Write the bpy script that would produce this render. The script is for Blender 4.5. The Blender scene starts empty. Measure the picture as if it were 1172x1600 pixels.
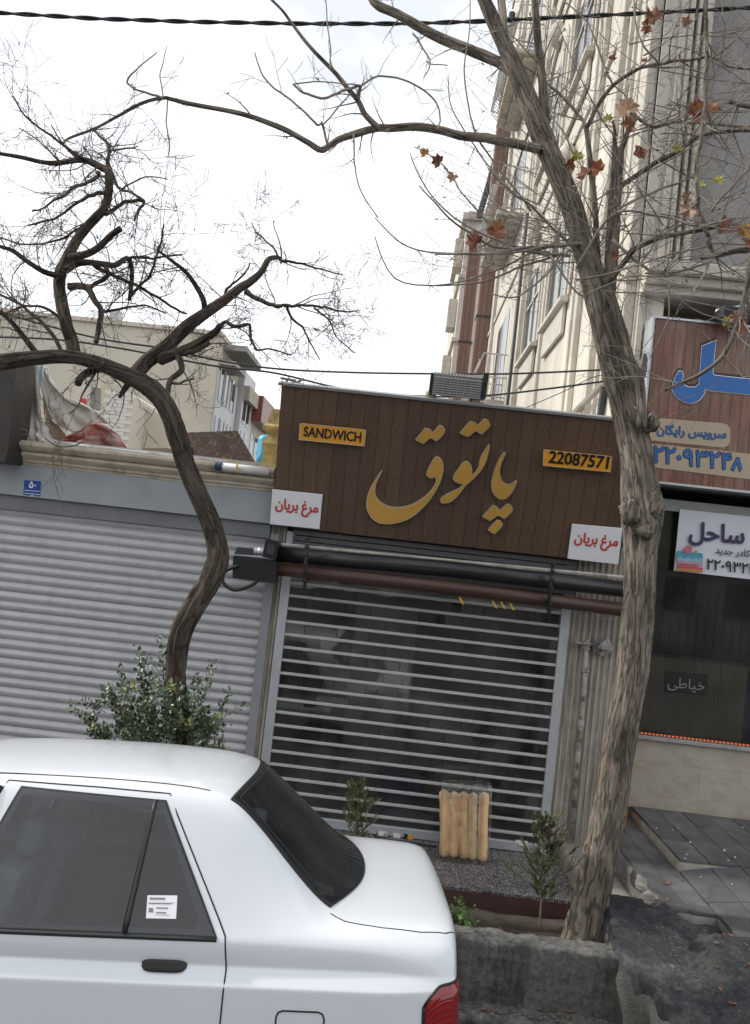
import bpy, bmesh, math, random
from math import radians, sin, cos, pi
from mathutils import Vector, Matrix, noise
from mathutils.bvhtree import BVHTree
from mathutils.geometry import tessellate_polygon, delaunay_2d_cdt

rnd = random.Random(7)
scn = bpy.context.scene
COL = scn.collection

# ---------------------------------------------------------------- camera, sky, sun, exposure
CAM = Vector((0.0, 0.0, 2.4)); YAW, PITCH, ROLL, FPX = 1.6, 2.35, 6.38, 1300.0
PW, PH = 1172.0, 1600.0
_y, _p, _r = radians(YAW), radians(PITCH), radians(ROLL)
FWD = Vector((-sin(_y)*cos(_p), cos(_y)*cos(_p), sin(_p)))
_r0 = Vector((cos(_y), sin(_y), 0)); _u0 = _r0.cross(FWD)
RGT = _r0*cos(_r) + _u0*sin(_r); UPV = -_r0*sin(_r) + _u0*cos(_r)
cd = bpy.data.cameras.new('camera'); cam = bpy.data.objects.new('camera', cd); COL.objects.link(cam)
mw = Matrix((RGT, UPV, -FWD)).transposed().to_4x4(); mw.translation = CAM
cam.matrix_world = mw
cd.sensor_fit = 'VERTICAL'; cd.sensor_height = 24.0; cd.lens = 24.0*FPX/PH
cd.clip_start = 0.05; cd.clip_end = 2000
scn.camera = cam

SUN_DIR = Vector((-0.80, 0.16, 0.66)).normalized()      # towards the sun: from the left, a little behind the shops
w = bpy.data.worlds.new('World'); scn.world = w; w.use_nodes = True
nt = w.node_tree; nt.nodes.clear()
N = nt.nodes.new; K = nt.links.new
out = N('ShaderNodeOutputWorld'); bg = N('ShaderNodeBackground'); sky = N('ShaderNodeTexSky')
sky.sky_type = 'NISHITA'; sky.sun_disc = False
sky.sun_elevation = math.asin(SUN_DIR.z); sky.sun_rotation = math.atan2(SUN_DIR.x, SUN_DIR.y)
sky.air_density = 1.0; sky.dust_density = 1.6; sky.altitude = 1200
tc = N('ShaderNodeTexCoord'); mp = N('ShaderNodeMapping'); mp.inputs['Scale'].default_value = (1.0, 1.0, 2.1)
mp.inputs['Location'].default_value = (12.19, 6.82, 4.16)
nz = N('ShaderNodeTexNoise'); nz.inputs['Scale'].default_value = 2.3; nz.inputs['Detail'].default_value = 5; nz.inputs['Roughness'].default_value = 0.55
cr = N('ShaderNodeValToRGB'); cr.color_ramp.elements[0].position = 0.33; cr.color_ramp.elements[0].color = (0.66,)*3+(1,)
cr.color_ramp.elements[1].position = 0.47; cr.color_ramp.elements[1].color = (1,)*4
mx = N('ShaderNodeMix'); mx.data_type = 'RGBA'; mx.inputs[7].default_value = (12.2, 12.5, 12.95, 1)
K(tc.outputs['Generated'], mp.inputs['Vector']); K(mp.outputs[0], nz.inputs['Vector']); K(nz.outputs['Fac'], cr.inputs[0])
K(cr.outputs[0], mx.inputs[0]); K(sky.outputs[0], mx.inputs[6]); K(mx.outputs[2], bg.inputs[0]); bg.inputs[1].default_value = 0.1
K(bg.outputs[0], out.inputs[0])
sl = bpy.data.lights.new('sun', 'SUN'); sl.energy = 3.3; sl.angle = radians(3.0); sl.color = (1.0, 0.95, 0.88)
so = bpy.data.objects.new('sun', sl); COL.objects.link(so); so.rotation_euler = (-SUN_DIR).to_track_quat('-Z', 'Y').to_euler(); so.location = (-8, 4, 20)
vs = scn.view_settings; vs.view_transform = 'Standard'; vs.look = 'None'; vs.exposure = 0.08; vs.gamma = 1.0; vs.use_curve_mapping = False
scn.cycles.max_bounces = 8; scn.cycles.transparent_max_bounces = 16

# ---------------------------------------------------------------- helpers
def ray(px, py): return FWD + RGT*((px-PW/2)/FPX) - UPV*((py-PH/2)/FPX)
def at(px, py, Y=None, X=None, Z=None):
    """a point of the photograph at a real place: the plane Y, X or Z given in metres"""
    d = ray(px, py)
    if Y is not None: t = (Y-CAM.y)/d.y
    elif X is not None: t = (X-CAM.x)/d.x
    else: t = (Z-CAM.z)/d.z
    return CAM + d*t
def on_plane(px, py, p0, n):
    d = ray(px, py); return CAM + d*((p0-CAM).dot(n)/d.dot(n))

ORG = {}
def tag(o, label=None, cat=None, group=None, kind=None):
    if label: o['label'] = label
    if cat: o['category'] = cat
    if group: o['group'] = group
    if kind: o['kind'] = kind
    return o
def empty(name, loc, label=None, cat=None, group=None):
    o = bpy.data.objects.new(name, None); COL.objects.link(o); o.location = loc; ORG[o.name] = Vector(loc)
    o.empty_display_size = 0.2
    return tag(o, label, cat, group)
def link(name, me, parent=None, loc=None):
    o = bpy.data.objects.new(name, me); COL.objects.link(o)
    if parent is not None: o.parent = parent
    if loc is not None: o.location = loc
    return o
def copy_tree(o, parent=None):
    c = o.copy(); COL.objects.link(c); c.parent = parent
    for ch in list(o.children): copy_tree(ch, c)
    return c

class MB:
    def __init__(s): s.v = []; s.f = []; s.mi = []; s.m = 0; s.ba = {}
    def add(s, vs, fs):
        b = len(s.v); s.v += [Vector(p) for p in vs]; s.f += [tuple(i+b for i in f) for f in fs]; s.mi += [s.m]*len(fs); return s
    def box(s, x0, x1, y0, y1, z0, z1):
        return s.add([(x0,y0,z0),(x1,y0,z0),(x1,y1,z0),(x0,y1,z0),(x0,y0,z1),(x1,y0,z1),(x1,y1,z1),(x0,y1,z1)],
                     [(3,2,1,0),(4,5,6,7),(0,1,5,4),(1,2,6,5),(2,3,7,6),(3,0,4,7)])
    def obox(s, c, ax, ay, az):          # centre and three half axes
        c, ax, ay, az = map(Vector, (c, ax, ay, az))
        P = [c+ax*i+ay*j+az*k for k in (-1,1) for i, j in ((-1,-1),(1,-1),(1,1),(-1,1))]
        return s.add(P, [(3,2,1,0),(4,5,6,7),(0,1,5,4),(1,2,6,5),(2,3,7,6),(3,0,4,7)])
    def tube(s, pts, r, n=8, cap=True):
        pts = [Vector(p) for p in pts]; m = len(pts)
        rr = r if isinstance(r, (list, tuple)) else [r]*m
        t0 = (pts[1]-pts[0]).normalized(); a = t0.orthogonal().normalized(); V = []; F = []
        for i in range(m):
            t = (pts[min(i+1, m-1)]-pts[max(i-1, 0)])
            t = t.normalized() if t.length > 1e-9 else t0
            a = (a - t*a.dot(t)); a = a.normalized() if a.length > 1e-6 else t.orthogonal().normalized()
            b = t.cross(a)
            V += [pts[i] + (a*cos(2*pi*k/n)+b*sin(2*pi*k/n))*rr[i] for k in range(n)]
        for i in range(m-1):
            F += [(i*n+k, i*n+(k+1) % n, (i+1)*n+(k+1) % n, (i+1)*n+k) for k in range(n)]
        if cap: F += [tuple(reversed(range(n))), tuple(range((m-1)*n, m*n))]
        return s.add(V, F)
    def slab(s, poly, off):              # planar outline extruded by the vector off (outline = front)
        poly = [Vector(p) for p in poly]; n = len(poly); off = Vector(off)
        tr = tessellate_polygon([poly])
        F = [tuple(t) for t in tr] + [tuple(n+i for i in reversed(t)) for t in tr]
        F += [(i, n+i, n+(i+1) % n, (i+1) % n) for i in range(n)]
        return s.add(poly+[p+off for p in poly], F)
    def grid(s, rows):                   # rows of points
        n = len(rows[0]); V = [p for r in rows for p in r]
        return s.add(V, [(i*n+j, i*n+j+1, (i+1)*n+j+1, (i+1)*n+j) for i in range(len(rows)-1) for j in range(n-1)])
    def lathe(s, c, ax, prof, n=16):     # prof = [(dist along ax, radius)]
        c = Vector(c); ax = Vector(ax).normalized(); a = ax.orthogonal().normalized(); b = ax.cross(a); V = []; F = []
        for d, r in prof: V += [c+ax*d+(a*cos(2*pi*k/n)+b*sin(2*pi*k/n))*r for k in range(n)]
        m = len(prof)
        for i in range(m-1): F += [(i*n+k, i*n+(k+1) % n, (i+1)*n+(k+1) % n, (i+1)*n+k) for k in range(n)]
        F += [tuple(reversed(range(n))), tuple(range((m-1)*n, m*n))]
        return s.add(V, F)
    def build(s, name, mat, parent=None, smooth=False, bevel=0, org=None, fix=True, auto=None):
        o0 = Vector(org) if org is not None else (ORG.get(parent.name, Vector()) if parent is not None else Vector())
        me = bpy.data.meshes.new(name); me.from_pydata([v-o0 for v in s.v], [], s.f)
        mats = mat if isinstance(mat, (list, tuple)) else [mat]
        for m_ in mats: me.materials.append(m_)
        if len(mats) > 1: me.polygons.foreach_set('material_index', s.mi)
        if fix:
            bm = bmesh.new(); bm.from_mesh(me); bmesh.ops.recalc_face_normals(bm, faces=bm.faces); bm.to_mesh(me); bm.free()
        if smooth: me.polygons.foreach_set('use_smooth', [True]*len(me.polygons))
        if auto: me.polygons.foreach_set('use_smooth', [True]*len(me.polygons)); me.set_sharp_from_angle(angle=radians(auto))
        if s.ba:
            at_ = me.attributes.new('bark', 'FLOAT_VECTOR', 'POINT')
            at_.data.foreach_set('vector', [c for i, v in enumerate(s.v) for c in s.ba.get(i, (v.x, v.y, v.z*.15))])
        me.update()
        o = bpy.data.objects.new(name, me); COL.objects.link(o)
        if parent is not None: o.parent = parent; ORG[o.name] = o0
        elif org is not None: o.location = o0; ORG[o.name] = o0
        else: ORG[o.name] = Vector()
        if bevel:
            b = o.modifiers.new('bevel', 'BEVEL'); b.width = bevel; b.segments = 2; b.limit_method = 'ANGLE'
        return o
def box1(name, mat, parent, *a, bevel=0, org=None): return MB().box(*a).build(name, mat, parent, bevel=bevel, org=org)

def catmull(pts, sub=4):
    P = [Vector(p) for p in pts]; out = []
    for i in range(len(P)-1):
        p0 = P[max(i-1, 0)]; p1 = P[i]; p2 = P[i+1]; p3 = P[min(i+2, len(P)-1)]
        for k in range(sub):
            t = k/sub
            out.append(0.5*((2*p1)+(p2-p0)*t+(2*p0-5*p1+4*p2-p3)*t*t+(3*p1-p0-3*p2+p3)*t**3))
    out.append(P[-1]); return out

# ---------------------------------------------------------------- materials
def mat(name, col, rough=0.6, var=0.18, scale=6, bump=0.0, bscale=60, metal=0.0, st=(1, 1, 1), col2=None, c2amt=0.5, c2scale=3, c2lo=0.5, c2hi=0.62, spec=0.5, rand=0.0, coat=0, ior=1.5, c2st=None, bdist=0.01):
    m = bpy.data.materials.new(name); m.use_nodes = True; t = m.node_tree; n = t.nodes; k = t.links.new
    b = n['Principled BSDF']; b.inputs['Roughness'].default_value = rough; b.inputs['Metallic'].default_value = metal
    b.inputs['Specular IOR Level'].default_value = spec; b.inputs['Coat Weight'].default_value = coat; b.inputs['Coat Roughness'].default_value = 0.05; b.inputs['IOR'].default_value = ior
    g = n.new('ShaderNodeNewGeometry'); mp = n.new('ShaderNodeMapping'); mp.inputs['Scale'].default_value = st; k(g.outputs['Position'], mp.inputs['Vector'])
    nz = n.new('ShaderNodeTexNoise'); nz.inputs['Scale'].default_value = scale; nz.inputs['Detail'].default_value = 6; nz.inputs['Roughness'].default_value = 0.62
    k(mp.outputs[0], nz.inputs['Vector'])
    mr = n.new('ShaderNodeMapRange'); mr.inputs[1].default_value = 0.25; mr.inputs[2].default_value = 0.75; mr.inputs[3].default_value = 1-var; mr.inputs[4].default_value = 1+var
    k(nz.outputs['Fac'], mr.inputs[0])
    val = mr.outputs[0]
    if rand:
        oi = n.new('ShaderNodeObjectInfo'); m2 = n.new('ShaderNodeMapRange'); m2.inputs[3].default_value = 1-rand; m2.inputs[4].default_value = 1+rand
        k(oi.outputs['Random'], m2.inputs[0]); mm = n.new('ShaderNodeMath'); mm.operation = 'MULTIPLY'; k(val, mm.inputs[0]); k(m2.outputs[0], mm.inputs[1]); val = mm.outputs[0]
    base = None
    if col2 is not None:
        n2 = n.new('ShaderNodeTexNoise'); n2.inputs['Scale'].default_value = c2scale; n2.inputs['Detail'].default_value = 7; n2.inputs['Roughness'].default_value = 0.65
        if c2st: mp2 = n.new('ShaderNodeMapping'); mp2.inputs['Scale'].default_value = c2st; k(g.outputs['Position'], mp2.inputs['Vector']); k(mp2.outputs[0], n2.inputs['Vector'])
        else: k(mp.outputs[0], n2.inputs['Vector'])
        r2 = n.new('ShaderNodeMapRange'); r2.inputs[1].default_value = c2lo; r2.inputs[2].default_value = c2hi; r2.inputs[4].default_value = c2amt; k(n2.outputs['Fac'], r2.inputs[0])
        mxx = n.new('ShaderNodeMix'); mxx.data_type = 'RGBA'; mxx.inputs[6].default_value = (*col, 1); mxx.inputs[7].default_value = (*col2, 1); k(r2.outputs[0], mxx.inputs[0]); base = mxx.outputs[2]
    vm = n.new('ShaderNodeVectorMath'); vm.operation = 'SCALE'
    if base is None: vm.inputs[0].default_value = col
    else: k(base, vm.inputs[0])
    k(val, vm.inputs['Scale']); k(vm.outputs[0], b.inputs['Base Color'])
    if bump:
        n3 = n.new('ShaderNodeTexNoise'); n3.inputs['Scale'].default_value = bscale; n3.inputs['Detail'].default_value = 9; n3.inputs['Roughness'].default_value = 0.68; k(mp.outputs[0], n3.inputs['Vector'])
        bp = n.new('ShaderNodeBump'); bp.inputs['Strength'].default_value = bump; bp.inputs['Distance'].default_value = bdist; k(n3.outputs['Fac'], bp.inputs['Height']); k(bp.outputs[0], b.inputs['Normal'])
    return m
def emit(name, col, s):
    m = bpy.data.materials.new(name); m.use_nodes = True; b = m.node_tree.nodes['Principled BSDF']
    b.inputs['Base Color'].default_value = (*col, 1); b.inputs['Emission Color'].default_value = (*col, 1); b.inputs['Emission Strength'].default_value = s; return m
def glass(name, tint, ior=1.5, rough=0.02, haze=0.0, hazecol=(0.5, 0.5, 0.5)):
    """thin pane: see-through tint plus a Fresnel reflection and a patchy veil for dust and reflected haze"""
    m = bpy.data.materials.new(name); m.use_nodes = True; t = m.node_tree; n = t.nodes; k = t.links.new; n.clear()
    o = n.new('ShaderNodeOutputMaterial'); tr = n.new('ShaderNodeBsdfTransparent'); tr.inputs[0].default_value = (*tint, 1)
    gl = n.new('ShaderNodeBsdfGlossy'); gl.inputs['Roughness'].default_value = rough; fr = n.new('ShaderNodeFresnel'); fr.inputs[0].default_value = ior
    m1 = n.new('ShaderNodeMixShader'); k(fr.outputs[0], m1.inputs[0]); k(tr.outputs[0], m1.inputs[1]); k(gl.outputs[0], m1.inputs[2]); last = m1.outputs[0]
    if haze:
        df = n.new('ShaderNodeBsdfDiffuse'); df.inputs[0].default_value = (*hazecol, 1); m2 = n.new('ShaderNodeMixShader')
        g = n.new('ShaderNodeNewGeometry'); nz = n.new('ShaderNodeTexNoise'); nz.inputs['Scale'].default_value = 3; nz.inputs['Detail'].default_value = 6; k(g.outputs['Position'], nz.inputs['Vector'])
        mr = n.new('ShaderNodeMapRange'); mr.inputs[1].default_value = 0.35; mr.inputs[2].default_value = 0.7; mr.inputs[3].default_value = haze*0.3; mr.inputs[4].default_value = haze*1.6; k(nz.outputs['Fac'], mr.inputs[0])
        k(mr.outputs[0], m2.inputs[0]); k(last, m2.inputs[1]); k(df.outputs[0], m2.inputs[2]); last = m2.outputs[0]
    k(last, o.inputs[0]); return m

# ---------------------------------------------------------------- lettering
_AR = {'م': 0xFEE1, 'ر': 0xFEAD, 'غ': 0xFECD, 'ب': 0xFE8F, 'ی': 0xFBFC, 'ا': 0xFE8D, 'ن': 0xFEE5, 'س': 0xFEB1, 'و': 0xFEED, 'گ': 0xFB92,
       'ک': 0xFB8E, 'ح': 0xFEA1, 'ل': 0xFEDD, 'د': 0xFEA9, 'ج': 0xFE9D, 'خ': 0xFEA5, 'ط': 0xFEC1}
def shape(s):
    res = []
    for i, c in enumerate(s):
        if c not in _AR: res.append(c); continue
        prev = i > 0 and s[i-1] in _AR and s[i-1] not in 'ادرو'
        nxt = c not in 'ادرو' and i+1 < len(s) and s[i+1] in _AR
        res.append(chr(_AR[c] + (3 if prev and nxt else 2 if nxt else 1)) if (prev or nxt) else c)
    return ''.join(reversed(res))
def text(name, body, L, Rr, up, m, parent, bold=0.0, depth=0.004, out=0.003, hscale=1.0, nrm=None, rtl=False, height=None):
    """flat lettering between the two base-line points L and Rr"""
    c = bpy.data.curves.new(name, 'FONT'); c.body = shape(body) if rtl else body; c.offset = 0.0; c.extrude = 0.0; c.resolution_u = 3
    o = bpy.data.objects.new(name, c); COL.objects.link(o); bpy.context.view_layer.update()
    me = bpy.data.meshes.new_from_object(o.evaluated_get(bpy.context.evaluated_depsgraph_get()))
    bpy.data.objects.remove(o); xs = [v.co.x for v in me.vertices]; x0, x1 = min(xs), max(xs)
    ex = (Rr-L); wd = ex.length; ex = ex.normalized(); nn = (nrm or ex.cross(up)).normalized(); eu = nn.cross(ex).normalized()
    if eu.dot(up) < 0: eu = -eu
    s = wd/(x1-x0); sv = s*hscale
    if height: 
        ys = [v.co.y for v in me.vertices]; sv = height/(max(ys)-min(ys))
    if nn.dot(CAM-L) < 0: nn = -nn
    o0 = ORG.get(parent.name, Vector())
    for v in me.vertices: v.co = L + ex*((v.co.x-x0)*s) + eu*(v.co.y*sv) + nn*out - o0
    if bold > 0:      # heavier weight: the outline laid over itself a hair apart
        V0 = [v.co.copy() for v in me.vertices]; F0 = [tuple(p.vertices) for p in me.polygons]; V, F = [], []
        for k in range(9):
            o_ = (ex*cos(k*pi/4)+eu*sin(k*pi/4))*(bold*s if k < 8 else 0)+nn*(0.00015*k); b_ = len(V); V += [q+o_ for q in V0]; F += [tuple(i+b_ for i in f) for f in F0]
        bpy.data.meshes.remove(me); me = bpy.data.meshes.new(name); me.from_pydata(V, [], F)
    me.materials.clear(); me.materials.append(m)
    bm = bmesh.new(); bm.from_mesh(me)
    r = bmesh.ops.extrude_face_region(bm, geom=bm.faces[:]); vv = [g for g in r['geom'] if isinstance(g, bmesh.types.BMVert)]
    bmesh.ops.translate(bm, verts=vv, vec=nn*depth); bmesh.ops.recalc_face_normals(bm, faces=bm.faces); bm.to_mesh(me); bm.free()
    o = link(name, me, parent); ORG[o.name] = o0; return o
# ---------------------------------------------------------------- the setting
YF, YR = 7.0, 7.4
m_asph = mat('asphalt', (0.05, 0.05, 0.053), 0.85, 0.3, 9, 0.6, 90, col2=(0.09, 0.088, 0.085), c2scale=1.5)
m_wet = mat('dark worn concrete', (0.05, 0.052, 0.056), 0.75, 0.6, 26, 1.0, 100, col2=(0.16, 0.157, 0.15), c2scale=3.2, c2lo=0.5, c2hi=0.72, c2amt=0.7, bdist=0.016, spec=.3)
m_conc = mat('rough concrete', (0.17, 0.166, 0.155), 0.95, 0.5, 30, 1.0, 110, col2=(0.06, 0.061, 0.06), c2scale=2.2, c2lo=0.45, c2hi=0.62, c2amt=0.75, c2st=(4, 4, 0.6), bdist=0.014, spec=.2)
m_conl = mat('pale concrete', (0.26, 0.24, 0.205), 0.9, 0.25, 8, 0.5, 60, col2=(0.16, 0.15, 0.13), c2scale=5)
m_soil = mat('soil', (0.06, 0.045, 0.032), 0.95, 0.4, 20, 1.0, 40)
m_tile = mat('slate paving', (0.085, 0.087, 0.09), 0.6, 0.3, 7, 0.4, 50, col2=(0.14, 0.138, 0.135), c2scale=3, rand=0.16)
m_joint = mat('pale joint', (0.3, 0.29, 0.27), 0.9, 0.2)
m_terr = None
def terrazzo():
    m = mat('terrazzo', (0.12, 0.115, 0.11), 0.55, 0.2, 5, 0.1, 60, rand=0.12)
    t = m.node_tree; n = t.nodes; k = t.links.new; b = n['Principled BSDF']
    vo = n.new('ShaderNodeTexVoronoi'); vo.inputs['Scale'].default_value = 120; g = n.new('ShaderNodeNewGeometry'); k(g.outputs['Position'], vo.inputs['Vector'])
    cr = n.new('ShaderNodeValToRGB'); cr.color_ramp.interpolation = 'CONSTANT'
    e = cr.color_ramp.elements; e[0].position = 0; e[0].color = (0.04, 0.04, 0.04, 1); e[1].position = 0.45; e[1].color = (0.17, 0.16, 0.155, 1)
    q = e.new(0.72); q.color = (0.36, 0.34, 0.33, 1); q = e.new(0.88); q.color = (0.09, 0.085, 0.085, 1)
    sp = n.new('ShaderNodeSeparateColor'); k(vo.outputs['Color'], sp.inputs[0]); k(sp.outputs[0], cr.inputs[0]); k(cr.outputs[0], b.inputs['Base Color']); return m
m_terr = terrazzo()
m_maroon = mat('maroon painted riser', (0.075, 0.034, 0.03), 0.7, 0.3, 8, 0.3, 50, col2=(0.04, 0.035, 0.033), c2scale=4)

def rough_box(b, x0, x1, y0, y1, z0, z1, res=0.05, amp=0.012, sc=6.0, round_=0.02, seed=0):
    """a worn block: gridded faces whose points are pushed about by noise, edges rounded off"""
    c = Vector(((x0+x1)/2, (y0+y1)/2, (z0+z1)/2)); hx, hy, hz = (x1-x0)/2, (y1-y0)/2, (z1-z0)/2
    def disp(p):
        q = p-c; d = []
        for a, h in ((q.x, hx), (q.y, hy), (q.z, hz)): d.append(h-abs(a))
        near = sorted(d)
        n = noise.noise_vector(Vector((p.x*sc+seed, p.y*sc, p.z*sc)))*amp + noise.noise_vector(Vector((p.x*sc*3.1, p.y*sc*3.1+seed, p.z*sc*3.1)))*amp*0.45 + noise.noise_vector(Vector((p.x*sc*7.3, p.y*sc*7.3+seed, p.z*sc*7.3)))*amp*0.25
        r = round_*(0.6+0.8*noise.noise(Vector((p.x*3, p.y*3, p.z*3+seed))))
        if near[1] < r:          # an edge: pull in
            k = (r-near[1])/r; q = q*(1-0.0) ; u = Vector((math.copysign(1, q.x) if hx-abs(q.x) <= near[1]+1e-6 else 0, math.copysign(1, q.y) if hy-abs(q.y) <= near[1]+1e-6 else 0, math.copysign(1, q.z) if hz-abs(q.z) <= near[1]+1e-6 else 0))
            p = p - u*(k*k*r*0.5)
        return p+n
    idx = {}
    V = []; F = []
    def vid(p):
        key = (round(p[0], 5), round(p[1], 5), round(p[2], 5))
        if key not in idx: idx[key] = len(V); V.append(disp(Vector(p)))
        return idx[key]
    def face(o, u, v):
        nu = max(1, int(Vector(u).length/res)); nv = max(1, int(Vector(v).length/res)); o, u, v = Vector(o), Vector(u), Vector(v)
        for i in range(nu):
            for j in range(nv):
                F.append(tuple(vid(o+u*(a/nu)+v*(c_/nv)) for a, c_ in ((i, j), (i+1, j), (i+1, j+1), (i, j+1))))
    X, Yv, Z = Vector((x1-x0, 0, 0)), Vector((0, y1-y0, 0)), Vector((0, 0, z1-z0)); o = Vector((x0, y0, z0))
    face(o, X, Z); face(o+Yv, X, Z); face(o, Yv, Z); face(o+X, Yv, Z); face(o, X, Yv); face(o+Z, X, Yv)
    b.add(V, F); return b

def S(o): return tag(o, kind='structure')
g = MB(); g.add([(-600, -600, -0.75), (600, -600, -0.75), (600, 600, -0.75), (-600, 600, -0.75)], [(0, 1, 2, 3)])
S(g.build('ground', m_asph))
def road_z(y): return 0.0 if y < 2.4 else -0.095*(y-2.4)
ys = [-60, -20, -6, -2, 0, 1.2, 2.4, 3.2, 4.0, 4.66]; xs = [-60, -30, -15, -8, -5, -3, -1, 1, 3, 5, 8, 15, 30, 60]
r = MB().grid([[Vector((x, y, road_z(y)+0.006*noise.noise(Vector((x*0.7, y*0.7, 0))))) for x in xs] for y in ys])
S(r.build('road', m_asph, smooth=True))
# the open water channel between the road and the pavement
q = MB(); rough_box(q, -9, 1.72, 4.6, 4.68, -0.7, -0.13, 0.09, 0.012); q.box(-9, 1.75, 4.6, 4.96, -0.74, -0.58)
S(q.build('water_channel', m_wet, smooth=True))
q = MB(); rough_box(q, -9, 1.78, 4.88, 5.05, -0.6, -0.19, 0.05, 0.018, 7, 0.03, 4)
S(q.build('channel_ledge', m_conc, smooth=True))
# planter wall and soil
m_curb = mat('brown stained curb', (.11, .09, .07), .9, .4, 8, .6, 60, col2=(.05, .045, .04), c2scale=5)
PL = empty('planter', (0, 5.1, -0.2), 'weathered dark concrete planter wall with stains beside the water channel', 'planter')
q = MB(); rough_box(q, -8.0, at(978, 1470, 5.03).x, 5.03, 5.2, -0.25, 0.165, 0.016, 0.012, 9, 0.016, 1)
q.build('wall', m_conc, PL, smooth=True)
q = MB(); rough_box(q, -8.0, 1.9, 5.2, 6.06, -0.4, -0.15, 0.06, 0.02, 6, 0.01, 2); q.build('soil', m_soil, PL, smooth=True)
q = MB(); rough_box(q, -1.4, 1.62, 5.98, 6.085, -0.3, -0.09, 0.05, 0.01, 6, 0.02, 3); q.build('back_curb', m_curb, PL, smooth=True)
# raised step of the sandwich shop
PZ = 0.035
plat = S(MB().box(-1.35, 1.60, 6.09, 6.98, -0.4, PZ-0.022).build('shop_step', m_maroon))
plat_t = MB().box(-0.148, 0.148, -0.148, 0.148, -0.02, 0.0)
tm = plat_t.build('terrazzo_tile', m_terr, plat); first = True
for i in range(10):
    for j in range(3):
        o = tm if first else tm.copy()
        if not first: COL.objects.link(o)
        first = False
        o.location = (-1.2+0.3*i, 6.242+0.3*j, PZ + rnd.uniform(-0.0015, 0.0015)); o.rotation_euler = (rnd.uniform(-.004, .004), rnd.uniform(-.004, .004), 0)
# side pavement in front of the grey shutter (mostly hidden by the car)
S(MB().box(-9, -1.36, 6.09, 6.98, -0.4, 0.02).build('pavement', m_conl))
# pale concrete strip beside the step
q = MB(); rough_box(q, 1.605, 1.93, 5.22, 7.36, -0.4, 0.165, 0.04, 0.010, 6, 0.025, 5); S(q.build('concrete_strip', m_conl, smooth=True))
# lower paved strip, step and terrace of the right-hand shop
ZL, ZT = 0.335, 0.415
XL = at(960, 1300, Z=ZL).x; XS = at(985, 1268, Y=7.36).x
XL = 1.93; XS = 2.27
m_side2 = mat('grey kerb concrete', (.17, .163, .148), .95, .35, 12, .7, 70, col2=(.08, .078, .072), c2scale=5)
low = MB(); rough_box(low, XL, XS, 5.36, 7.36, -0.4, ZL-0.022, 0.05, 0.010, 6, 0.02, 6); rough_box(low, XS-.0, XS+1.9, 5.06, 7.3, -0.4, ZL-0.024, 0.06, 0.006, 5, 0.02, 6); low = S(low.build('side_pavement', m_side2, smooth=True))
ter = MB(); rough_box(ter, XS, 6.5, 6.12, 7.36, 0.2, ZT-0.02, 0.06, 0.006, 8, 0.012, 7); ter = S(ter.build('terrace', m_conl, smooth=True))
def paver(parent, x0, x1, y0, y1, zf):
    mb = MB(); c = [(x0, y0), (x1, y0), (x1, y1), (x0, y1)]
    mb.add([(x, y, zf(x, y)-0.02) for x, y in c]+[(x, y, zf(x, y)) for x, y in c], [(3,2,1,0),(4,5,6,7),(0,1,5,4),(1,2,6,5),(2,3,7,6),(3,0,4,7)])
    return mb.build('paving_tile', m_tile, parent, bevel=0.002)
def zap(x, y):   # apron in front of the terrace: level with the strip on the left, rising to the terrace on the right
    return ZL + max(0.0, min(1.0, (x-XS)/0.35))*(ZT-ZL)*max(0.0, min(1, (y-5.0)/1.0))
gap = 0.004; rndz = 0.0
for i in range(2):
    for j in range(5):
        x0 = XL+0.02+i*0.16; y0 = 5.05+j*0.46
        if j == 0 : y0 = 5.40
        paver(low, x0+gap/2, x0+0.16-gap/2, y0+gap/2, min(5.05+(j+1)*0.46, 7.35)-gap/2, zap)
for i in range(9):
    for j in range(3):
        x0 = XS+0.01+i*0.215; y0 = 6.13+j*0.41
        paver(ter, x0+gap, x0+0.215-gap, y0+gap, y0+0.41-gap, lambda x, y: ZT+rndz)
        rndz = rnd.uniform(-.002, .002)
    for j in range(2):
        y0 = 5.05+j*0.53
        paver(low, x0+gap, x0+0.215-gap, y0+gap, y0+0.53-gap, zap)
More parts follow.
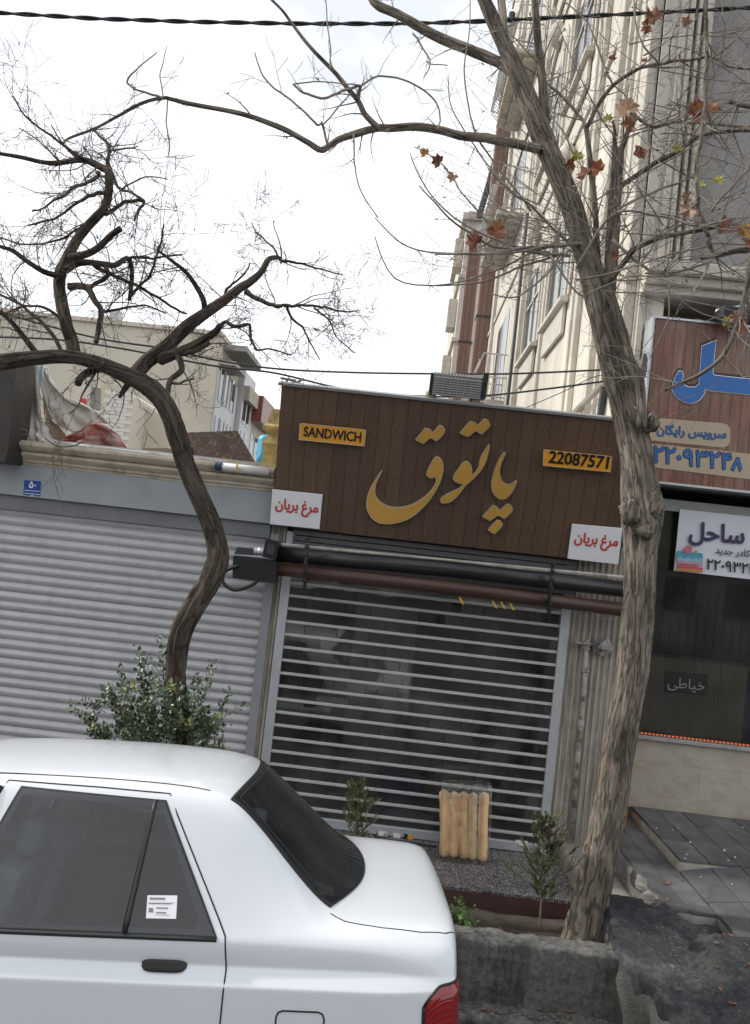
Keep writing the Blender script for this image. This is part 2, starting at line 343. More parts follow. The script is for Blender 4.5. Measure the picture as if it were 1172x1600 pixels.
# broken dark concrete ramp that bridges the channel
def ramp():
    e0, e1 = at(966, 1478, 5.03), at(1022, 1600, Z=-0.02)
    b = MB(); rows = []; sd = MB(); srow = []
    nx, ny = 230, 170
    for j in range(ny+1):
        y = 3.4+(5.50-3.4)*j/ny; row = []
        t = (y-e1.y)/(e0.y-e1.y); edge = e1.x+(e0.x-e1.x)*max(-.6, min(1.05, t)) + 0.05*noise.noise(Vector((y*3.1, 2, 0)))+0.03*noise.noise(Vector((y*9, 5, 0)))+0.012*noise.noise(Vector((y*27, 5, 0)))
        tt = max(0, min(1, (y-3.6)/1.45)); sm_ = tt*tt*(3-2*tt)
        for i in range(nx+1):
            x = edge+(3.4)*(i/nx)**1.4; p = Vector((x, y, 0)); q_ = max(0, min(1, (x-1.93)/.22)); q_ = q_*q_*(3-2*q_)
            left = .19+.15*max(0, min(1, (y-5.0)/.4)); right = ZL+.012 if y < 5.09 else ZL-.06
            base = (road_z(y)+0.012)*(1-sm_)+(left*(1-q_)+right*q_)*sm_
            z = base+(0.02*noise.noise(p*3.2)+0.013*noise.noise(p*7.3)+0.010*noise.noise(p*17)+0.010*noise.noise(p*43)+0.006*noise.noise(p*90))*max(.45, min(1, .35+(5.1-y)*2.0))
            z += 0.02*max(0, noise.noise(p*2.1+Vector((7, 1, 0))))*max(0, min(1, (5.07-y)*4))
            if i < 6: z -= (6-i)**1.5*0.006*(1+noise.noise(p*11))
            row.append(Vector((x, y, z)))
        rows.append(row)
        srow.append([row[0]+Vector((.0, 0, .004)), row[0]+Vector((-.012+.02*noise.noise(Vector((y*14, 1, 0))), 0, -.05))]+[Vector((edge+.03*noise.noise(Vector((y*7, k, 3)))+.018*noise.noise(Vector((y*23, k*2, 3)))+.012*k, y, row[0].z-.05-(row[0].z+.5)*k/5)) for k in range(1, 6)])
    r_ = b.grid(rows).build('ramp', m_wet, smooth=True); sd.grid(srow).build('broken_side', m_side, r_, smooth=True); return r_
m_side = mat('crumbling ramp side', (0.17, 0.165, 0.15), 0.95, 0.5, 12, 1.0, 50, col2=(0.05, 0.05, 0.048), c2scale=6, c2lo=.47, c2hi=.58, bdist=.02)
S(ramp())
# lumps of broken kerb at the end of the paved strip
m_rub = mat('broken pale kerb', (0.25, 0.24, 0.21), 0.95, 0.4, 14, 1.0, 60, col2=(0.08, 0.078, 0.072), c2scale=8, bdist=0.02)
def lump(name, px, py, Y, sx, sy, sz, seed, m=None):
    c = at(px, py, Y); b = MB(); bm = bmesh.new(); bmesh.ops.create_icosphere(bm, subdivisions=5, radius=1)
    pl = [Vector((random.Random(seed*9+k).uniform(-1, 1), random.Random(seed*7+k).uniform(-1, 1), random.Random(seed*5+k).uniform(-1, 1))).normalized() for k in range(11)]
    for v in bm.verts:
        p = v.co.copy(); k = min([1.0]+[0.62/max(.2, p.dot(q)) for q in pl if p.dot(q) > .2])
        k *= 1+0.05*noise.noise(p*5+Vector((seed, 0, 0)))+0.03*noise.noise(p*14)
        v.co = Vector((p.x*sx, p.y*sy, p.z*sz))*k*1.25
    bm.verts.ensure_lookup_table()
    b.add([v.co+c for v in bm.verts], [tuple(v.index for v in f.verts) for f in bm.faces]); bm.free()
    return b.build(name, m or m_rub, smooth=True, org=c-Vector((0, 0, sz)))
L1 = lump('kerb_rubble', 1000, 1380, 5.3, 0.045, 0.10, 0.06, 1); tag(L1, 'larger pale broken kerb lump beside the slate paved strip', 'rubble', 'broken kerb pieces')
L4 = lump('kerb_rubble', 1020, 1406, 5.12, 0.06, 0.07, 0.045, 12); tag(L4, 'smaller pale kerb lump where the slate paving meets the dark ramp', 'rubble', 'broken kerb pieces')
# ---------------------------------------------------------------- sandwich shop in the middle
m_alu = mat('brushed aluminium', (0.55, 0.57, 0.60), 0.42, 0.08, 20, metal=0.55)
m_alud = mat('slat aluminium', (0.48, 0.475, 0.465), 0.55, 0.1, 20, metal=0.2)
m_black = mat('black paint', (0.012, 0.012, 0.014), 0.38, 0.2)
m_dark = mat('dark steel', (0.045, 0.046, 0.05), 0.5, 0.25, 10, metal=0.3)
m_beige = mat('ribbed beige sheet', (0.36, 0.33, 0.28), 0.7, 0.2, 8, 0.1, 60, col2=(0.13, 0.115, 0.095), c2scale=4, c2st=(6, 6, 0.6), c2lo=0.48, c2hi=0.66, c2amt=0.7)
m_pane = glass('polycarbonate pane', (0.80, 0.81, 0.82), 1.58, 0.03, 0.055, (0.5, 0.49, 0.47))  # diffuse haze raised to imitate reflections greying the panes
m_wallin = mat('shop interior wall', (0.20, 0.18, 0.15), 0.8, 0.15)
m_brown = mat('dark brown cladding', (0.098, 0.058, 0.035), 0.5, 0.3, 9, 0.12, 40, st=(9, 9, 0.6), col2=(0.125, 0.077, 0.048), c2scale=2.2, c2lo=0.4, c2hi=0.7, rand=0.14)
m_gold = mat('gold acrylic face', (0.52, 0.29, 0.055), 0.38, 0.12, 3)
m_goldedge = mat('bright letter edge', (0.62, 0.55, 0.42), 0.35, 0.1, metal=0.5)
m_amber = mat('amber acrylic', (0.80, 0.36, 0.025), 0.35, 0.08, 5)
m_ink = mat('black lettering', (0.012, 0.011, 0.01), 0.5, 0.05)
m_white = mat('white sheet', (0.80, 0.81, 0.84), 0.55, 0.05, 4)
m_red = mat('red lettering', (0.55, 0.06, 0.04), 0.6, 0.05)
m_rust = mat('brown roller', (0.058, 0.027, 0.02), 0.42, 0.25, 6, st=(0.5, 4, 4))
m_plaster = mat('plain plaster', (0.42, 0.40, 0.36), 0.9, 0.15, 3, 0.2, 40, col2=(0.25, 0.235, 0.21), c2scale=1.2)

SH = empty('sandwich_shop', (0.3, YF, PZ), 'small sandwich shop with clear slatted roller shutter under the brown sign', 'shop')
xl, xr = at(444, 1000, YF).x, at(862, 1100, YF).x      # clear width between the shutter guides
zb = PZ+0.005; zt = 2.45
# guides
gl = MB().box(xl-0.075, xl, YF-0.03, YF+0.04, zb, zt).build('shutter_guide', m_alu, SH, bevel=0.004)
gr = MB().box(xr, xr+0.075, YF-0.03, YF+0.04, zb, zt).build('shutter_guide', m_alu, SH, bevel=0.004)
# slats: measured pitch from the photograph
pz0 = at(660, 954, YF).z; pz1 = at(660, 1263, YF).z
pitch = (pz0-pz1)/15.0
sl_me = MB().box(-(xr-xl)/2-0.01, (xr-xl)/2+0.01, -0.012, 0.012, -0.012, 0.012).build('slat', m_alud, SH, bevel=0.004, org=(0, 0, 0))
zs = []; z = pz0+3*pitch
while z > zb+0.05: zs.append(z); z -= pitch
for i, z in enumerate(zs):
    o = sl_me if i == 0 else sl_me.copy()
    if i: COL.objects.link(o)
    o.location = Vector(((xl+xr)/2, YF, z))-ORG[SH.name]
pw = 0.272
pane = MB().box(-pw/2+0.002, pw/2-0.002, -0.002, 0.002, -pitch/2+0.012, pitch/2-0.012).build('pane', m_pane, SH, org=(0, 0, 0))
first = True
mull = MB().box(-0.0022, 0.0022, -0.006, 0.006, -pitch/2+0.011, pitch/2-0.011).build('joint', m_dark, SH, org=(0, 0, 0)); mfirst = True
for i, z in enumerate(zs):
    x = xl - (i*0.131 % pw) + pw/2
    while x-pw/2 < xr:
        a, b_ = max(x-pw/2, xl), min(x+pw/2, xr)
        o = pane if first else pane.copy()
        if not first: COL.objects.link(o)
        first = False
        o.location = Vector(((a+b_)/2, YF+0.004+0.0015*rnd.random(), z-pitch/2))-ORG[SH.name]; o.scale = ((b_-a)/pw, 1, 1); o.rotation_euler = (rnd.uniform(-.012, .012), 0, rnd.uniform(-.008, .008))
        if b_ < xr:
            o = mull if mfirst else mull.copy()
            if not mfirst: COL.objects.link(o)
            mfirst = False
            o.location = Vector((b_, YF+0.004, z-pitch/2))-ORG[SH.name]
        x += pw
bb = MB().box(xl, xr, YF-0.02, YF+0.02, zb, zb+0.075).build('bottom_bar', m_alu, SH, bevel=0.004)
m_stick = mat('sticker', (0.75, 0.73, 0.68), 0.6, 0.05); m_storange = mat('orange sticker', (0.75, 0.3, 0.03), 0.6, 0.05)
for px, py, w_, mm in ((598, 1303, 0.07, m_stick), (620, 1306, 0.06, m_stick), (641, 1309, 0.045, m_storange), (634, 1307, 0.03, m_ink), (815, 1317, 0.10, m_stick)):
    c = at(px, py, YF-0.022); MB().box(c.x-w_/2, c.x+w_/2, YF-0.0235, YF-0.0205, c.z-0.02, c.z+0.02).build('sticker', mm, bb)
# interior
inn = MB()
inn.box(xl-0.16, xr+0.42, 10.6, 10.7, PZ-0.1, 3.2); inn.box(xl-0.16, xl-0.10, YF+0.1, 10.6, PZ-0.1, 3.2); inn.box(xr+0.36, xr+0.42, YF+0.1, 10.6, PZ-0.1, 3.2)
inn.box(xl-0.16, xr+0.42, YF+0.05, 10.7, 3.2, 3.3); inn.box(xl-0.16, xr+0.42, YF+0.03, 10.7, PZ-0.15, PZ-0.01)
inn.build('interior', m_wallin, SH)
ctr = empty('shop_counter', ((xl+xr)/2+0.1, 8.6, PZ), 'low beige counter dimly seen inside behind the clear shutter', 'counter')
MB().box(xl+0.3, xr-0.2, 8.5, 9.0, PZ, PZ+0.85).build('front_panel', mat('counter panel', (0.30, 0.25, 0.18), 0.6, 0.1), ctr, bevel=0.01)
MB().box(xl+0.25, xr-0.15, 8.45, 9.05, PZ+0.852, PZ+0.9).build('worktop', m_alud, ctr, bevel=0.005)
m_frid = mat('pale enamel', (0.34, 0.34, 0.33), 0.4, 0.05)
fr = empty('fridge', (0.15, 8.2, PZ), 'tall pale fridge shape standing in for a reflection in the clear shutter', 'fridge')
fx = at(600, 1000, 8.2).x  # pale upright added to imitate a reflection in the panes
MB().box(fx-0.3, fx+0.3, 7.95, 8.45, PZ, PZ+1.85).build('cabinet', m_frid, fr, bevel=0.02)
MB().box(fx+0.20, fx+0.23, 7.92, 7.949, PZ+0.9, PZ+1.3).build('handle', m_dark, fr, bevel=0.004)
crt = MB(); cx = at(625, 1245, 7.55)
crt.box(cx.x-0.2, cx.x+0.2, 7.4, 7.7, PZ, PZ+0.42).box(cx.x-0.22, cx.x+0.22, 7.38, 7.72, PZ+0.37, PZ+0.42)
tag(crt.build('plastic_crate', mat('blue plastic', (0.02, 0.03, 0.14), 0.4, 0.1), bevel=0.01, org=(cx.x, 7.55, PZ)), 'dark blue plastic crate on the floor behind the clear shutter', 'crate')
bx_ = at(760, 1180, 7.9)
stl = empty('bar_stool', (bx_.x, 7.8, PZ), 'dark bar stool in the dim shop behind the shutter', 'stool')
MB().lathe((bx_.x, 7.8, PZ+0.7), (0, 0, 1), [(0, .16), (.05, .17), (.06, .15)]).build('seat', m_dark, stl, smooth=True)
for a in range(4):
    MB().tube([(bx_.x+0.1*cos(a*pi/2+.7), 7.8+0.1*sin(a*pi/2+.7), PZ+0.7), (bx_.x+0.2*cos(a*pi/2+.7), 7.8+0.2*sin(a*pi/2+.7), PZ)], 0.012, 6).build('leg', m_dark, stl)
# shell of the building around the opening: rolled-shutter box, roof and outer walls
MB().box(xl-0.2, xr+0.45, 10.71, 10.85, -0.5, 3.55).box(xl-0.2, xl-0.165, YF+0.05, 10.7, -0.5, 3.55).box(xr+0.425, xr+0.45, YF+0.05, 10.7, -0.5, 3.55).build('wall', m_plaster, SH)
MB().box(xl-0.2, xr+0.45, YF-0.3, 10.85, 3.58, 3.64).build('roof', mat('white roofing sheet', (0.72, 0.72, 0.70), 0.7, 0.1, 4), SH)
rb = MB(); zz0, zz1 = 2.18, 2.62; n_ = 9
for i in range(n_):
    z0 = zz0+(zz1-zz0)*i/n_; z1 = zz0+(zz1-zz0)*(i+1)/n_-0.006; rb.box(xl-0.02, xr+0.08, YF-0.06-0.012*(i % 2), YF+0.05, z0, z1)
rb.build('shutter_box', mat('dark ribbed box', (0.10, 0.10, 0.105), 0.55, 0.2, 10, metal=0.2), SH, bevel=0.004)
MB().box(xl-0.16, xr+0.42, YF+0.02, YF+0.1, 2.45, 3.56).build('fascia_back', m_dark, SH)
def ribbed(name, x0, x1, z0, z1, y, parent, m, p=0.028, d=0.012):
    b = MB(); n = max(2, int((x1-x0)/p)); pts = []
    for i in range(n):
        a = x0+(x1-x0)*i/n; w_ = (x1-x0)/n
        pts += [(a, y), (a+0.35*w_, y), (a+0.5*w_, y-d), (a+0.85*w_, y-d)]
    pts.append((x1, y))
    b.grid([[Vector((x, yy, z)) for x, yy in pts] for z in (z0, z1)])
    nn = len(pts); b.add([(x0, y+0.03, z0), (x1, y+0.03, z0), (x1, y+0.03, z1), (x0, y+0.03, z1)], [(0, 1, 2, 3)])
    return b.build(name, m, parent)
ribbed('ribbed_panel', xr+0.078, xr+0.66, 0.165, 2.62, YF, SH, m_beige, 0.045, 0.016)
ribbed('ribbed_panel', xl-0.235, xl-0.078, 0.1, 2.62, YF, SH, m_beige, 0.05, 0.018)
MB().box(xr+0.66, xr+0.70, YF-0.01, YR, 0.19, 2.62).build('side_panel', mat('orange brown board', (0.36, 0.15, 0.04), 0.6, 0.3, 8), SH)

# gas pipe with valve on the ribbed panel
GP = empty('gas_pipe', (at(893, 1308, YF-0.06).x, YF-0.06, 0.19), 'thin weathered gas pipe with round regulator on ribbed panel right of the shutter', 'pipe')
m_pipe = mat('flaking grey pipe', (0.33, 0.31, 0.28), 0.6, 0.3, 10, 0.2, 50, col2=(0.09, 0.085, 0.08), c2scale=9, c2lo=0.5, c2hi=0.56, c2amt=0.9)
pp = [at(893, 1312, YF-0.06), at(903, 1180, YF-0.06), at(912, 1090, YF-0.06), at(917, 1000, YF-0.06)]
MB().tube(pp, 0.02, 10).build('riser', m_pipe, GP, smooth=True)
jn = MB()
for p_, r_ in ((at(908, 1130, YF-0.06), 0.028), (at(915, 1045, YF-0.06), 0.03), (at(916, 1010, YF-0.06), 0.034)): jn.lathe(p_-Vector((0, 0, .03)), (0, 0, 1), [(0, r_*.7), (.008, r_), (.05, r_), (.06, r_*.7)], 8)
jn.build('fitting', m_pipe, GP, auto=40)
vc = at(916, 1006, YF-0.065); MB().tube([vc+Vector((-.09, 0, 0)), vc+Vector((.1, 0, 0))], 0.016, 8).tube([vc+Vector((0, -.02, 0)), vc+Vector((0, -.06, 0))], 0.014, 8).obox(vc+Vector((-.05, -.065, .01)), (.07, 0, 0), (0, .006, 0), (0, 0, .008)).build('valve', m_pipe, GP, auto=40)
rc = at(941, 1010, YF-0.075); MB().lathe(rc+Vector((0, .02, 0)), (0, -1, 0), [(0, .06), (.01, .078), (.02, .08), (.028, .07), (.034, .045), (.05, .04), (.06, .022), (.075, .02)], 20).obox(rc+Vector((.045, -.045, -.005)), (.035, 0, 0), (0, .012, 0), (0, 0, .014)).build('regulator', m_pipe, GP, auto=35)

# ---------------------------------------------------------------- brown sign, tilted forward at the top
YB, YT = 6.86, 6.52
s_bl, s_tl = at(424, 821, YB), at(440, 603, YT)
s_tr, s_br = at(975, 658, YT), at(973, 881, YB)
z_b = (s_bl.z+s_br.z)/2; z_t = (s_tl.z+s_tr.z)/2
SX0, SX1 = (s_bl.x+s_tl.x)/2, 1.80
P0 = Vector((SX0, YB, z_b)); SU = (Vector((SX0, YT, z_t))-P0); SHT = SU.length; SU.normalize(); SN = Vector((1, 0, 0)).cross(SU).normalized()   # towards the street
if SN.y > 0: SN = -SN
def sg(px, py, out=0.0): return on_plane(px, py, P0+SN*out, SN)
SG = empty('shop_sign', (0.35, YB, z_b), 'dark brown plank sign with large gold letters over the sandwich shop', 'sign')
MB().obox(P0+Vector(((SX1-SX0)/2, 0, 0))+SU*(SHT/2)-SN*0.05, ((SX1-SX0)/2-0.01, 0, 0), SN*0.026, SU*(SHT/2-0.005)).build('backing', m_black, SG)
npl = 25; wpl = (SX1-SX0)/npl
pl = MB().obox((0, 0, 0), (wpl/2-0.0013, 0, 0), SN*0.011, SU*(SHT/2)).build('plank', m_brown, None); pl.parent = SG
for i in range(npl):
    o = pl if i == 0 else pl.copy()
    if i: COL.objects.link(o)
    o.location = P0+Vector((wpl*(i+0.5), 0, 0))+SU*(SHT/2)-SN*(0.012+rnd.uniform(0, 0.002))-ORG[SG.name]
MB().obox(P0+Vector(((SX1-SX0)/2, 0, 0))+SU*(SHT+0.012)-SN*0.03, ((SX1-SX0)/2+0.025, 0, 0), SN*0.05, SU*0.012).build('coping', mat('zinc coping', (0.30, 0.31, 0.32), 0.45, 0.2, metal=0.5), SG, bevel=0.003)
# side cheek and canopy roof behind the sign
ck = MB(); ck.slab([Vector((SX0+0.004, YB+0.05, z_b)), Vector((SX0+0.004, YT+0.05, z_t)), Vector((SX0+0.004, YF+0.3, z_t)), Vector((SX0+0.004, YF+0.3, z_b))], (0.02, 0, 0)); ck.build('side_cheek', m_brown, SG)
Aq, As = (560, 640, 7.325), (680, 640, 8.0)
GL = [('letter_qaf', Aq, [(268,697),(235,735),(185,815),(140,895),(105,980),(92,1060),(92,1120),(115,1190),(165,1255),(235,1300),(330,1312),(430,1302),(540,1270),(650,1205),(750,1115),(830,1020),(900,910),(950,800),(975,700),(975,630),(955,575),(925,547),(895,543),(865,560),(835,605),(800,675),(778,735),(790,768),(820,783),(850,785),(870,775),(885,790),(885,830),(865,875),(820,940),(750,1005),(660,1065),(560,1105),(450,1122),(360,1113),(280,1080),(225,1030),(195,975),(192,915),(205,850),(235,780),(275,703)]),
 ('letter_dots', Aq, [(650,348),(760,213),(815,225),(850,262),(925,178),(970,195),(998,240),(975,285),(930,335),(892,362),(822,325),(745,393),(700,375)]),
 ('letter_dots', As, [(305,295),(432,147),(490,160),(535,195),(612,115),(660,130),(692,185),(665,235),(580,312),(505,270),(415,343),(360,325)]),
 ('letter_te_vav', As, [(672,428),(625,500),(575,580),(552,650),(545,705),(520,755),(475,805),(462,820),(465,770),(462,730),(440,680),(405,652),(370,650),(335,675),(290,740),(240,805),(222,855),(235,890),(275,920),(345,937),(320,965),(260,1005),(170,1045),(90,1090),(62,1130),(70,1165),(110,1175),(180,1162),(250,1115),(320,1035),(380,955),(420,920),(500,850),(580,755),(635,655),(670,540),(686,460)]),
 ('letter_pe_alef', As, [(870,530),(835,565),(790,640),(750,730),(720,825),(703,920),(705,990),(725,1050),(770,1100),(830,1127),(890,1112),(945,1060),(990,990),(1025,905),(1015,887),(985,905),(945,935),(900,937),(860,915),(830,870),(812,800),(815,730),(835,660),(865,590),(887,550)]),
 ('letter_dots', As, [(590,1342),(718,1198),(770,1215),(815,1258),(900,1180),(945,1195),(972,1250),(945,1300),(865,1370),(785,1325),(690,1395),(640,1372)]),
 ('letter_dot', As, [(658,1505),(768,1378),(820,1390),(850,1440),(815,1490),(745,1558),(700,1540)])]
def smooth_closed(pts, sub=3):
    n = len(pts); P = [Vector((p[0], p[1], 0)) for p in pts]; o = []
    for i in range(n):
        p0, p1, p2, p3 = P[i-1], P[i], P[(i+1) % n], P[(i+2) % n]
        a = (p1-p0).normalized().dot((p2-p1).normalized()); b_ = (p2-p1).normalized().dot((p3-p2).normalized())
        for k in range(sub):
            t = k/sub
            m1 = (p2-p0)*0.5 if a > 0.55 else (p2-p1)*1.0; m2 = (p3-p1)*0.5 if b_ > 0.55 else (p2-p1)*1.0
            h = (2*t**3-3*t*t+1)*p1+(t**3-2*t*t+t)*m1+(-2*t**3+3*t*t)*p2+(t**3-t*t)*m2
            o.append((h.x, h.y))
    return o
def inset2(poly, d):
    n = len(poly); A = sum(poly[i][0]*poly[(i+1) % n][1]-poly[(i+1) % n][0]*poly[i][1] for i in range(n)); sgn = 1 if A > 0 else -1; o = []
    for i in range(n):
        p0, p1, p2 = Vector(poly[i-1]), Vector(poly[i]), Vector(poly[(i+1) % n]); e1 = (p1-p0).normalized(); e2 = (p2-p1).normalized()
        n1 = Vector((-e1.y, e1.x))*sgn; n2 = Vector((-e2.y, e2.x))*sgn; b_ = n1+n2
        b_ = b_.normalized() if b_.length > 0.2 else n1
        o.append(tuple(p1+b_*d/max(0.6, b_.dot(n1))))
    return o
for nm, (ox, oy, sc_), pts in GL:
    sp = smooth_closed(pts); rim = [sg(ox+x/sc_, oy+y/sc_, 0.042) for x, y in sp]; inn_ = [sg(ox+x/sc_, oy+y/sc_, 0.046) for x, y in inset2(sp, 8)]
    rimo = MB().slab(rim, -SN*0.037).build(nm, m_goldedge, SG)
    f = MB().slab(inn_, -SN*0.0035).build('face', m_gold, rimo)
def sign_box(name, corners, txt, depth, parent, mm, thick=0.045, frame=None):
    c = [sg(*p, 0.05) for p in corners]; a = MB().slab(c, -SN*thick); return a
for corners, txt, bl, br, bd, lab in (([(468.6,662),(571.5,672.5),(569,697),(467.5,687)], 'SANDWICH', (474.5,681), (563.5,690.5), 0.03, 'amber'), ([(850,703.5),(956,714),(953.5,737.5),(849,727.5)], '22087571', (857,722.5), (949,732), 0.03, 'amber')):
    c = [sg(*p, 0.055) for p in corners]
    bxs = empty('light_box', (c[0]+c[2])/2, 'amber light box with black word SANDWICH on the brown sign' if txt[0] == 'S' else 'amber light box with black phone number 22087571 on the brown sign', 'light box')
    MB().slab(c, -SN*0.05).build('case', m_amber, bxs, bevel=0.004)
    text('lettering', txt, sg(*bl, 0.056), sg(*br, 0.056), SU, m_ink, bxs, bold=bd, nrm=SN, depth=0.0015, out=0.0015, hscale=1.25 if txt[0] == 'S' else 1.1)
    e = MB()
    for a, b_ in ((0, 1), (1, 2), (2, 3), (3, 0)): e.tube([c[a]-SN*0.001, c[b_]-SN*0.001], 0.004, 6)
    e.build('edge_trim', m_goldedge, bxs)
for corners, bl, br, lab in (([(425.5,765),(504,773),(499,827),(421.5,819)], (430.5,794), (496.5,801), 'left'), ([(894,819),(972.5,826),(966,882),(887,873)], (897.5,846.5), (964.5,853.5), 'right')):
    c = [sg(*p, 0.03) for p in corners]
    wb = empty('notice_board', (c[2]+c[3])/2, 'white notice with red lettering at the '+lab+' end of the brown sign', 'notice', 'white notices on the brown sign')
    MB().slab(c, -SN*0.018).build('sheet', m_white, wb, bevel=0.002)
    text('lettering', 'مرغ بریان', sg(*bl, 0.031), sg(*br, 0.031), SU, m_red, wb, hscale=1.2, bold=0.035, nrm=SN, depth=0.001, out=0.001, rtl=True)

# flood light on top of the sign
FL = empty('flood_light', at(712, 625, 6.58), 'grey finned flood light on two round mounts on top of the brown sign', 'flood light')
fa, fb = at(676, 600, 6.55), at(752, 608, 6.55); fu = Vector((0, -0.35, 0.94)); fx_ = (fb-fa)
cen = (fa+fb)/2
m_fl = mat('grey lamp housing', (0.16, 0.165, 0.17), 0.5, 0.2, metal=0.3)
MB().obox(cen, fx_*0.5, Vector((0, 0.05, 0.02)), fu*0.075).build('housing', m_fl, FL, bevel=0.006)
fn = MB()
for i in range(16): fn.obox(fa+fx_*((i+0.5)/16)+fu*0.085+Vector((0, .02, 0)), fx_*0.018, Vector((0, 0.05, 0.02)), fu*0.012)
fn.build('fins', m_fl, FL)
gr_ = MB(); nf = Vector((0, -0.94, -0.35))
for i in range(7): gr_.obox(fa+fx_*((i+0.5)/7)+nf*0.055, fx_*0.004, nf*0.003, fu*0.07)
for i in range(8): gr_.obox(cen+nf*0.055+fu*(-0.065+0.0186*i), fx_*0.49, nf*0.003, fu*0.0035)
gr_.build('grille', m_alud, FL)
MB().obox(cen+nf*0.051, fx_*0.485, nf*0.001, fu*0.066).build('lens', mat('dark lens', (0.05, 0.05, 0.055), 0.15, 0.1), FL)
MB().obox(fb+fx_.normalized()*0.02+fu*0.02, fx_.normalized()*0.02, Vector((0, 0.06, 0)), fu*0.10).build('end_cap', m_dark, FL, bevel=0.006)
MB().obox(fa-fx_.normalized()*0.012-fu*0.01, fx_.normalized()*0.012, Vector((0, 0.055, 0)), fu*0.09).build('end_cap', m_dark, FL, bevel=0.006)
for px, py in ((673, 617), (742, 624)):
    c = at(px, py, 6.58); MB().lathe(c-Vector((0, 0, .05)), (0, 0, 1), [(0, .03), (.01, .042), (.04, .046), (.065, .04), (.085, .022)], 12).build('mount', mat('tan rubber mount', (0.23, 0.19, 0.14), 0.8, 0.3), FL, smooth=True)
# odds and ends of wood left on the sign's top corner
wd = at(452, 596, 6.62); sc2 = MB()
for a in range(4): sc2.obox(wd+Vector((rnd.uniform(-.05, .08), 0, rnd.uniform(-.005, .02))), (0.06*cos(a*1.3), 0.02, 0.03*sin(a*1.3)), (0, 0.02, 0), (0, 0, 0.006))
tag(sc2.build('wood_scraps', mat('grey scrap wood', (0.2, 0.18, 0.16), 0.9, 0.3), org=wd), 'small pile of grey scraps on the left top corner of the brown sign', 'scraps')

# ---------------------------------------------------------------- rolled-up awning below the sign
AW = empty('awning', (0.3, 6.8, 2.1), 'rolled up awning with black cassette and brown roller under the sign', 'awning')
ya = 6.72
MB().tube([at(430, 865, ya), at(700, 889, ya), at(1012, 925, ya)], ya/FPX*12.6, 16).build('cassette', mat('black aluminium', (0.016, 0.016, 0.018), 0.32, 0.2, 30, st=(0.3, 3, 3)), AW, smooth=True)
MB().tube([at(436, 889, ya-0.03), at(700, 918, ya-0.03), at(1010, 957, ya-0.03)], ya/FPX*10.6, 14).build('roller', m_rust, AW, smooth=True)
MB().tube([at(438, 851, ya+0.02), at(1012, 906, ya+0.02)], ya/FPX*3.2, 6).build('rail', mat('pale worn rail', (0.4, 0.38, 0.34), 0.5, 0.4, 12, col2=(0.15, 0.12, 0.09), c2scale=7), AW)
for (ax_, ay_), (bx2, by2) in (((481, 842), (476, 918)), ((864, 882), (857, 955))):
    c = [at(ax_, ay_, ya-0.09), at((ax_+bx2)/2-1, (ay_+by2)/2, ya-0.12), at(bx2, by2, ya-0.08)]; b = MB(); b.tube(catmull(c, 6), 0.013, 6)
    for t in range(7):
        p_ = c[0].lerp(c[2], t/6.0); b.lathe(p_+Vector((0, -.035, -.012)), (0, 0, 1), [(0, .012), (.006, .019), (.02, .019), (.026, .012)], 8)
    b.build('bracket', m_black, AW, auto=40)
# sheet of clear plastic hanging below the roller with a bit of yellow print
m_film = glass('clear film', (0.78, 0.78, 0.78), 1.5, 0.12, 0.18, (0.6, 0.6, 0.58))
fw = []
for i in range(41):
    px = 452+ (975-452)*i/40; py = 905+(958-905)*i/40; a = at(px, py-4, ya-0.0); d = 0.07+0.03*noise.noise(Vector((i*0.3, 0, 0)))
    fw.append([a, a+Vector((0, 0.02*noise.noise(Vector((i*.5, 1, 0))), -d*0.5)), a+Vector((0, 0.035*noise.noise(Vector((i*.7, 2, 0))), -d))])
MB().grid(fw).build('plastic_valance', m_film, AW, smooth=True, fix=False)
yp = MB()
for px, py, ww in ((716, 938, 10), (768, 944, 7), (781, 945, 7), (795, 947, 8)):
    a, b_ = at(px, py-5, ya-0.028), at(px+6, py+6, ya-0.028); yp.slab([a, a+Vector((0.02, 0, 0)), b_+Vector((0.02, 0, 0)), b_], (0, 0.001, 0))
yp.build('yellow_print', mat('yellow print', (0.6, 0.36, 0.05), 0.6, 0.1), AW)
# motor at its left end
MO = MB(); c1, c2, c3, c4 = at(364, 868, 6.62), at(432, 876, 6.62), at(430, 912, 6.62), at(363, 903, 6.62)
MO.slab([c1, c2, c3, c4], (0, 0.2, 0)); MO.build('motor_box', m_black, AW, bevel=0.004)
c = [at(365, 866, 6.62), at(369, 855, 6.62), at(398, 858, 6.62), at(408, 868, 6.62)]; MB().slab([c[0]+Vector((0, .02, 0)), c[1]+Vector((0, .02, 0)), c[2]+Vector((0, .02, 0)), c[3]+Vector((0, .02, 0))], (0, 0.16, 0)).build('motor_cover', m_dark, AW, bevel=0.006)
c = at(425, 858, 6.66); MB().obox(c, (0.055, 0, -0.006), (0, 0.07, 0), (0.005, 0, 0.075)).build('end_plate', m_black, AW, bevel=0.004)
MB().obox(c+Vector((0, -.073, 0)), (0.032, 0, -0.003), (0, 0.003, 0), (0.003, 0, 0.04)).build('end_recess', m_dark, AW)
c = at(404, 861, 6.64); MB().lathe(c+Vector((-.035, 0, 0)), (1, 0, 0), [(0, .02), (.012, .034), (.03, .028), (.045, .036), (.06, .03), (.075, .03)], 12).build('gear_fitting', m_alu, AW, auto=40)
MB().tube(catmull([at(372, 884, 6.6), at(352, 893, 6.6), at(349, 910, 6.6), at(366, 922, 6.6), at(390, 916, 6.6), at(402, 908, 6.6)], 6), 0.014, 8).build('power_cable', m_black, AW, smooth=True)

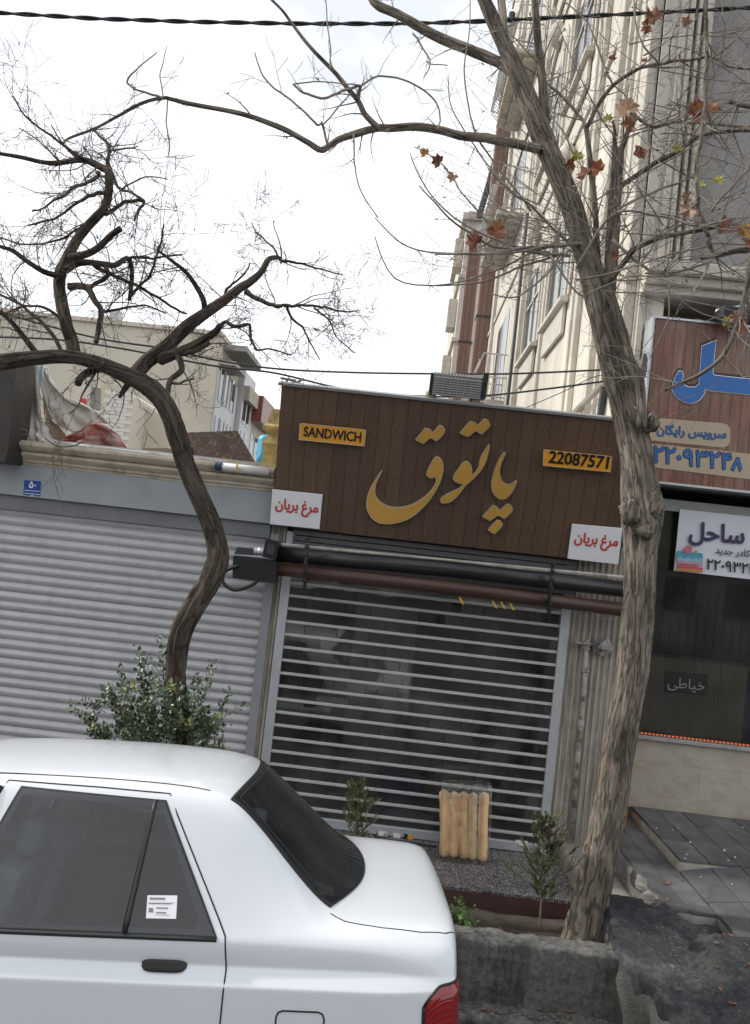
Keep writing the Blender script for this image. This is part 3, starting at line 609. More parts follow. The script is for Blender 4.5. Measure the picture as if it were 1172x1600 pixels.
# ---------------------------------------------------------------- grey shop on the left
LS = empty('shuttered_shop', (-2.2, YF, 0.1), 'low grey shop with closed metal roller shutter and cream cornice', 'shop')
m_shut = mat('grey painted slat', (0.43, 0.435, 0.445), 0.42, 0.06, 7, 0.1, 6, st=(1, 1, 1), col2=(0.25, 0.25, 0.255), c2scale=3, c2st=(2.5, 1, .7), c2lo=.5, c2hi=.8, c2amt=.45, metal=0.1, rand=.04)
m_fasc = mat('grey fascia panel', (0.30, 0.325, 0.345), 0.6, 0.07, 3, col2=(0.23, 0.25, 0.27), c2scale=1.6, c2amt=0.4)
m_fasc2 = mat('shutter housing grey', (0.16, 0.17, 0.18), 0.6, 0.15, 4)
m_corn = mat('cream stone moulding', (0.50, 0.44, 0.35), 0.8, 0.15, 6, 0.2, 40, col2=(0.24, 0.19, 0.13), c2scale=3.2, c2st=(2, 2, 1.5), c2lo=0.52, c2hi=0.68, c2amt=0.7)
lxr = at(414, 920, YF).x; lxl = -6.5
zt_, zb_ = at(200, 812, YF).z, 0.1
lp = (at(200, 900, YF).z-at(200, 1100, YF).z)/(200/15.0)    # slat pitch
prof = []
def slat_mesh():
    b = MB(); h = lp; pr = [(0, 0), (-0.004, -0.10*h), (-0.022, -0.28*h), (-0.024, -0.55*h), (-0.012, -0.80*h), (0.0, -0.93*h), (0.004, -0.97*h), (0.0, -h)]
    b.grid([[Vector((x, y, z)) for y, z in pr] for x in (lxl, lxr)]); return b.build('slat', m_shut, LS, smooth=True, org=(0, 0, 0))
zz = zt_; i = 0; sm_ = slat_mesh()
while zz > zb_+lp:
    o = sm_ if i == 0 else sm_.copy()
    if i: COL.objects.link(o)
    o.location = Vector((0, YF+0.004*rnd.random(), zz))-ORG[LS.name]; o.rotation_euler = (rnd.uniform(-.035, .035), 0, 0); zz -= lp; i += 1
MB().box(lxr, lxr+0.075, YF-0.05, YF+0.05, 0.1, zt_+0.02).build('shutter_guide', mat('grey guide rail', (0.27, 0.28, 0.295), 0.5, 0.1, metal=0.2), LS, bevel=0.004)
MB().box(lxl, lxr+0.076, YF+0.03, YF+0.2, 0.1, 3.0).build('wall', m_plaster, LS)
zf0, zf1, zf2 = at(200, 811, YF-0.1).z, at(200, 794, YF-0.1).z, at(200, 744, YF-0.1).z
MB().box(lxl, SX0-0.02, YF-0.06, YF+0.029, zf0-0.03, zf1).build('shutter_housing', m_fasc2, LS, bevel=0.003)
MB().box(lxl, SX0-0.015, YF-0.10, YF+0.028, zf1+0.002, zf2).build('fascia', m_fasc, LS, bevel=0.004)
zc0, zc1 = zf2+0.002, at(200, 706, YF-0.15).z
cp = [(0.0, 0), (-0.10, 0), (-0.10, .10), (-0.125, .14), (-0.125, .24), (-0.17, .34), (-0.19, .42), (-0.19, .52), (-0.16, .56), (-0.22, .66), (-0.25, .80), (-0.25, .92), (-0.22, .94), (-0.22, 1.0), (0.02, 1.0)]
cb = MB(); cxl = at(20, 700, YF-.15).x; cb.grid([[Vector((x+0.004*noise.noise(Vector((x*3, 0, 0))), YF+y*0.85, zc0+(zc1-zc0)*t+0.003*noise.noise(Vector((x*2, y, 5))))) for y, t in cp] for x in [cxl+(SX0-0.02-cxl)*k/30 for k in range(31)]]); cb.build('cornice', m_corn, LS, auto=35)
ROOFZ = zc1-0.04
MB().box(lxl, SX0-0.05, YF-0.02, 11.5, ROOFZ-0.1, ROOFZ).build('roof', mat('grey roof felt', (0.25, 0.24, 0.23), 0.9, 0.2), LS)
MB().box(lxl, xl-0.63, YF+0.21, 11.4, -0.5, ROOFZ-0.101).build('body', m_plaster, LS)
np_ = [at(38, 750, YF-0.105), at(64, 752, YF-0.105), at(62.5, 775, YF-0.105), at(36.5, 773, YF-0.105)]
NP = empty('number_plate', np_[3], 'small blue house number plate on the grey fascia', 'number plate')
MB().slab(np_, (0, 0.004, 0)).build('plate', mat('blue enamel', (0.012, 0.06, 0.30), 0.35, 0.1), NP)
text('lettering', '۵۰', at(45.5, 762, YF-.107), at(56, 763, YF-.107), Vector((0, 0, 1)), m_white, NP, bold=0.02, depth=0.001, out=0.001)
MB().slab([at(38, 765.5, YF-.107), at(62.5, 767.5, YF-.107), at(62.4, 768.3, YF-.107), at(37.9, 766.3, YF-.107)], (0, 0.001, 0)).slab([at(37.5, 770, YF-.107), at(62, 772.5, YF-.107), at(62, 773.3, YF-.107), at(37.4, 770.8, YF-.107)], (0, 0.001, 0)).slab([at(47,775.5,YF-.107), at(50,773.2,YF-.107), at(53,775.5,YF-.107)], (0,.001,0)).build('white_lines', m_white, NP)
# scaffold pipe and white pipe lying along the cornice top
PI = MB(); PI.tube([at(85, 692, YF-.12), at(190, 704, YF-.12), at(420, 730, YF-.12)], 0.016, 8)
tag(PI.build('metal_pipe', mat('pale blue grey pipe', (0.40, 0.43, 0.46), 0.6, 0.3, 10, col2=(0.2, 0.15, 0.1), c2scale=8), smooth=True, org=at(250, 711, YF-.12)), 'long thin grey pipe lying along the top of the cream cornice', 'pipe')
WPp = empty('plastic_pipe', at(380, 735, YF-.2), 'short white plastic pipe with dark blue end on the cornice', 'pipe')
MB().tube([at(346, 729, YF-.2), at(421, 737, YF-.2)], 0.034, 12).build('pipe', mat('off white plastic', (0.62, 0.61, 0.58), 0.5, 0.15), WPp, smooth=True)
MB().tube([at(337, 728, YF-.2), at(348, 729.2, YF-.2)], 0.037, 12).build('end_cap', mat('dark blue plastic', (0.02, 0.05, 0.12), 0.5, 0.1), WPp, auto=40)
MB().tube(catmull([at(372, 722, YF-.24), at(370, 730, YF-.245), at(372, 738, YF-.24)], 4), 0.008, 6).build('tie', mat('yellow cord', (0.5, 0.38, 0.12), 0.7, 0.2), WPp)
# gilded baluster post left of the sign
GB = empty('gilded_post', at(430, 770, YF+.05), 'gilded carved post standing left of the brown sign', 'post')
gx = at(428, 700, YF+.1).x
m_gilt = mat('worn gilding', (0.50, 0.37, 0.13), 0.45, 0.35, 14, 0.3, 60, col2=(0.25, 0.2, 0.12), c2scale=6)
zg = [(at(428, y, YF+.1).z, w_) for y, w_ in ((770, .10), (735, .10), (733, .085), (712, .07), (695, .09), (680, .055), (674, .10), (668, .10), (664, .07), (640, .05))]
gbm = MB(); rows = []
for z_, w_ in zg: rows.append([Vector((gx+sx*w_, YF+.1+sy*w_, z_)) for sx, sy in ((-1, -1), (1, -1), (1, 1), (-1, 1), (-1, -1))])
gbm.grid(rows); gbm.build('shaft', m_gilt, GB, bevel=0.006)

# ---------------------------------------------------------------- right shop (ground floor of the tall building)
RS = empty('right_shop', (3.2, YR, ZT), 'dim shop front with large window above a marble clad low wall', 'shop')
m_marb = mat('beige marble slab', (0.40, 0.37, 0.31), 0.35, 0.12, 2.5, 0.02, 40, col2=(0.30, 0.25, 0.19), c2scale=5.5, c2st=(1, 1, 1.6), c2lo=.45, c2hi=.6, rand=0.04)
wz0 = ZT; wz1 = at(1080, 1163, YR).z; x0r = 1.96; x1r = 6.5
lw = MB().box(x0r, x1r, YR+0.021, YR+0.25, 0.2, wz1).build('low_wall', m_plaster, RS)
xx = x0r; k_ = 0
for row, (za, zb2) in enumerate(((wz0-0.02, wz0+0.10), (wz0+0.104, wz1-0.19), (wz1-0.186, wz1-0.002))):
    xx = x0r
    while xx < x1r:
        w_ = (0.62, 0.9, 0.75)[row]; e = min(xx+w_, x1r); MB().box(xx+0.0006, e-0.0006, YR+(0.002*rnd.random() if row else -0.012), YR+0.02, za-(.003 if row else 0), zb2).build('marble_slab', m_marb, lw); xx = e
MB().box(x0r, x1r, YR-0.04, YR+0.12, wz1+0.001, wz1+0.035).build('sill', mat('grey sill', (0.30, 0.30, 0.29), 0.5, 0.25, 10), RS, bevel=0.004)
lm = MB(); a, b_ = at(985, 1138, YR-0.02), at(1172, 1162, YR-0.02); zl_ = wz1+0.052
lm.box(x0r+0.1, x1r, YR-0.02, YR-0.005, zl_-0.008, zl_+0.008)
st_ = lm.build('led_strip', mat('led strip body', (0.20, 0.07, 0.03), 0.5, 0.1), RS)
ld = MB()
for i in range(150):
    x = x0r+0.12+0.034*i; ld.obox((x, YR-0.0225, zl_), (.0045, 0, 0), (0, .0024, 0), (0, 0, .0045))
ld.build('led', emit('led glow', (1.0, 0.16, 0.06), 1.0), st_)
ZG = 3.0
glr = MB()
for a, b_ in ((x0r+0.06, 3.7), (3.75, 5.2), (5.25, x1r)): MB().box(a, b_, YR+0.03, YR+0.038, wz1+0.04, ZG).build('window_pane', glass('shop window', (0.72, 0.74, 0.74), 1.5, 0.0, 0.03), RS)
for a in (x0r+0.03, 3.725, 5.225): MB().box(a-0.025, a+0.025, YR+0.01, YR+0.06, wz1+0.036, ZG).build('mullion', m_dark, RS, bevel=0.003)
MB().box(x0r, x1r, YR-0.03, YR+0.08, ZG, ZG+0.10).build('transom', mat('pale grey strip', (0.30, 0.31, 0.30), 0.6, 0.15), RS)
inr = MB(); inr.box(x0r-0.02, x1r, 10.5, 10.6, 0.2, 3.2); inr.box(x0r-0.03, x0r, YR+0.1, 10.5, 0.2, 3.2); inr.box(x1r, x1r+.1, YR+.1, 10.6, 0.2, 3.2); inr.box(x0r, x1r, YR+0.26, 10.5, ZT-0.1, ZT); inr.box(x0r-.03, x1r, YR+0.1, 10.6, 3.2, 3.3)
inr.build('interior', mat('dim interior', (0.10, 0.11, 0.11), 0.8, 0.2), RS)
dk = empty('shop_desk', (2.9, 7.9, ZT), 'brown panelled desk behind the right shop window', 'desk')
d0, d1 = at(1003, 1020, 7.8), at(1168, 1040, 7.8)
m_dk = mat('brown desk panel', (0.36, 0.27, 0.16), 0.6, 0.15, 5, st=(8, 8, .6))
for i in range(4): MB().box(d0.x+(d1.x-d0.x)*i/4+0.002, d0.x+(d1.x-d0.x)*(i+1)/4-0.002, 7.78, 7.82, ZT, d1.z).build('panel', m_dk, dk)
MB().box(d0.x, d1.x, 7.821, 8.4, ZT, d1.z-0.02).build('body', m_dk, dk)
MB().box(d0.x-0.02, d1.x+0.03, 7.75, 8.42, d1.z+0.001, d1.z+0.03).build('top', m_dark, dk)
TS = [at(1040, 1048, YR+0.022), at(1106, 1054, YR+0.022), at(1104.5, 1087, YR+0.022), at(1038.5, 1081, YR+0.022)]
ts = empty('tailor_sign', TS[3], 'small black sign with white outlined Persian word inside the right shop window', 'sign')
MB().slab(TS, (0, 0.005, 0)).build('board', m_black, ts)
text('lettering', 'خیاطی', at(1043, 1073, YR+.02), at(1101, 1079, YR+.02), Vector((0, 0, 1)), mat('grey white lettering', (0.20, 0.21, 0.205), 0.5, 0.05), ts, bold=-0.012, depth=0.001, out=0.001, rtl=True)
# hanging banner
BN = [at(1060, 795, YR-0.05), at(1190, 812, YR-0.05)]; b0 = at(1055.5, 892, YR-0.05); bx0 = (BN[0].x+b0.x)/2
bz1 = BN[0].z; bz0 = b0.z
ban = empty('banner', (bx0+0.7, YR-0.05, bz0), 'white vinyl banner with dark blue Persian lettering hung below the wood sign', 'banner')
rows = []
for j in range(9):
    rows.append([Vector((bx0+1.5*i/40, YR-0.05+0.012*noise.noise(Vector((i*.12, j*.3, 3))), bz0+(bz1-bz0)*j/8)) for i in range(41)])
rb_ = [[p+Vector((0, 0.003, 0)) for p in r_] for r_ in rows]
MB().grid(rows).grid(rb_).build('sheet', mat('white vinyl', (0.62, 0.65, 0.70), 0.45, 0.05, 3), ban, smooth=True)
m_navy = mat('navy print', (0.035, 0.025, 0.09), 0.5, 0.1); YBn = YR-0.066
text('lettering', 'ساحل', at(1077, 842, YBn), at(1162, 849, YBn), Vector((0, 0, 1)), m_navy, ban, bold=0.03, depth=0.001, out=0.0, rtl=True, height=0.20)
text('lettering', 'با کادر جدید', at(1118, 864, YBn), at(1183, 871, YBn), Vector((0, 0, 1)), m_ink, ban, bold=0.015, depth=0.001, out=0.0, rtl=True)
text('lettering', '۲۲۰۹۳۲۴۸', at(1104, 889, YBn), at(1193, 899, YBn), Vector((0, 0, 1)), m_ink, ban, bold=0.02, depth=0.001, out=0.0)
def strip(px0, py0, px1, py1, h, nm, c_, par, Y, amp=0.3):
    top = []; bot = []
    for i in range(13):
        t = i/12; x = px0+(px1-px0)*t; y = py0+(py1-py0)*t
        top.append(at(x, y+h*amp*noise.noise(Vector((i*.8, py0, 0))), Y)); bot.append(at(x, y+h, Y))
    MB().slab(top+bot[::-1], (0, 0.0008, 0)).build(nm, mat(nm, c_, 0.5, 0.15, 8), par)
for i, (y0, h, nm, c_) in enumerate(((861, 9, 'blue print', (0.06, 0.30, 0.42)), (870, 6, 'pale blue print', (0.25, 0.42, 0.5)), (876, 4, 'pink print', (0.5, 0.25, 0.32)), (882.5, 5, 'red print', (0.48, 0.07, 0.09)), (887.5, 3.5, 'orange print', (0.55, 0.2, 0.05)))): strip(1058, y0, 1098, y0+3.4, h, nm, c_, ban, YBn-0.001*i, 0.5)
fl_ = [(1066,861),(1070,856),(1073,852),(1078,853),(1082,855),(1081,860),(1078,865),(1073,866),(1070,863)]
MB().slab([at(x, y, YBn-.006) for x, y in fl_], (0, .0008, 0)).build('flower_print', mat('magenta print', (0.5, 0.13, 0.2), 0.5, 0.2, 20), ban)
sn_ = [(1087+3*cos(a*.785), 862+2.4*sin(a*.785)) for a in range(8)]
MB().slab([at(x, y, YBn-.006) for x, y in sn_], (0, .0008, 0)).build('sun_print', mat('yellow sun print', (0.5, 0.38, 0.08), 0.5, 0.1), ban)

# wood-printed sign above
def plank_print():
    m = mat('printed planks', (0.20, 0.075, 0.048), 0.4, 0.45, 4, st=(7, 7, 0.8), col2=(0.19, 0.125, 0.09), c2scale=0.9, c2lo=0.42, c2hi=0.6, c2st=(1, 1, 1), c2amt=0.9)
    t = m.node_tree; n = t.nodes; k = t.links.new; b = n['Principled BSDF']; src = b.inputs['Base Color'].links[0].from_socket
    g_ = n.new('ShaderNodeNewGeometry'); sx = n.new('ShaderNodeSeparateXYZ'); k(g_.outputs['Position'], sx.inputs[0])
    d = n.new('ShaderNodeMath'); d.operation = 'DIVIDE'; d.inputs[1].default_value = 0.088; k(sx.outputs[0], d.inputs[0])
    f = n.new('ShaderNodeMath'); f.operation = 'FRACT'; k(d.outputs[0], f.inputs[0]); l = n.new('ShaderNodeMath'); l.operation = 'GREATER_THAN'; l.inputs[1].default_value = 0.06; k(f.outputs[0], l.inputs[0])
    fl = n.new('ShaderNodeMath'); fl.operation = 'FLOOR'; k(d.outputs[0], fl.inputs[0]); wn = n.new('ShaderNodeTexWhiteNoise'); wn.noise_dimensions = '1D'; k(fl.outputs[0], wn.inputs['W'])
    mr = n.new('ShaderNodeMapRange'); mr.inputs[3].default_value = 0.72; mr.inputs[4].default_value = 1.25; k(wn.outputs['Value'], mr.inputs[0])
    mu = n.new('ShaderNodeMath'); mu.operation = 'MULTIPLY'; k(mr.outputs[0], mu.inputs[0])
    l2 = n.new('ShaderNodeMapRange'); l2.inputs[3].default_value = 0.18; k(l.outputs[0], l2.inputs[0]); k(l2.outputs[0], mu.inputs[1])
    v = n.new('ShaderNodeVectorMath'); v.operation = 'SCALE'; k(src, v.inputs[0]); k(mu.outputs[0], v.inputs['Scale']); k(v.outputs[0], b.inputs['Base Color']); return m
YS = YR-0.25
q0, q1 = at(1021, 497, YS), at(1001, 745, YS); rx0 = (q0.x+q1.x)/2; rz1 = q0.z; rz0 = at(1030, 752, YS).z
RG = empty('wood_print_sign', (rx0+1, YS, rz0), 'wood plank print sign with blue Persian lettering and phone number', 'sign')
MB().box(rx0, 6.2, YS, YR-0.02, rz0, rz1).build('panel', plank_print(), RG)
m_trim = mat('silver trim', (0.5, 0.52, 0.54), 0.4, 0.1, metal=0.5)
MB().box(rx0-0.018, rx0-0.001, YS-0.015, YR-0.02, rz0-0.02, rz1+0.02).build('side_trim', m_trim, RG); MB().box(rx0, 6.2, YS-0.015, YR-0.02, rz1+0.001, rz1+0.018).build('top_trim', m_trim, RG); MB().box(rx0, 6.2, YS-0.015, YR-0.02, rz0-0.02, rz0-0.001).build('bottom_trim', m_trim, RG)
LB = [(465,325),(578,278),(552,548),(566,568),(880,602),(1500,672),(1500,800),(864,726),(505,692),(488,668),(484,718),(440,775),(380,799),(310,787),(250,747),(218,690),(222,640),(245,575),(272,532),(297,535),(307,562),(298,605),(318,652),(360,668),(410,666),(440,642),(446,560)]
LBp = [(1010+x/5.333, 480+y/5.333) for x, y in LB]
def grow2(p, d): return inset2(p, -d)
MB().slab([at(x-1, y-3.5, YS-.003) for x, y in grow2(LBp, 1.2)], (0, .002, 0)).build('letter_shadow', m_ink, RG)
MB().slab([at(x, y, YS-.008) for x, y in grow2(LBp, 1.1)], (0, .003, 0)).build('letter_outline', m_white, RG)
MB().slab([at(x, y, YS-.012) for x, y in LBp], (0, .003, 0)).build('letter_lam', mat('blue print', (0.015, 0.13, 0.42), 0.4, 0.1, 3), RG)
m_tan = mat('tan printed band', (0.42, 0.34, 0.24), 0.4, 0.08, 3)
P1 = [(1015,652),(1130,661.5),(1137,664),(1141,670),(1141,690),(1138,696),(1130,699.5),(1015,688)]
MB().slab([at(x, y, YS-.004) for x, y in P1], (0, .003, 0)).build('text_band', m_tan, RG)
MB().slab([at(x, y, YS-.004) for x, y in ((1015,693),(1230,715),(1227,756),(1013,729))], (0, .003, 0)).build('text_band', m_tan, RG)
m_bl = mat('blue text', (0.012, 0.12, 0.40), 0.4, 0.05); m_bo = mat('dark blue outline', (0.008, 0.012, 0.04), 0.4, 0.05)
for bd, mm_, dy in ((0.045, m_bo, 0.0), (0.012, m_bl, 0.0025)):
    text('lettering', 'سرویس رایگان', at(1026.5, 677, YS-.005), at(1134, 684.5, YS-.005), Vector((0, 0, 1)), mm_, RG, bold=bd, depth=0.001, out=dy, rtl=True)
    text('lettering', '۲۲۰۹۳۲۴', at(1020, 722, YS-.005), at(1141.5, 734, YS-.005), Vector((0, 0, 1)), mm_, RG, bold=bd, depth=0.001, out=dy)
    e8 = [(752,1252),(772,1250),(797,1345),(775,1372),(757,1300),(727,1367),(704,1350)]; p8 = [(1010+x/5.333, 480+y/5.333) for x, y in e8]
    MB().slab([at(x, y, YS-.0075-dy) for x, y in (grow2(p8, .5) if dy == 0 else inset2(p8, .7))], (0, .001, 0)).build('digit_eight', mm_, RG)
# small flood light and rag on the sign
F2 = empty('small_flood_light', at(1140, 500, YS), 'black flood light with pale edge above the wood print sign', 'flood light')
MB().obox(at(1150, 492, YS-.12), (0.15, 0, 0.0), (0, .12, 0.02), (0, -0.01, .05)).build('housing', m_dark, F2, bevel=0.01)
MB().obox(at(1144, 481, YS-.12), (0.13, 0, 0.035), (0, .02, 0), (0, 0, .008)).build('reflector_edge', m_white, F2)
MB().tube([at(1118, 505, YS), at(1120, 478, YS)], 0.008, 6).build('bracket', m_dark, F2)
rag = lump('rag', 1003, 575, YS-.05, 0.035, 0.05, 0.12, 21, mat('grey rag', (0.13, 0.125, 0.11), 0.95, 0.3, 10)); tag(rag, 'crumpled grey rag stuffed beside the wood print sign', 'rag')
# ---------------------------------------------------------------- tall building on the right
m_cream = mat('cream stone cladding', (0.60, 0.56, 0.485), 0.75, 0.1, 1.5, 0.15, 30, col2=(0.41, 0.375, 0.315), c2scale=1.4, c2st=(1, 1, 0.2), c2lo=0.42, c2hi=0.66, c2amt=0.85)
m_cream2 = mat('carved cream trim', (0.50, 0.465, 0.40), 0.8, 0.15, 3, 0.2, 40, col2=(0.33, 0.295, 0.24), c2scale=2)
m_grey = mat('grey cement render', (0.27, 0.265, 0.25), 0.9, 0.14, 2.5, 0.35, 50, col2=(0.20, 0.195, 0.185), c2scale=1.3)
m_glassd = mat('dark window glass', (0.03, 0.035, 0.04), 0.08, 0.1, ior=1.7)
m_brwn = mat('brown metal cladding', (0.20, 0.12, 0.095), 0.6, 0.12, 4, st=(4, 4, .4))
TX = at(1012, 300, YR).x; TYB = 26.3; TH = 20.2
TB = empty('tall_building', (TX+4, 16, -0.5), 'tall cream stone building with arched windows and balconies on its side wall', 'building')
MB().box(TX, TX+0.25, YR+0.02, TYB, -0.5, TH).build('side_wall', m_cream, TB)
MB().box(TX+0.26, TX+9, YR+0.12, YR+0.35, 5.16, TH).build('front_wall', m_grey, TB)
MB().box(TX+0.26, TX+9, YR+0.45, YR+0.6, 3.31, 5.1).build('recessed_wall', mat('dim render', (0.22, 0.20, 0.17), 0.9, 0.15, 3, 0.3, 50), TB)
MB().box(TX+0.26, TX+9, TYB-0.2, TYB, -0.5, TH).box(TX+8.9, TX+9.1, YR+.2, TYB, -0.5, TH).build('rear_wall', m_grey, TB)
MB().box(TX-0.05, TX+9.2, YR-0.05, TYB+0.05, TH+0.001, TH+0.3).build('roof', m_cream2, TB)
led = MB(); led.box(TX+0.02, TX+9, YR-0.22, YR+0.44, 5.05, 5.16).box(TX+0.02, TX+9, YR-0.16, YR+0.44, 4.97, 5.05).box(TX+0.02, TX+9, YR-0.1, YR+0.44, 4.9, 4.97); led.build('ledge', m_cream2, TB, bevel=0.01)
# moulded corner strips on the front
cs = MB()
for i, (a, b_, d) in enumerate(((0.0, 0.12, 0.0), (0.14, 0.2, 0.03), (0.22, 0.27, 0.015), (0.3, 0.33, 0.03), (0.36, 0.42, 0.06))): cs.box(TX+a, TX+b_, YR-d+0.015, YR+0.2, 5.165, TH)
cs.build('corner_moulding', m_cream2, TB, bevel=0.008)
fr_ = MB()
for d, o_ in ((0.0, 0.0), (0.08, 0.03), (0.14, 0.05)):
    fr_.box(TX+0.02+d, TX+0.07+d, YR-0.02+o_*2, YR+0.3, 3.0, 4.9-d)
    fr_.box(TX+0.5, TX+0.55, YR+0.38, YR+0.449, 3.4, 4.7); fr_.box(TX+0.5, TX+3, YR+0.38, YR+0.449, 3.32+d, 3.36+d)
fr_.build('panel_moulding', m_cream2, TB)
# side wall: pilasters, string courses, windows
for y0, y1, d in ((7.45, 7.7, .10), (7.9, 8.05, .07), (8.3, 8.36, .05), (9.85, 10.0, .07), (10.05, 10.1, .04), (12.7, 12.78, .05), (15.1, 15.3, .10), (15.45, 15.52, .05), (15.7, 15.8, .08), (21.0, 21.2, .08), (8.55, 8.62, .05), (8.8, 9.0, .08), (9.1, 9.15, .04), (12.86, 12.9, .04), (16.0, 16.05, .05), (16.3, 16.4, .06), (22.5, 22.6, .06)):
    MB().box(TX-d, TX-0.001, y0, y1, -0.4, TH).build('pilaster', m_cream2, TB, bevel=0.01)
for z in (8.35, 11.7, 15.0, 18.3): MB().box(TX-0.035, TX-0.001, 7.5, TYB, z, z+0.10).build('string_course', m_cream2, TB)
def side_window(yc, z, w_=0.72, h=1.45):
    b = MB().box(TX-0.012, TX-0.0015, yc-w_, yc+w_, z, z+h); f = b.build('window', m_glassd, TB)
    s = MB().box(TX-0.13, TX-0.013, yc-w_-0.14, yc+w_+0.14, z-0.10, z-0.03).box(TX-0.06, TX-0.013, yc-w_-0.02, yc+w_+0.02, z-0.5, z-0.101); s.build('sill', m_cream2, f, bevel=0.01)
    t = MB()
    for dd, tk in ((0.0, .06), (0.12, .04)):
        t.box(TX-tk, TX-0.013, yc-w_-0.08-dd, yc-w_-dd, z-0.02, z+h).box(TX-tk, TX-0.013, yc+w_+dd, yc+w_+0.08+dd, z-0.02, z+h)
        P = [(yc+(w_+0.04+dd)*cos(a*pi/14), z+h+(w_*0.75+0.04+dd)*sin(a*pi/14)) for a in range(15)]
        t.tube([Vector((TX-tk*0.55, y, zz_)) for y, zz_ in P], 0.045, 6)
    t.build('surround', m_cream2, f)
    ar = [Vector((TX-0.013, yc+w_*cos(a*pi/14), z+h+w_*0.75*sin(a*pi/14))) for a in range(15)]
    MB().slab(ar, (0.011, 0, 0)).build('fanlight', m_cream2, f)
    MB().box(TX-0.03, TX-0.013, yc-0.03, yc+0.03, z, z+h).box(TX-0.03, TX-0.0131, yc-w_, yc+w_, z+h*0.62, z+h*0.62+.05).build('frame', m_cream2, f)
    MB().lathe((TX-0.09, yc, z+h+w_*0.75+0.2), (0, 0, 1), [(-.25, .03), (-.15, .12), (0, .16), (.14, .12), (.24, .04)], 10).build('carved_crest', m_cream2, f, smooth=True)
for z in (5.95, 9.3, 12.65, 16.0):
    for yc in (11.6, 14.0): side_window(yc, z)
# drain pipe, diagonal strut on the side wall
MB().tube([(TX-0.05, 10.15, 3.6), (TX-0.05, 10.15, TH)], 0.035, 6).build('drain_pipe', m_cream2, TB)
MB().tube([(TX-0.08, 15.6, 4.0), (TX-0.08, 15.6, 9.0)], 0.04, 6).build('drain_pipe', m_dark, TB)
MB().tube([at(888, 655, X=TX-0.12), at(947, 595, X=TX-0.12)], 0.035, 6).build('brace', mat('grey timber', (0.22, 0.2, 0.17), .9, .3), TB)
MB().tube([at(947, 590, X=TX-0.10), at(938, 650, X=TX-0.1)], 0.035, 6).build('brace', m_dark, TB)
# wrought-iron balconies
m_iron = mat('pale wrought iron', (0.45, 0.43, 0.39), 0.6, 0.2)
def balcony(y0, y1, z, prot=0.55, mt=None):
    b = MB().box(TX-prot, TX-0.002, y0, y1, z-0.10, z).box(TX-prot*0.6, TX-0.002, y0+.1, y1-.1, z-0.2, z-0.101).build('balcony', m_cream2, TB, bevel=0.02)
    r_ = MB(); mt = mt or m_iron
    prof_ = [(0, .05), (-.16, .22), (-.2, .42), (-.08, .65), (0, .95)]
    def bar(x, y, ox, oy): r_.tube([Vector((x+ox*-q_, y+oy*-q_, z+h_)) for q_, h_ in prof_], 0.012, 4)
    n = int((y1-y0)/0.13)
    for i in range(n+1): bar(TX-prot+.05, y0+(y1-y0)*i/n, -1, 0)
    for yy, s_ in ((y0, -1), (y1, 1)):
        for i in range(1, 7): bar(TX-(prot-.05)*i/7, yy, 0, s_)
    for h_, q_ in ((.05, 0), (.95, 0), (.42, .2)):
        r_.tube([(TX, y0-q_, z+h_), (TX-prot+.05-q_, y0-q_, z+h_), (TX-prot+.05-q_, y1+q_, z+h_), (TX, y1+q_, z+h_)], 0.018, 4)
    for i in range(n//2):
        yc = y0+(y1-y0)*(i+.5)/(n//2)
        for hz, rr in ((.3, .09), (.75, .1)):
            r_.tube([Vector((TX-prot+.05-.17+ (.1 if hz > .5 else 0), yc+rr*cos(a*pi/5)*(1-a*.05), z+hz+rr*sin(a*pi/5)*(1-a*.05))) for a in range(11)], 0.009, 4)
    r_.build('railing', mt, b)
    MB().box(TX-0.012, TX-0.0015, y0+.5, y1-.5, z, z+2.1).build('door', m_glassd, b)
balcony(17.2, 20.2, 5.7); balcony(17.2, 20.4, 9.7); balcony(17.2, 20.4, 13.2)
for yy, zz_ in ((17.6, 9.0), (17.4, 8.7)): pass
# brown ducts at the far end of the side wall
DU = empty('brown_ducts', (TX-0.4, 24.5, -0.5), 'pair of tall reddish brown metal ducts beside the cream building', 'duct')
for (xa, ya_), h in (((758, 22.6), 15.6), ((733, 25.5), 12.4)):
    p_ = at(xa-10, 560, ya_); MB().box(p_.x-0.19, p_.x+0.19, ya_-.2, ya_+.2, -0.5, h).build('duct', m_brwn, DU, bevel=0.02)
    MB().box(p_.x-0.21, p_.x+0.21, ya_-.22, ya_+.22, 8.9, 8.96).build('band', m_dark, DU)
    for k2 in (-.1, .04): MB().box(p_.x+k2, p_.x+k2+.03, ya_-.215, ya_-.201, -0.5, h).build('seam', mat('duct seam', (0.16, 0.085, 0.06), 0.6, 0.1), DU)
p_ = at(770, 330, 23.5); MB().tube([at(748, 340, 25.3), at(790, 200, 25.3), at(800, 20, 25.3)], 0.10, 6).build('flue', m_dark, DU)
# cream building further back with air conditioners
BK = empty('back_building', (2, 40, -0.5), 'narrow cream building far behind the brown ducts', 'building')
bl = at(706, 570, 42).x; br_ = at(745, 570, 42).x; btop = at(738, 330, 42).z
MB().box(bl, br_+2, 42, 52, -0.5, btop).build('wall', m_cream, BK)
MB().box(bl-.25, br_+2, 41.8, 52, btop-0.5, btop-0.2).box(bl-.15, br_+2, 41.9, 52, btop-3.5, btop-3.3).box(bl-.15, br_+2, 41.9, 52, btop-6.8, btop-6.6).build('cornice', m_cream2, BK)
for z in (btop-2.6, btop-5.8, btop-8.8):
    MB().box(bl-.45, bl-0.02, 43, 44.2, z, z+1.5).build('bay', m_cream2, BK)
    MB().box(bl+.25, bl+.8, 41.97, 41.999, z-.2, z+1.2).build('window', m_glassd, BK)
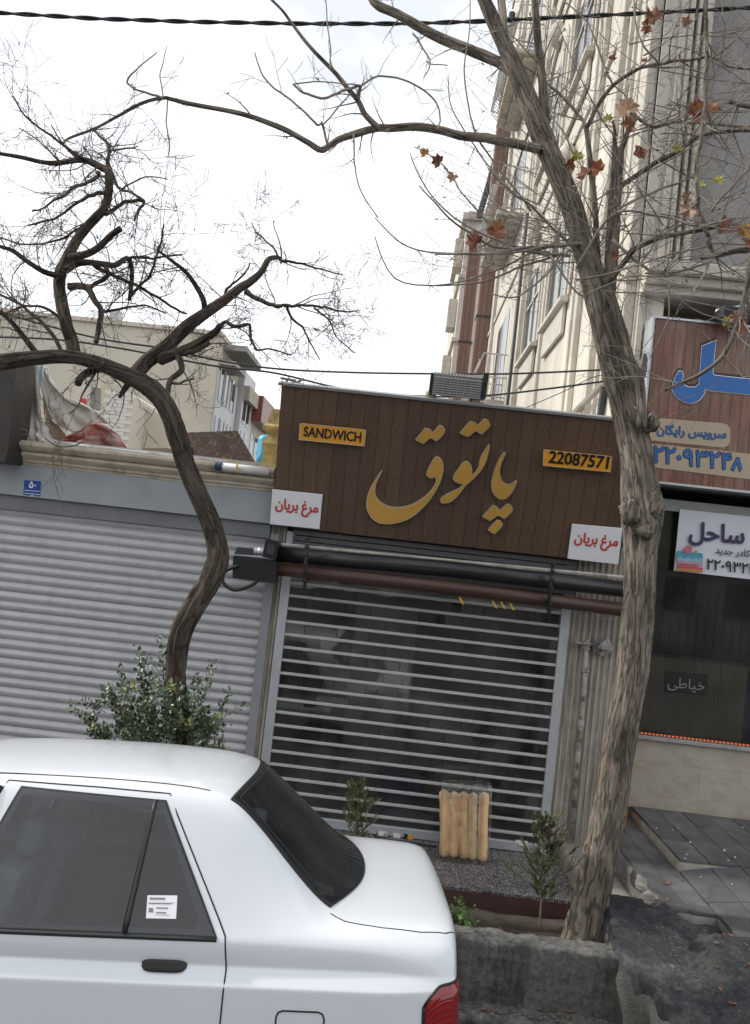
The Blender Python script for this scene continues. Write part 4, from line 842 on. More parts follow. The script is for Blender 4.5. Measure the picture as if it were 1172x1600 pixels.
# ---------------------------------------------------------------- buildings far left
LX = at(343, 540, 30).x
m_lc = mat('weathered cream render', (0.59, 0.545, 0.46), 0.85, 0.1, 0.8, 0.1, 20, col2=(0.47, 0.425, 0.35), c2scale=0.5, c2lo=0.48, c2hi=0.66)
m_lw = mat('pale blue white panels', (0.60, 0.62, 0.65), 0.5, 0.08, 1)
A = empty('cream_block', (LX-6, 31, -0.5), 'cream apartment block with blank front wall behind the left tree', 'building')
ht = at(300, 520, 30).z
MB().box(LX-14, LX, 30, 33.9, -0.5, ht).build('wall', m_lc, A)
MB().box(LX-14, LX+0.05, 29.9, 34, ht, ht+0.15).build('roof_edge', m_lc, A)
MB().box(LX+0.001, LX+0.06, 30.2, 33.85, -0.5, ht-1.2).build('side_panel', m_lw, A)
MB().box(LX, LX+0.9, 30.6, 33.9, ht-0.35, ht-0.15).build('canopy', mat('grey canopy', (0.3, 0.3, 0.3), 0.7, 0.1), A)
for z in (1.5, 3.6, 5.3, 7.1):
    for y0 in (30.45, 31.35, 32.6):
        f = MB().box(LX+0.061, LX+0.075, y0, y0+0.6, z, z+1.25).build('window', m_glassd, A)
        MB().box(LX+0.076, LX+0.10, y0-0.05, y0, z, z+1.25).box(LX+0.076, LX+0.10, y0+.6, y0+.65, z, z+1.25).build('frame', m_lw, f)
MB().box(LX, LX+0.6, 30.3, 32.4, 8.45, 8.6).build('awning', m_cream2, A)
tk = MB(); tkp = at(179, 513, 31); tk.box(tkp.x-.18, tkp.x+.18, 30.8, 31.2, ht+.15, ht+.75).lathe((tkp.x-.35, 31, ht+.15), (0, 0, 1), [(0, .16), (.3, .16), (.36, .08)], 10); tk.build('vent', mat('zinc vent', (0.4, 0.4, 0.4), .5, .1), A)
Bq = empty('white_block', (LX-2, 35, -0.5), 'white block with tall windows beside the cream apartment block', 'building')
MB().box(LX-8, LX+0.25, 34.01, 36.6, -0.5, ht-0.4).build('wall', m_lw, Bq)
MB().box(LX+0.25, LX+0.5, 34.1, 36.6, ht-1.6, ht-1.0).build('eave', m_cream2, Bq)
for z in (1.6, 3.8, 5.6, 7.2):
    for y0 in (34.4, 35.3): MB().box(LX+0.251, LX+0.27, y0, y0+.55, z-.3, z+1.0).build('window', m_glassd, Bq)
Cq = empty('pinkish_block', (LX-2, 39, -0.5), 'white building with pinkish parapet further along the row', 'building')
MB().box(LX-8, LX+0.2, 36.61, 41, -0.5, 7.3).build('wall', mat('white render', (0.62, 0.60, 0.57), .8, .1, 1), Cq)
MB().box(LX-8, LX+0.7, 36.4, 41.2, 7.31, 8.45).build('parapet', mat('pinkish parapet', (0.46, 0.36, 0.35), .7, .1, 1), Cq)
MB().box(LX-8, LX+0.701, 36.35, 36.399, 7.31, 8.45).build('parapet_end', mat('maroon parapet end', (0.22, 0.06, 0.055), .7, .1, 1), Cq)
for z in (3.2, 5.6):
    for y0 in (37.0, 38.2, 39.6): MB().box(LX+0.201, LX+0.22, y0, y0+.75, z, z+1.2).build('window', m_glassd, Cq)
Dq = empty('tan_block', (LX-2, 45, -0.5), 'tan building at the far end of the left row', 'building')
MB().box(LX-8, LX+0.6, 41.3, 52, -0.5, 7.0).build('wall', m_lc, Dq); MB().box(LX-8, LX+0.9, 41.25, 52, 7.001, 8.0).build('parapet', m_lc, Dq)
for z in (3.0, 5.2):
    for y0 in (42, 43.4, 44.8, 46.2): MB().box(LX+0.601, LX+0.62, y0, y0+.8, z, z+1.3).build('window', mat('brown shutter', (0.25, .14, .1), .6, .1), Dq)
# white brick hut on the roofs behind
HB = empty('brick_hut', at(180, 700, 14), 'small white painted brick hut behind the cornice', 'hut')
ha, hb = at(164, 690, 14), at(193, 690, 14); hz = at(180, 613, 14).z
m_wb = mat('white painted brick', (0.68, 0.66, 0.62), .85, .06, 6)
MB().box(ha.x, hb.x, 14.02, 16, 2.4, hz).build('wall', m_wb, HB)
zz = 2.5; row = 0
brk = MB().box(-.1012, .1012, -.018, .018, -.0322, .0322).build('brick', m_wb, HB, bevel=.004, org=(0, 0, 0)); k0 = True
while zz < hz-.03:
    x = ha.x+.1-(.1 if row % 2 else 0)
    while x < hb.x+.02:
        if x-.1 >= ha.x-.11:
            o = brk if k0 else brk.copy()
            if not k0: COL.objects.link(o)
            k0 = False; o.location = Vector((x, 14.01, zz+.03))-ORG[HB.name]
        x += .206
    zz += .068; row += 1
H2 = empty('rendered_shed', at(230, 700, 15), 'cream rendered shed with sloping roof edge beside the brick hut', 'shed')
c = [at(194, 618, 15), at(207, 621, 15), at(262, 655, 15), at(262, 700, 15), at(192, 700, 15)]
MB().slab(c, (0, 2, 0)).build('wall', m_lc, H2)
MB().slab([at(193, 612, 14.9), at(208, 616, 14.9), at(228, 634, 14.9), at(227, 640, 14.9), at(206, 623, 14.9), at(193, 619, 14.9)], (0, 2.1, 0)).build('roof_edge', m_wb, H2)
p_ = at(204, 684, 14.98); MB().box(p_.x-.07, p_.x+.07, 14.95, 14.99, p_.z-.2, p_.z+.12).build('window', m_dark, H2)
H3 = empty('tan_parapet', at(130, 690, 18), 'tan parapet wall with dark opening behind the tarpaulins', 'wall')
MB().slab([at(68, 560, 18), at(158, 590, 18), at(158, 700, 18), at(66, 700, 18)], (0, .6, 0)).build('wall', m_lc, H3)
MB().slab([at(143, 605, 17.98), at(158, 607, 17.98), at(156, 640, 17.98), at(141, 640, 17.98)], (0, .01, 0)).build('opening', m_grey, H3)
MB().slab([at(127, 622, 17.97), at(135, 623, 17.97), at(134.5, 633, 17.97), at(126.5, 632, 17.97)], (0, .01, 0)).build('red_plate', mat('red plate', (.55, .04, .06), .5, .1), H3)
# brown marbled sheet leaning behind the cornice
def marble_brown():
    m = mat('brown marbled sheet', (0.10, 0.07, 0.055), .3, .3, 4, col2=(.07, .05, .04), c2scale=3)
    t = m.node_tree; n = t.nodes; k = t.links.new; b = n['Principled BSDF']; src = b.inputs['Base Color'].links[0].from_socket
    g_ = n.new('ShaderNodeNewGeometry'); nz_ = n.new('ShaderNodeTexNoise'); nz_.inputs['Scale'].default_value = 4; k(g_.outputs['Position'], nz_.inputs['Vector'])
    vo = n.new('ShaderNodeTexVoronoi'); vo.feature = 'DISTANCE_TO_EDGE'; vo.inputs['Scale'].default_value = 5; vm = n.new('ShaderNodeVectorMath'); vm.operation = 'ADD'; k(g_.outputs['Position'], vm.inputs[0]); k(nz_.outputs['Color'], vm.inputs[1]); k(vm.outputs[0], vo.inputs['Vector'])
    mr = n.new('ShaderNodeMapRange'); mr.inputs[1].default_value = 0; mr.inputs[2].default_value = .04; mr.inputs[3].default_value = .75; mr.inputs[4].default_value = 0; k(vo.outputs['Distance'], mr.inputs[0])
    mx_ = n.new('ShaderNodeMix'); mx_.data_type = 'RGBA'; k(mr.outputs[0], mx_.inputs[0]); k(src, mx_.inputs[6]); mx_.inputs[7].default_value = (.3, .22, .15, 1); k(mx_.outputs[2], b.inputs['Base Color']); return m
gp = MB().slab([at(282, 676, 8.5), at(371, 673, 8.5), at(399, 722, 8.5), at(399, 745, 8.5), at(282, 740, 8.5)], (0, .03, 0))
tag(gp.build('marbled_panel', marble_brown(), org=at(340, 745, 8.5)), 'dark brown marbled panel with slanted right edge behind the cornice', 'panel')
# blue plastic bundle
bb_ = lump('blue_bundle', 412, 706, 7.6, 0.075, 0.06, 0.13, 31, mat('light blue plastic', (0.12, .42, .62), .4, .1)); tag(bb_, 'light blue plastic bundle between the cornice and the brown sign', 'bundle')

# ---------------------------------------------------------------- tarpaulins and dark post at the far left
def drape(name, rows, Y, m, label, seed, fold=0.05, org=None, thick=0.004):
    P = [[at(x, y, Y+ (d[0] if d else 0)) for x, y, *d in r_] for r_ in rows]
    R2 = [catmull(r_, 8) for r_ in P]; cols = list(zip(*R2)); C2 = [catmull(c_, 8) for c_ in cols]; G = list(map(list, zip(*C2)))
    n, mm_ = len(G), len(G[0])
    for i in range(n):
        for j in range(mm_):
            u = Vector((j*0.17+seed, i*0.05, seed)); d = fold*noise.noise(u)+fold*.5*noise.noise(u*2.7)+.02*noise.noise(Vector((i*.3, j*.3, seed)))
            G[i][j] = G[i][j]+Vector((0.25*d, d, 0.1*d))
    b = MB().grid(G); o = b.build(name, m, smooth=True, org=G[-1][0], fix=False)
    s = o.modifiers.new('thick', 'SOLIDIFY'); s.thickness = thick
    return tag(o, label, 'tarpaulin')
m_tarp = mat('grey canvas', (0.40, 0.38, 0.35), .8, .12, 5, .2, 80, col2=(.3, .28, .25), c2scale=3)
m_tarp2 = mat('off white canvas', (0.62, 0.59, 0.54), .8, .12, 5, .2, 80, col2=(.4, .33, .27), c2scale=2.5)
m_tarpr = mat('red printed cloth', (0.30, 0.10, 0.085), .8, .2, 6, .1, 60, col2=(.40, .34, .31), c2scale=7, c2lo=.48, c2hi=.54)
drape('tarpaulin', [[(30,560),(38,560),(48,560),(58,560)],[(32,610),(42,612),(52,618),(62,625)],[(27,640),(40,648),(55,652),(70,660)],[(20,665,-.08),(36,672,-.1),(56,680,-.1),(78,682,-.08)],[(30,690,-.12),(45,696,-.15),(66,700,-.15),(87,690,-.12)]], YF+.05, m_tarp, 'grey canvas tarpaulin hanging beside the dark post', 1, 0.09)
drape('tarpaulin', [[(62,570),(66,572),(70,578),(78,590)],[(72,625),(84,618),(96,614),(112,625)],[(80,655),(100,645),(128,634),(152,642)],[(92,668),(116,676),(142,662),(171,662)]], YF+.25, m_tarp2, 'off white canvas sheet sagging over the cornice', 5, 0.12)
drape('tarpaulin', [[(100,682),(122,674),(146,662),(160,664)],[(98,687),(125,684),(158,673),(178,676)],[(95,692),(130,690),(165,686),(188,688)],[(100,698),(135,700),(170,702),(204,704)]], YF+.12, m_tarpr, 'red printed cloth bundled on the cornice', 9, 0.09)
drape('tarpaulin', [[(66,575),(70,575),(75,577)],[(66,620),(72,622),(79,625)],[(70,660),(80,662),(92,664)],[(78,690),(95,694),(118,698)]], YF+.3, mat('brown cloth', (.26, .19, .15), .85, .15, 6), 'brown striped cloth folded between the pale tarpaulins', 13, 0.03)
bs = MB().tube([at(56, 640, YF+.18), at(66, 565, YF+.18)], .012, 6); tag(bs.build('blue_rod', mat('blue rod', (.12, .28, .38), .5, .1), org=at(56, 640, YF+.18)), 'thin blue rod standing among the tarpaulins', 'rod')
msh = MB()
for i in range(6): msh.tube([at(48+2.6*i, 570, YF+.22), at(52+1.0*i, 635, YF+.22)], .003, 4)
for j in range(9): msh.tube([at(48+.3*j, 572+7*j, YF+.221), at(62-.5*j, 573+7*j, YF+.221)], .003, 4)
tag(msh.build('wire_mesh', m_dark, org=at(50, 640, YF+.22)), 'grey wire mesh strip behind the grey tarpaulin', 'mesh')
dp = MB().slab([at(-40, 545, YF-.4), at(27, 560, YF-.4), at(12, 705, YF-.4), at(8, 722, YF-.4), at(-40, 718, YF-.4)], (0, .35, 0))
tag(dp.build('dark_post', mat('dark bronze panel', (.035, .03, .027), .5, .3, 5), org=at(0, 720, YF-.4)), 'dark bronze panel at the left edge above the grey fascia', 'panel')
# ---------------------------------------------------------------- white saloon parked along the channel
def make_car():
    root = empty('parked_car', (0.432, 3.87, -0.09), 'white four door saloon parked in front of the shops, rear to the right', 'car')
    Rm = Matrix.Rotation(radians(3.0), 4, 'Z') @ Matrix.Rotation(radians(-6.0), 4, 'X') @ Matrix.Rotation(radians(-3.0), 4, 'Y')
    M4 = Matrix.Translation(root.location) @ Rm; MI = M4.inverted()
    root.rotation_euler = Rm.to_euler(); ORG[root.name] = Vector()
    paint = mat('white car paint', (0.645, 0.675, 0.705), 0.30, 0.025, 2.2, coat=0.8, spec=0.4)
    pn = paint.node_tree; pb = pn.nodes['Principled BSDF']; psrc = pb.inputs['Base Color'].links[0].from_socket   # outside painted, inside of the shell dark lining
    pg = pn.nodes.new('ShaderNodeNewGeometry'); pm = pn.nodes.new('ShaderNodeMix'); pm.data_type = 'RGBA'; pn.links.new(pg.outputs['Backfacing'], pm.inputs[0]); pn.links.new(psrc, pm.inputs[6]); pm.inputs[7].default_value = (.16, .165, .17, 1); pn.links.new(pm.outputs[2], pb.inputs['Base Color'])
    rubber = mat('black rubber', (0.014, 0.014, 0.016), 0.55, 0.1)
    gap = mat('panel gap', (0.02, 0.02, 0.024), 0.8, 0.05)
    cglass = glass('tinted car glass', (0.62, 0.68, 0.70), 1.72, 0.0, 0.015, (.3, .32, .34)); rglass = glass('tinted rear glass', (0.60, 0.66, 0.67), 1.42, 0.06, 0.05, (.3, .32, .33))
    chrome = mat('chrome', (0.7, 0.7, 0.7), 0.15, 0.02, metal=1)
    low = [(.79, .862), (.83, .805), (.832, .68), (.826, .45), (.78, .22), (.60, .18), (0, .17)]
    def st(t, r0, r1, r2, r3, r4, r5, lw=low): return (t, [(0, r0), (.3, r1), r2, r3, r4, r5]+lw)
    def sc(k, dz=0): return [(y*k, z+dz) for y, z in low]
    ST = [st(-.012, .965, .965, (.50, .96), (.60, .95), (.655, .93), (.69, .88), [(.71, .835), (.73, .79), (.735, .66), (.73, .45), (.69, .27), (.5, .25), (0, .25)]),
          st(.02, 1.003, 1.003, (.54, .995), (.645, .983), (.71, .957), (.75, .905), [(.765, .85), (.79, .808), (.795, .68), (.79, .45), (.74, .24), (.55, .2), (0, .2)]),
          st(.13, 1.016, 1.015, (.555, 1.006), (.66, .995), (.728, .965), (.775, .925), [(.792, .85), (.818, .81), (.825, .68), (.82, .45), (.77, .22), (.58, .18), (0, .18)]),
          st(.27, 1.026, 1.024, (.56, 1.012), (.665, 1.002), (.74, .978), (.785, .935)),
          st(.37, 1.028, 1.024, (.565, 1.010), (.672, 1.001), (.748, .982), (.79, .94)),
          st(.46, 1.095, 1.085, (.57, 1.022), (.675, 1.008), (.752, .985), (.792, .94)),
          st(.55, 1.175, 1.165, (.565, 1.085), (.665, 1.03), (.756, .987), (.794, .94)),
          st(.70, 1.305, 1.295, (.55, 1.225), (.635, 1.175), (.765, .985), (.796, .94)),
          st(.84, 1.425, 1.415, (.535, 1.36), (.605, 1.315), (.772, .98), (.798, .938)),
          st(.93, 1.468, 1.46, (.53, 1.42), (.598, 1.38), (.776, .976), (.80, .936)),
          st(1.15, 1.492, 1.486, (.525, 1.458), (.60, 1.418), (.782, .97), (.802, .932)),
          st(1.6, 1.505, 1.50, (.525, 1.472), (.605, 1.432), (.785, .962), (.803, .925)),
          st(2.1, 1.498, 1.492, (.52, 1.462), (.602, 1.42), (.785, .952), (.803, .918)),
          st(2.38, 1.465, 1.458, (.525, 1.43), (.60, 1.385), (.785, .946), (.803, .914)),
          st(2.75, 1.23, 1.22, (.57, 1.20), (.66, 1.15), (.78, .94), (.80, .908)),
          st(3.05, 1.03, 1.02, (.61, 1.0), (.70, .965), (.77, .935), (.798, .90)),
          st(3.2, .985, .98, (.61, .965), (.70, .945), (.765, .92), (.795, .885)),
          st(3.7, .93, .927, (.59, .915), (.68, .90), (.745, .875), (.785, .84), [(.795, .80), (.81, .77), (.82, .66), (.815, .45), (.77, .22), (.58, .18), (0, .18)]),
          st(4.18, .85, .847, (.55, .835), (.63, .82), (.69, .80), (.73, .77), [(.745, .74), (.76, .71), (.77, .62), (.765, .42), (.72, .22), (.55, .18), (0, .18)]),
          st(4.34, .77, .765, (.48, .755), (.56, .74), (.61, .72), (.64, .70), [(.655, .67), (.665, .64), (.675, .56), (.67, .40), (.63, .25), (.48, .22), (0, .22)])]
    V = []; F = []; nr = len(ST[0][1]); ring = []
    for t, pr in ST:
        ids = []
        for i, (y, z) in enumerate(pr):      # near side from the centre line down, then the far side back up
            V.append(Vector((-t, -y, z))); ids.append(len(V)-1)
        far = [None]*nr
        for i, (y, z) in enumerate(pr):
            if y == 0: far[i] = ids[i]
            else: V.append(Vector((-t, y, z))); far[i] = len(V)-1
        ring.append((ids, far))
    for s in range(len(ST)-1):
        for k in (0, 1):
            a, b = ring[s][k], ring[s+1][k]
            for i in range(nr-1): F.append((a[i], a[i+1], b[i+1], b[i]))
    for s in (0, len(ST)-1):
        n_, f_ = ring[s]
        for i in range(nr-1):
            q = [n_[i], n_[i+1], f_[i+1], f_[i]]; u = []
            for v_ in q:
                if v_ not in u: u.append(v_)
            F.append(tuple(u))
    mb = MB(); mb.add(V, F); cage = mb.build('cage', paint, org=(0, 0, 0))
    me0 = cage.data
    bm = bmesh.new(); bm.from_mesh(me0); cl = bm.edges.layers.float.get('crease_edge') or bm.edges.layers.float.new('crease_edge')
    bm.verts.ensure_lookup_table()
    def crease(rows, val, s0=0, s1=None):
        for k in (0, 1):
            for s in range(s0, (s1 or len(ST))-1):
                for r_ in rows:
                    e = bm.edges.get((bm.verts[ring[s][k][r_]], bm.verts[ring[s+1][k][r_]]))
                    if e: e[cl] = val
    crease((6, 7), 0.6); crease((4,), 0.35, 6, 15); crease((3,), 0.25, 7, 15); crease((2,), 0.35, 5, 9)
    bm.to_mesh(me0); bm.free()
    sm = cage.modifiers.new('s', 'SUBSURF'); sm.levels = 4; sm.render_levels = 4
    bpy.context.view_layer.update(); dg = bpy.context.evaluated_depsgraph_get()
    me = bpy.data.meshes.new_from_object(cage.evaluated_get(dg)); me.name = 'body'; bpy.data.objects.remove(cage)
    me.polygons.foreach_set('use_smooth', [True]*len(me.polygons))
    # wheel arches are cut visually by dark liners; body is one shell
    body = link('body', me, root); ORG[body.name] = Vector()
    bm = bmesh.new(); bm.from_mesh(me); bvh = BVHTree.FromBMesh(bm); bm.free()
    def hit(o, d):
        h = bvh.ray_cast(Vector(o), Vector(d).normalized()); return (h[0], h[1]) if h[0] is not None else (None, None)
    def pix(px, py):       # the point of the body under a point of the photograph
        o = MI @ CAM; d = (MI.to_3x3() @ ray(px, py)); return hit(o, d)[0]
    def sidept(x, z, off=0.0, s=-1):
        p, n = hit((x, s*1.5, z), (0, -s, 0)); 
        if p is None: return Vector((x, s*.7, z))
        return p+n*off
    def lap(rows, it=14):
        for _ in range(it):
            new = [r_[:] for r_ in rows]
            for j in range(1, len(rows)-1):
                for i in range(1, len(rows[0])-1): new[j][i] = (rows[j-1][i]+rows[j+1][i]+rows[j][i-1]+rows[j][i+1])*.25
            rows = new
        return rows
    holes = []
    def frame(name, q, parent, off, s, wu, wv, n=24):
        b = MB(); Lu = (Vector(q[1])-Vector(q[0])).length; Lv = (Vector(q[3])-Vector(q[0])).length; holes.append(('s', q, s))
        for (ua, ub, va, vb, nu, nv) in ((0, 1, 0, wv/Lv, n, 3), (0, 1, 1-wv/Lv, 1, n, 3), (0, wu/Lu, 0, 1, 3, n), (1-wu/Lu, 1, 0, 1, 3, n)):
            rows = []
            for j in range(nv+1):
                row = []
                for i in range(nu+1):
                    u = ua+(ub-ua)*i/nu; v = va+(vb-va)*j/nv; p = [(1-u)*(1-v)*q[0][k]+u*(1-v)*q[1][k]+u*v*q[2][k]+(1-u)*v*q[3][k] for k in (0, 1)]; row.append(sidept(p[0], p[1], off+.0004*(nu == 3), s))
                rows.append(row)
            b.grid(rows)
        return b.build(name, rubber, parent, smooth=True, fix=False)
    def panel(name, q, m, parent, off, s=-1, n=22, curve=None):
        rows = []
        for j in range(n+1):
            v = j/n; row = []
            for i in range(n+1):
                u = i/n; p = [(1-u)*(1-v)*q[0][k]+u*(1-v)*q[1][k]+u*v*q[2][k]+(1-u)*v*q[3][k] for k in (0, 1)]
                row.append(sidept(p[0], p[1], off, s))
            rows.append(row)
        return MB().grid(lap(rows) if n > 10 else rows).build(name, m, parent, smooth=True, fix=False)
    def line(name, pts, parent, r=0.0032, m=gap, sub=6, s=-1, d=None, off=0.0):
        P = []
        for a, b in zip(pts[:-1], pts[1:]):
            for k in range(sub): P.append((a[0]+(b[0]-a[0])*k/sub, a[1]+(b[1]-a[1])*k/sub))
        P.append(pts[-1])
        if d == 'z': Q = [hit((x, y*-s, 2.5), (0, 0, -1)) for x, y in P]; Q = [p+n*off for p, n in Q if p is not None]
        else: Q = [sidept(x, z, off, s) for x, z in P]
        return MB().tube(Q, r, 5).build(name, m, parent, smooth=True)
    def corner(px, py): p = pix(px, py); return (p.x, p.z)
    for s in (-1, 1):
        # rear door window, quarter light, front door window
        w1 = [corner(36, 1233), corner(240, 1252), corner(190, 1456), None]; w1[3] = (w1[0][0]-0.165, w1[2][1]-0.004)
        w2 = [corner(247, 1253), corner(257, 1255), corner(335, 1463), corner(200, 1457)]
        def gr(q, e):      # grown quad for the rubber
            cx = sum(p[0] for p in q)/4; cz = sum(p[1] for p in q)/4
            return [(p[0]+math.copysign(e, p[0]-cx), p[1]+math.copysign(e, p[1]-cz)) for p in q]
        whole = [w1[0], w2[1], w2[2], w1[3]]
        frame('window_rubber', [(whole[0][0]-.010, whole[0][1]+.010), (whole[1][0]+.007, whole[1][1]+.010), (whole[2][0]+.012, whole[2][1]-.006), (whole[3][0]-.010, whole[3][1]-.016)], root, 0.0025, s, .028, .030)
        g1 = panel('window_glass', w1, cglass, root, 0.005, s); g2 = panel('quarter_glass', w2, cglass, root, 0.005, s)
        line('window_divider', [((w1[1][0]+w2[0][0])/2, w1[1][1]+.004), ((w1[2][0]+w2[3][0])/2, w1[2][1]-.004)], root, 0.0095, rubber, 10, s, off=0.004)
        line('belt_strip', [(w1[3][0]-.02, w1[3][1]-.012), (w2[2][0]+.01, w2[2][1]-.010)], root, 0.009, rubber, 10, s, off=0.002)
        f = [(-2.36, 1.405), (-1.90, 1.41), (-2.06, .957), (-2.80, .965)]
        frame('window_rubber', gr(f, .01), root, 0.0025, s, .03, .03); panel('window_glass', f, cglass, root, 0.005, s)
        # door gaps
        dt = corner(266, 1240); db = corner(352, 1463); d0 = corner(344, 1598)
        line('door_gap', [(d0[0]-.012, .48), (d0[0]-.004, .60), d0, (d0[0]+.004, .85), db, (db[0]-.03, db[1]+.05), dt, (-1.45, dt[1]+.012), corner(14, 1219)], root, s=s)
        fd = corner(14, 1219); line('door_gap', [fd, (fd[0]-.07, 1.23), (fd[0]-.17, .95), (fd[0]-.19, .6), (fd[0]-.19, .25)], root, s=s)
        line('pillar_trim', [(fd[0]-.02, fd[1]-.02), (fd[0]-.07, 1.26)], root, 0.012, rubber, 6, s)
        line('door_gap', [(-2.85, .95), (-2.86, .5), (-2.82, .25)], root, s=s)
        # roof gutter line
        G = [hit((x, s*1.2, 2.2), (0, -s*.62, -z_)) for x, z_ in ((-1.02, .70), (-1.12, .69), (-1.3, .685), (-1.6, .68), (-2.0, .68), (-2.35, .70))]
        MB().tube(catmull([p for p, n in G if p is not None], 6), 0.003, 5).build('gutter_line', gap, root, smooth=True)
        # handle
        hp = corner(257, 1508); b = MB(); rows = []
        for nm, zz0, zz1, off_, mm_ in (('handle_recess', -.043, .012, 0.0012, mat('recess shade grey paint', (0.5, 0.51, 0.53), 0.5, 0.02)),):
            pass
        hb = MB(); P8 = []
        for j in range(7):
            a = -1+2*j/6; row = []
            for i in range(17):
                u = -1+2*i/16; k = (1-abs(u)**6)**.5; c_ = sidept(hp[0]+u*.083, hp[1]+.003+a*.020*max(.35, k), 0, s); row.append(c_+Vector((0, s*(0.016*k*(1-a*a*.55)+.002), 0)))
            P8.append(row)
        hb.grid(P8).build('door_handle', rubber, root, smooth=True, fix=False)
        h2 = (hp[0]-1.0, hp[1]-.01); hb = MB(); P8 = []
        for j in range(7):
            a = -1+2*j/6
            P8.append([sidept(h2[0]-u*.083, h2[1]+a*.020, 0, s)+Vector((0, s*(0.016*(1-abs(u)**6)**.5*(1-a*a*.55)+.002), 0)) for u in [-1+2*i/16 for i in range(17)]])
        hb.grid(P8).build('door_handle', rubber, root, smooth=True, fix=False)
        # tail lamp wrapped round the corner
        rows = []; cx, cy = -.17, s*.60
        for j in range(15):
            row = []
            for i in range(25):
                a = radians(8+82*i/24); d = Vector((sin(a), s*cos(a), 0)); ztop = .822-.03*max(0, 1-i/6.0)**2*2.0+.02*(i/24); zz = .50+(ztop-.50)*j/14
                p, n = hit(Vector((cx, cy, zz))+d*1.0, -d)
                row.append((p+n*(.010 if 0 < i < 24 and 0 < j < 14 else .001)) if p is not None else Vector((cx, cy, zz)))
            rows.append(row)
        lens = mat('red lamp lens', (0.20, 0.006, 0.010), 0.12, 0.35, 30, st=(.4, .4, 5), coat=.6)
        tl = MB().grid(rows).build('tail_lamp', lens, root, smooth=True, fix=False)
        MB().tube(rows[-1]+[r_[-1] for r_ in rows[::-1]], .005, 5).tube([r_[0] for r_ in rows], .007, 5).build('lamp_seal', rubber, tl, smooth=True)
        rb_ = MB()
        for j in range(6, 14): rb_.tube([p+ (p-Vector((cx, cy, p.z))).normalized()*.002 for p in rows[j][1:9]], .0022, 4)
        rb_.build('lamp_ribs', mat('bright red ribs', (.34, .015, .012), .2, .1), tl)
        # trunk gap
        line('boot_gap', [(-.50, -.662), (-.44, -.688), (-.3, -.702), (-.15, -.698), (-.05, -.675), (-.012, -.64)], root, .0026, gap, 6, s, 'z', 0.0)
    # fuel flap on the near side
    a = corner(432, 1579); c_ = corner(507, 1582); x0, x1, z1 = a[0], c_[0], (a[1]+c_[1])/2; z0 = z1-.17; r_ = .022
    fp = [(x0, z0), (x0, z1-r_), (x0+r_*.3, z1-r_*.3), (x0+r_, z1), (x1-r_, z1), (x1-r_*.3, z1-r_*.3), (x1, z1-r_), (x1, z0), (x0, z0)]
    line('fuel_flap_gap', fp, root, .0034)
    # sticker on the quarter light
    sp_ = [corner(231, 1399), corner(277.5, 1399.5), corner(275.5, 1436), corner(228.5, 1435)]
    stk = panel('sticker', sp_, m_white, root, 0.0065, n=6); 
    def sub(u0, u1, v0, v1):
        f_ = lambda u, v: tuple((1-u)*(1-v)*sp_[0][k]+u*(1-v)*sp_[1][k]+u*v*sp_[2][k]+(1-u)*v*sp_[3][k] for k in (0, 1))
        return [f_(u0, v0), f_(u1, v0), f_(u1, v1), f_(u0, v1)]
    sgrey = mat('sticker print', (.22, .23, .25), .6, .3, 300)
    for u0, u1, v0, v1 in ((.08, .6, .10, .19), (.05, .82, .32, .38), (.32, .72, .52, .58), (.32, .66, .72, .78), (.07, .22, .55, .74), (.82, .92, .30, .33), (.3, .8, .84, .86)):
        panel('sticker_print', sub(u0, u1, v0, v1), sgrey, stk, 0.0075, n=2)
    # rear screen
    n = 30
    def rear(uu, vv, grow=0.0):
        y = (2*uu-1); yb, yt = .615+grow, .515+grow
        tb = .372+.155*abs(y)**2.2-grow*1.2; tt = .855+.055*abs(y)**2+grow*1.2
        return Vector((-(tb+(tt-tb)*vv), y*(yb+(yt-yb)*vv), 0))
    def rgrid(fn, u0, u1, v0, v1, nu, nv, off, sm=False):
        rows = []
        for j in range(nv+1):
            row = []
            for i in range(nu+1):
                p = fn(u0+(u1-u0)*i/nu, v0+(v1-v0)*j/nv); h, nn = hit((p.x, p.y, 2.5), (0, 0, -1)); row.append(h+nn*off)
            rows.append(row)
        return lap(rows, 30) if sm else rows
    def wind(uu, vv):
        y = 2*uu-1; tb, tt = 3.06-.12*y*y, 2.40-.05*y*y; return Vector((-(tb+(tt-tb)*vv), y*(.64+(.52-.64)*vv), 0))
    for nm, fn, k_ in (('rear_screen', lambda u, v: rear(u, v, .02), 'r'), ('wind_screen', wind, 'w')):
        b = MB()
        for u0, u1, v0, v1, nu, nv, e in ((0, 1, 0, .10, 36, 4, 0), (0, 1, .94, 1, 36, 3, 0), (0, .045, 0, 1, 4, 30, .0004), (.955, 1, 0, 1, 4, 30, .0004)): b.grid(rgrid(fn, u0, u1, v0, v1, nu, nv, .0025+e))
        b.build('screen_rubber', rubber, root, smooth=True, fix=False)
        MB().grid(rgrid(fn, .02, .98, .02, .98, 36, 36, .0045, True)).build(nm, rglass if k_ == 'r' else cglass, root, smooth=True, fix=False)
        holes.append((k_, fn, 0))
    # open the shell behind the glass
    def inside(q, x, z, mrg):
        A = sum(q[i][0]*q[(i+1) % 4][1]-q[(i+1) % 4][0]*q[i][1] for i in range(4)); sg_ = 1 if A > 0 else -1
        for i in range(4):
            ax_, az_ = q[i]; bx_2, bz_ = q[(i+1) % 4]; dx, dz = bx_2-ax_, bz_-az_; l = math.hypot(dx, dz)
            if l > 1e-6 and sg_*(dx*(z-az_)-dz*(x-ax_))/l < mrg: return False
        return True
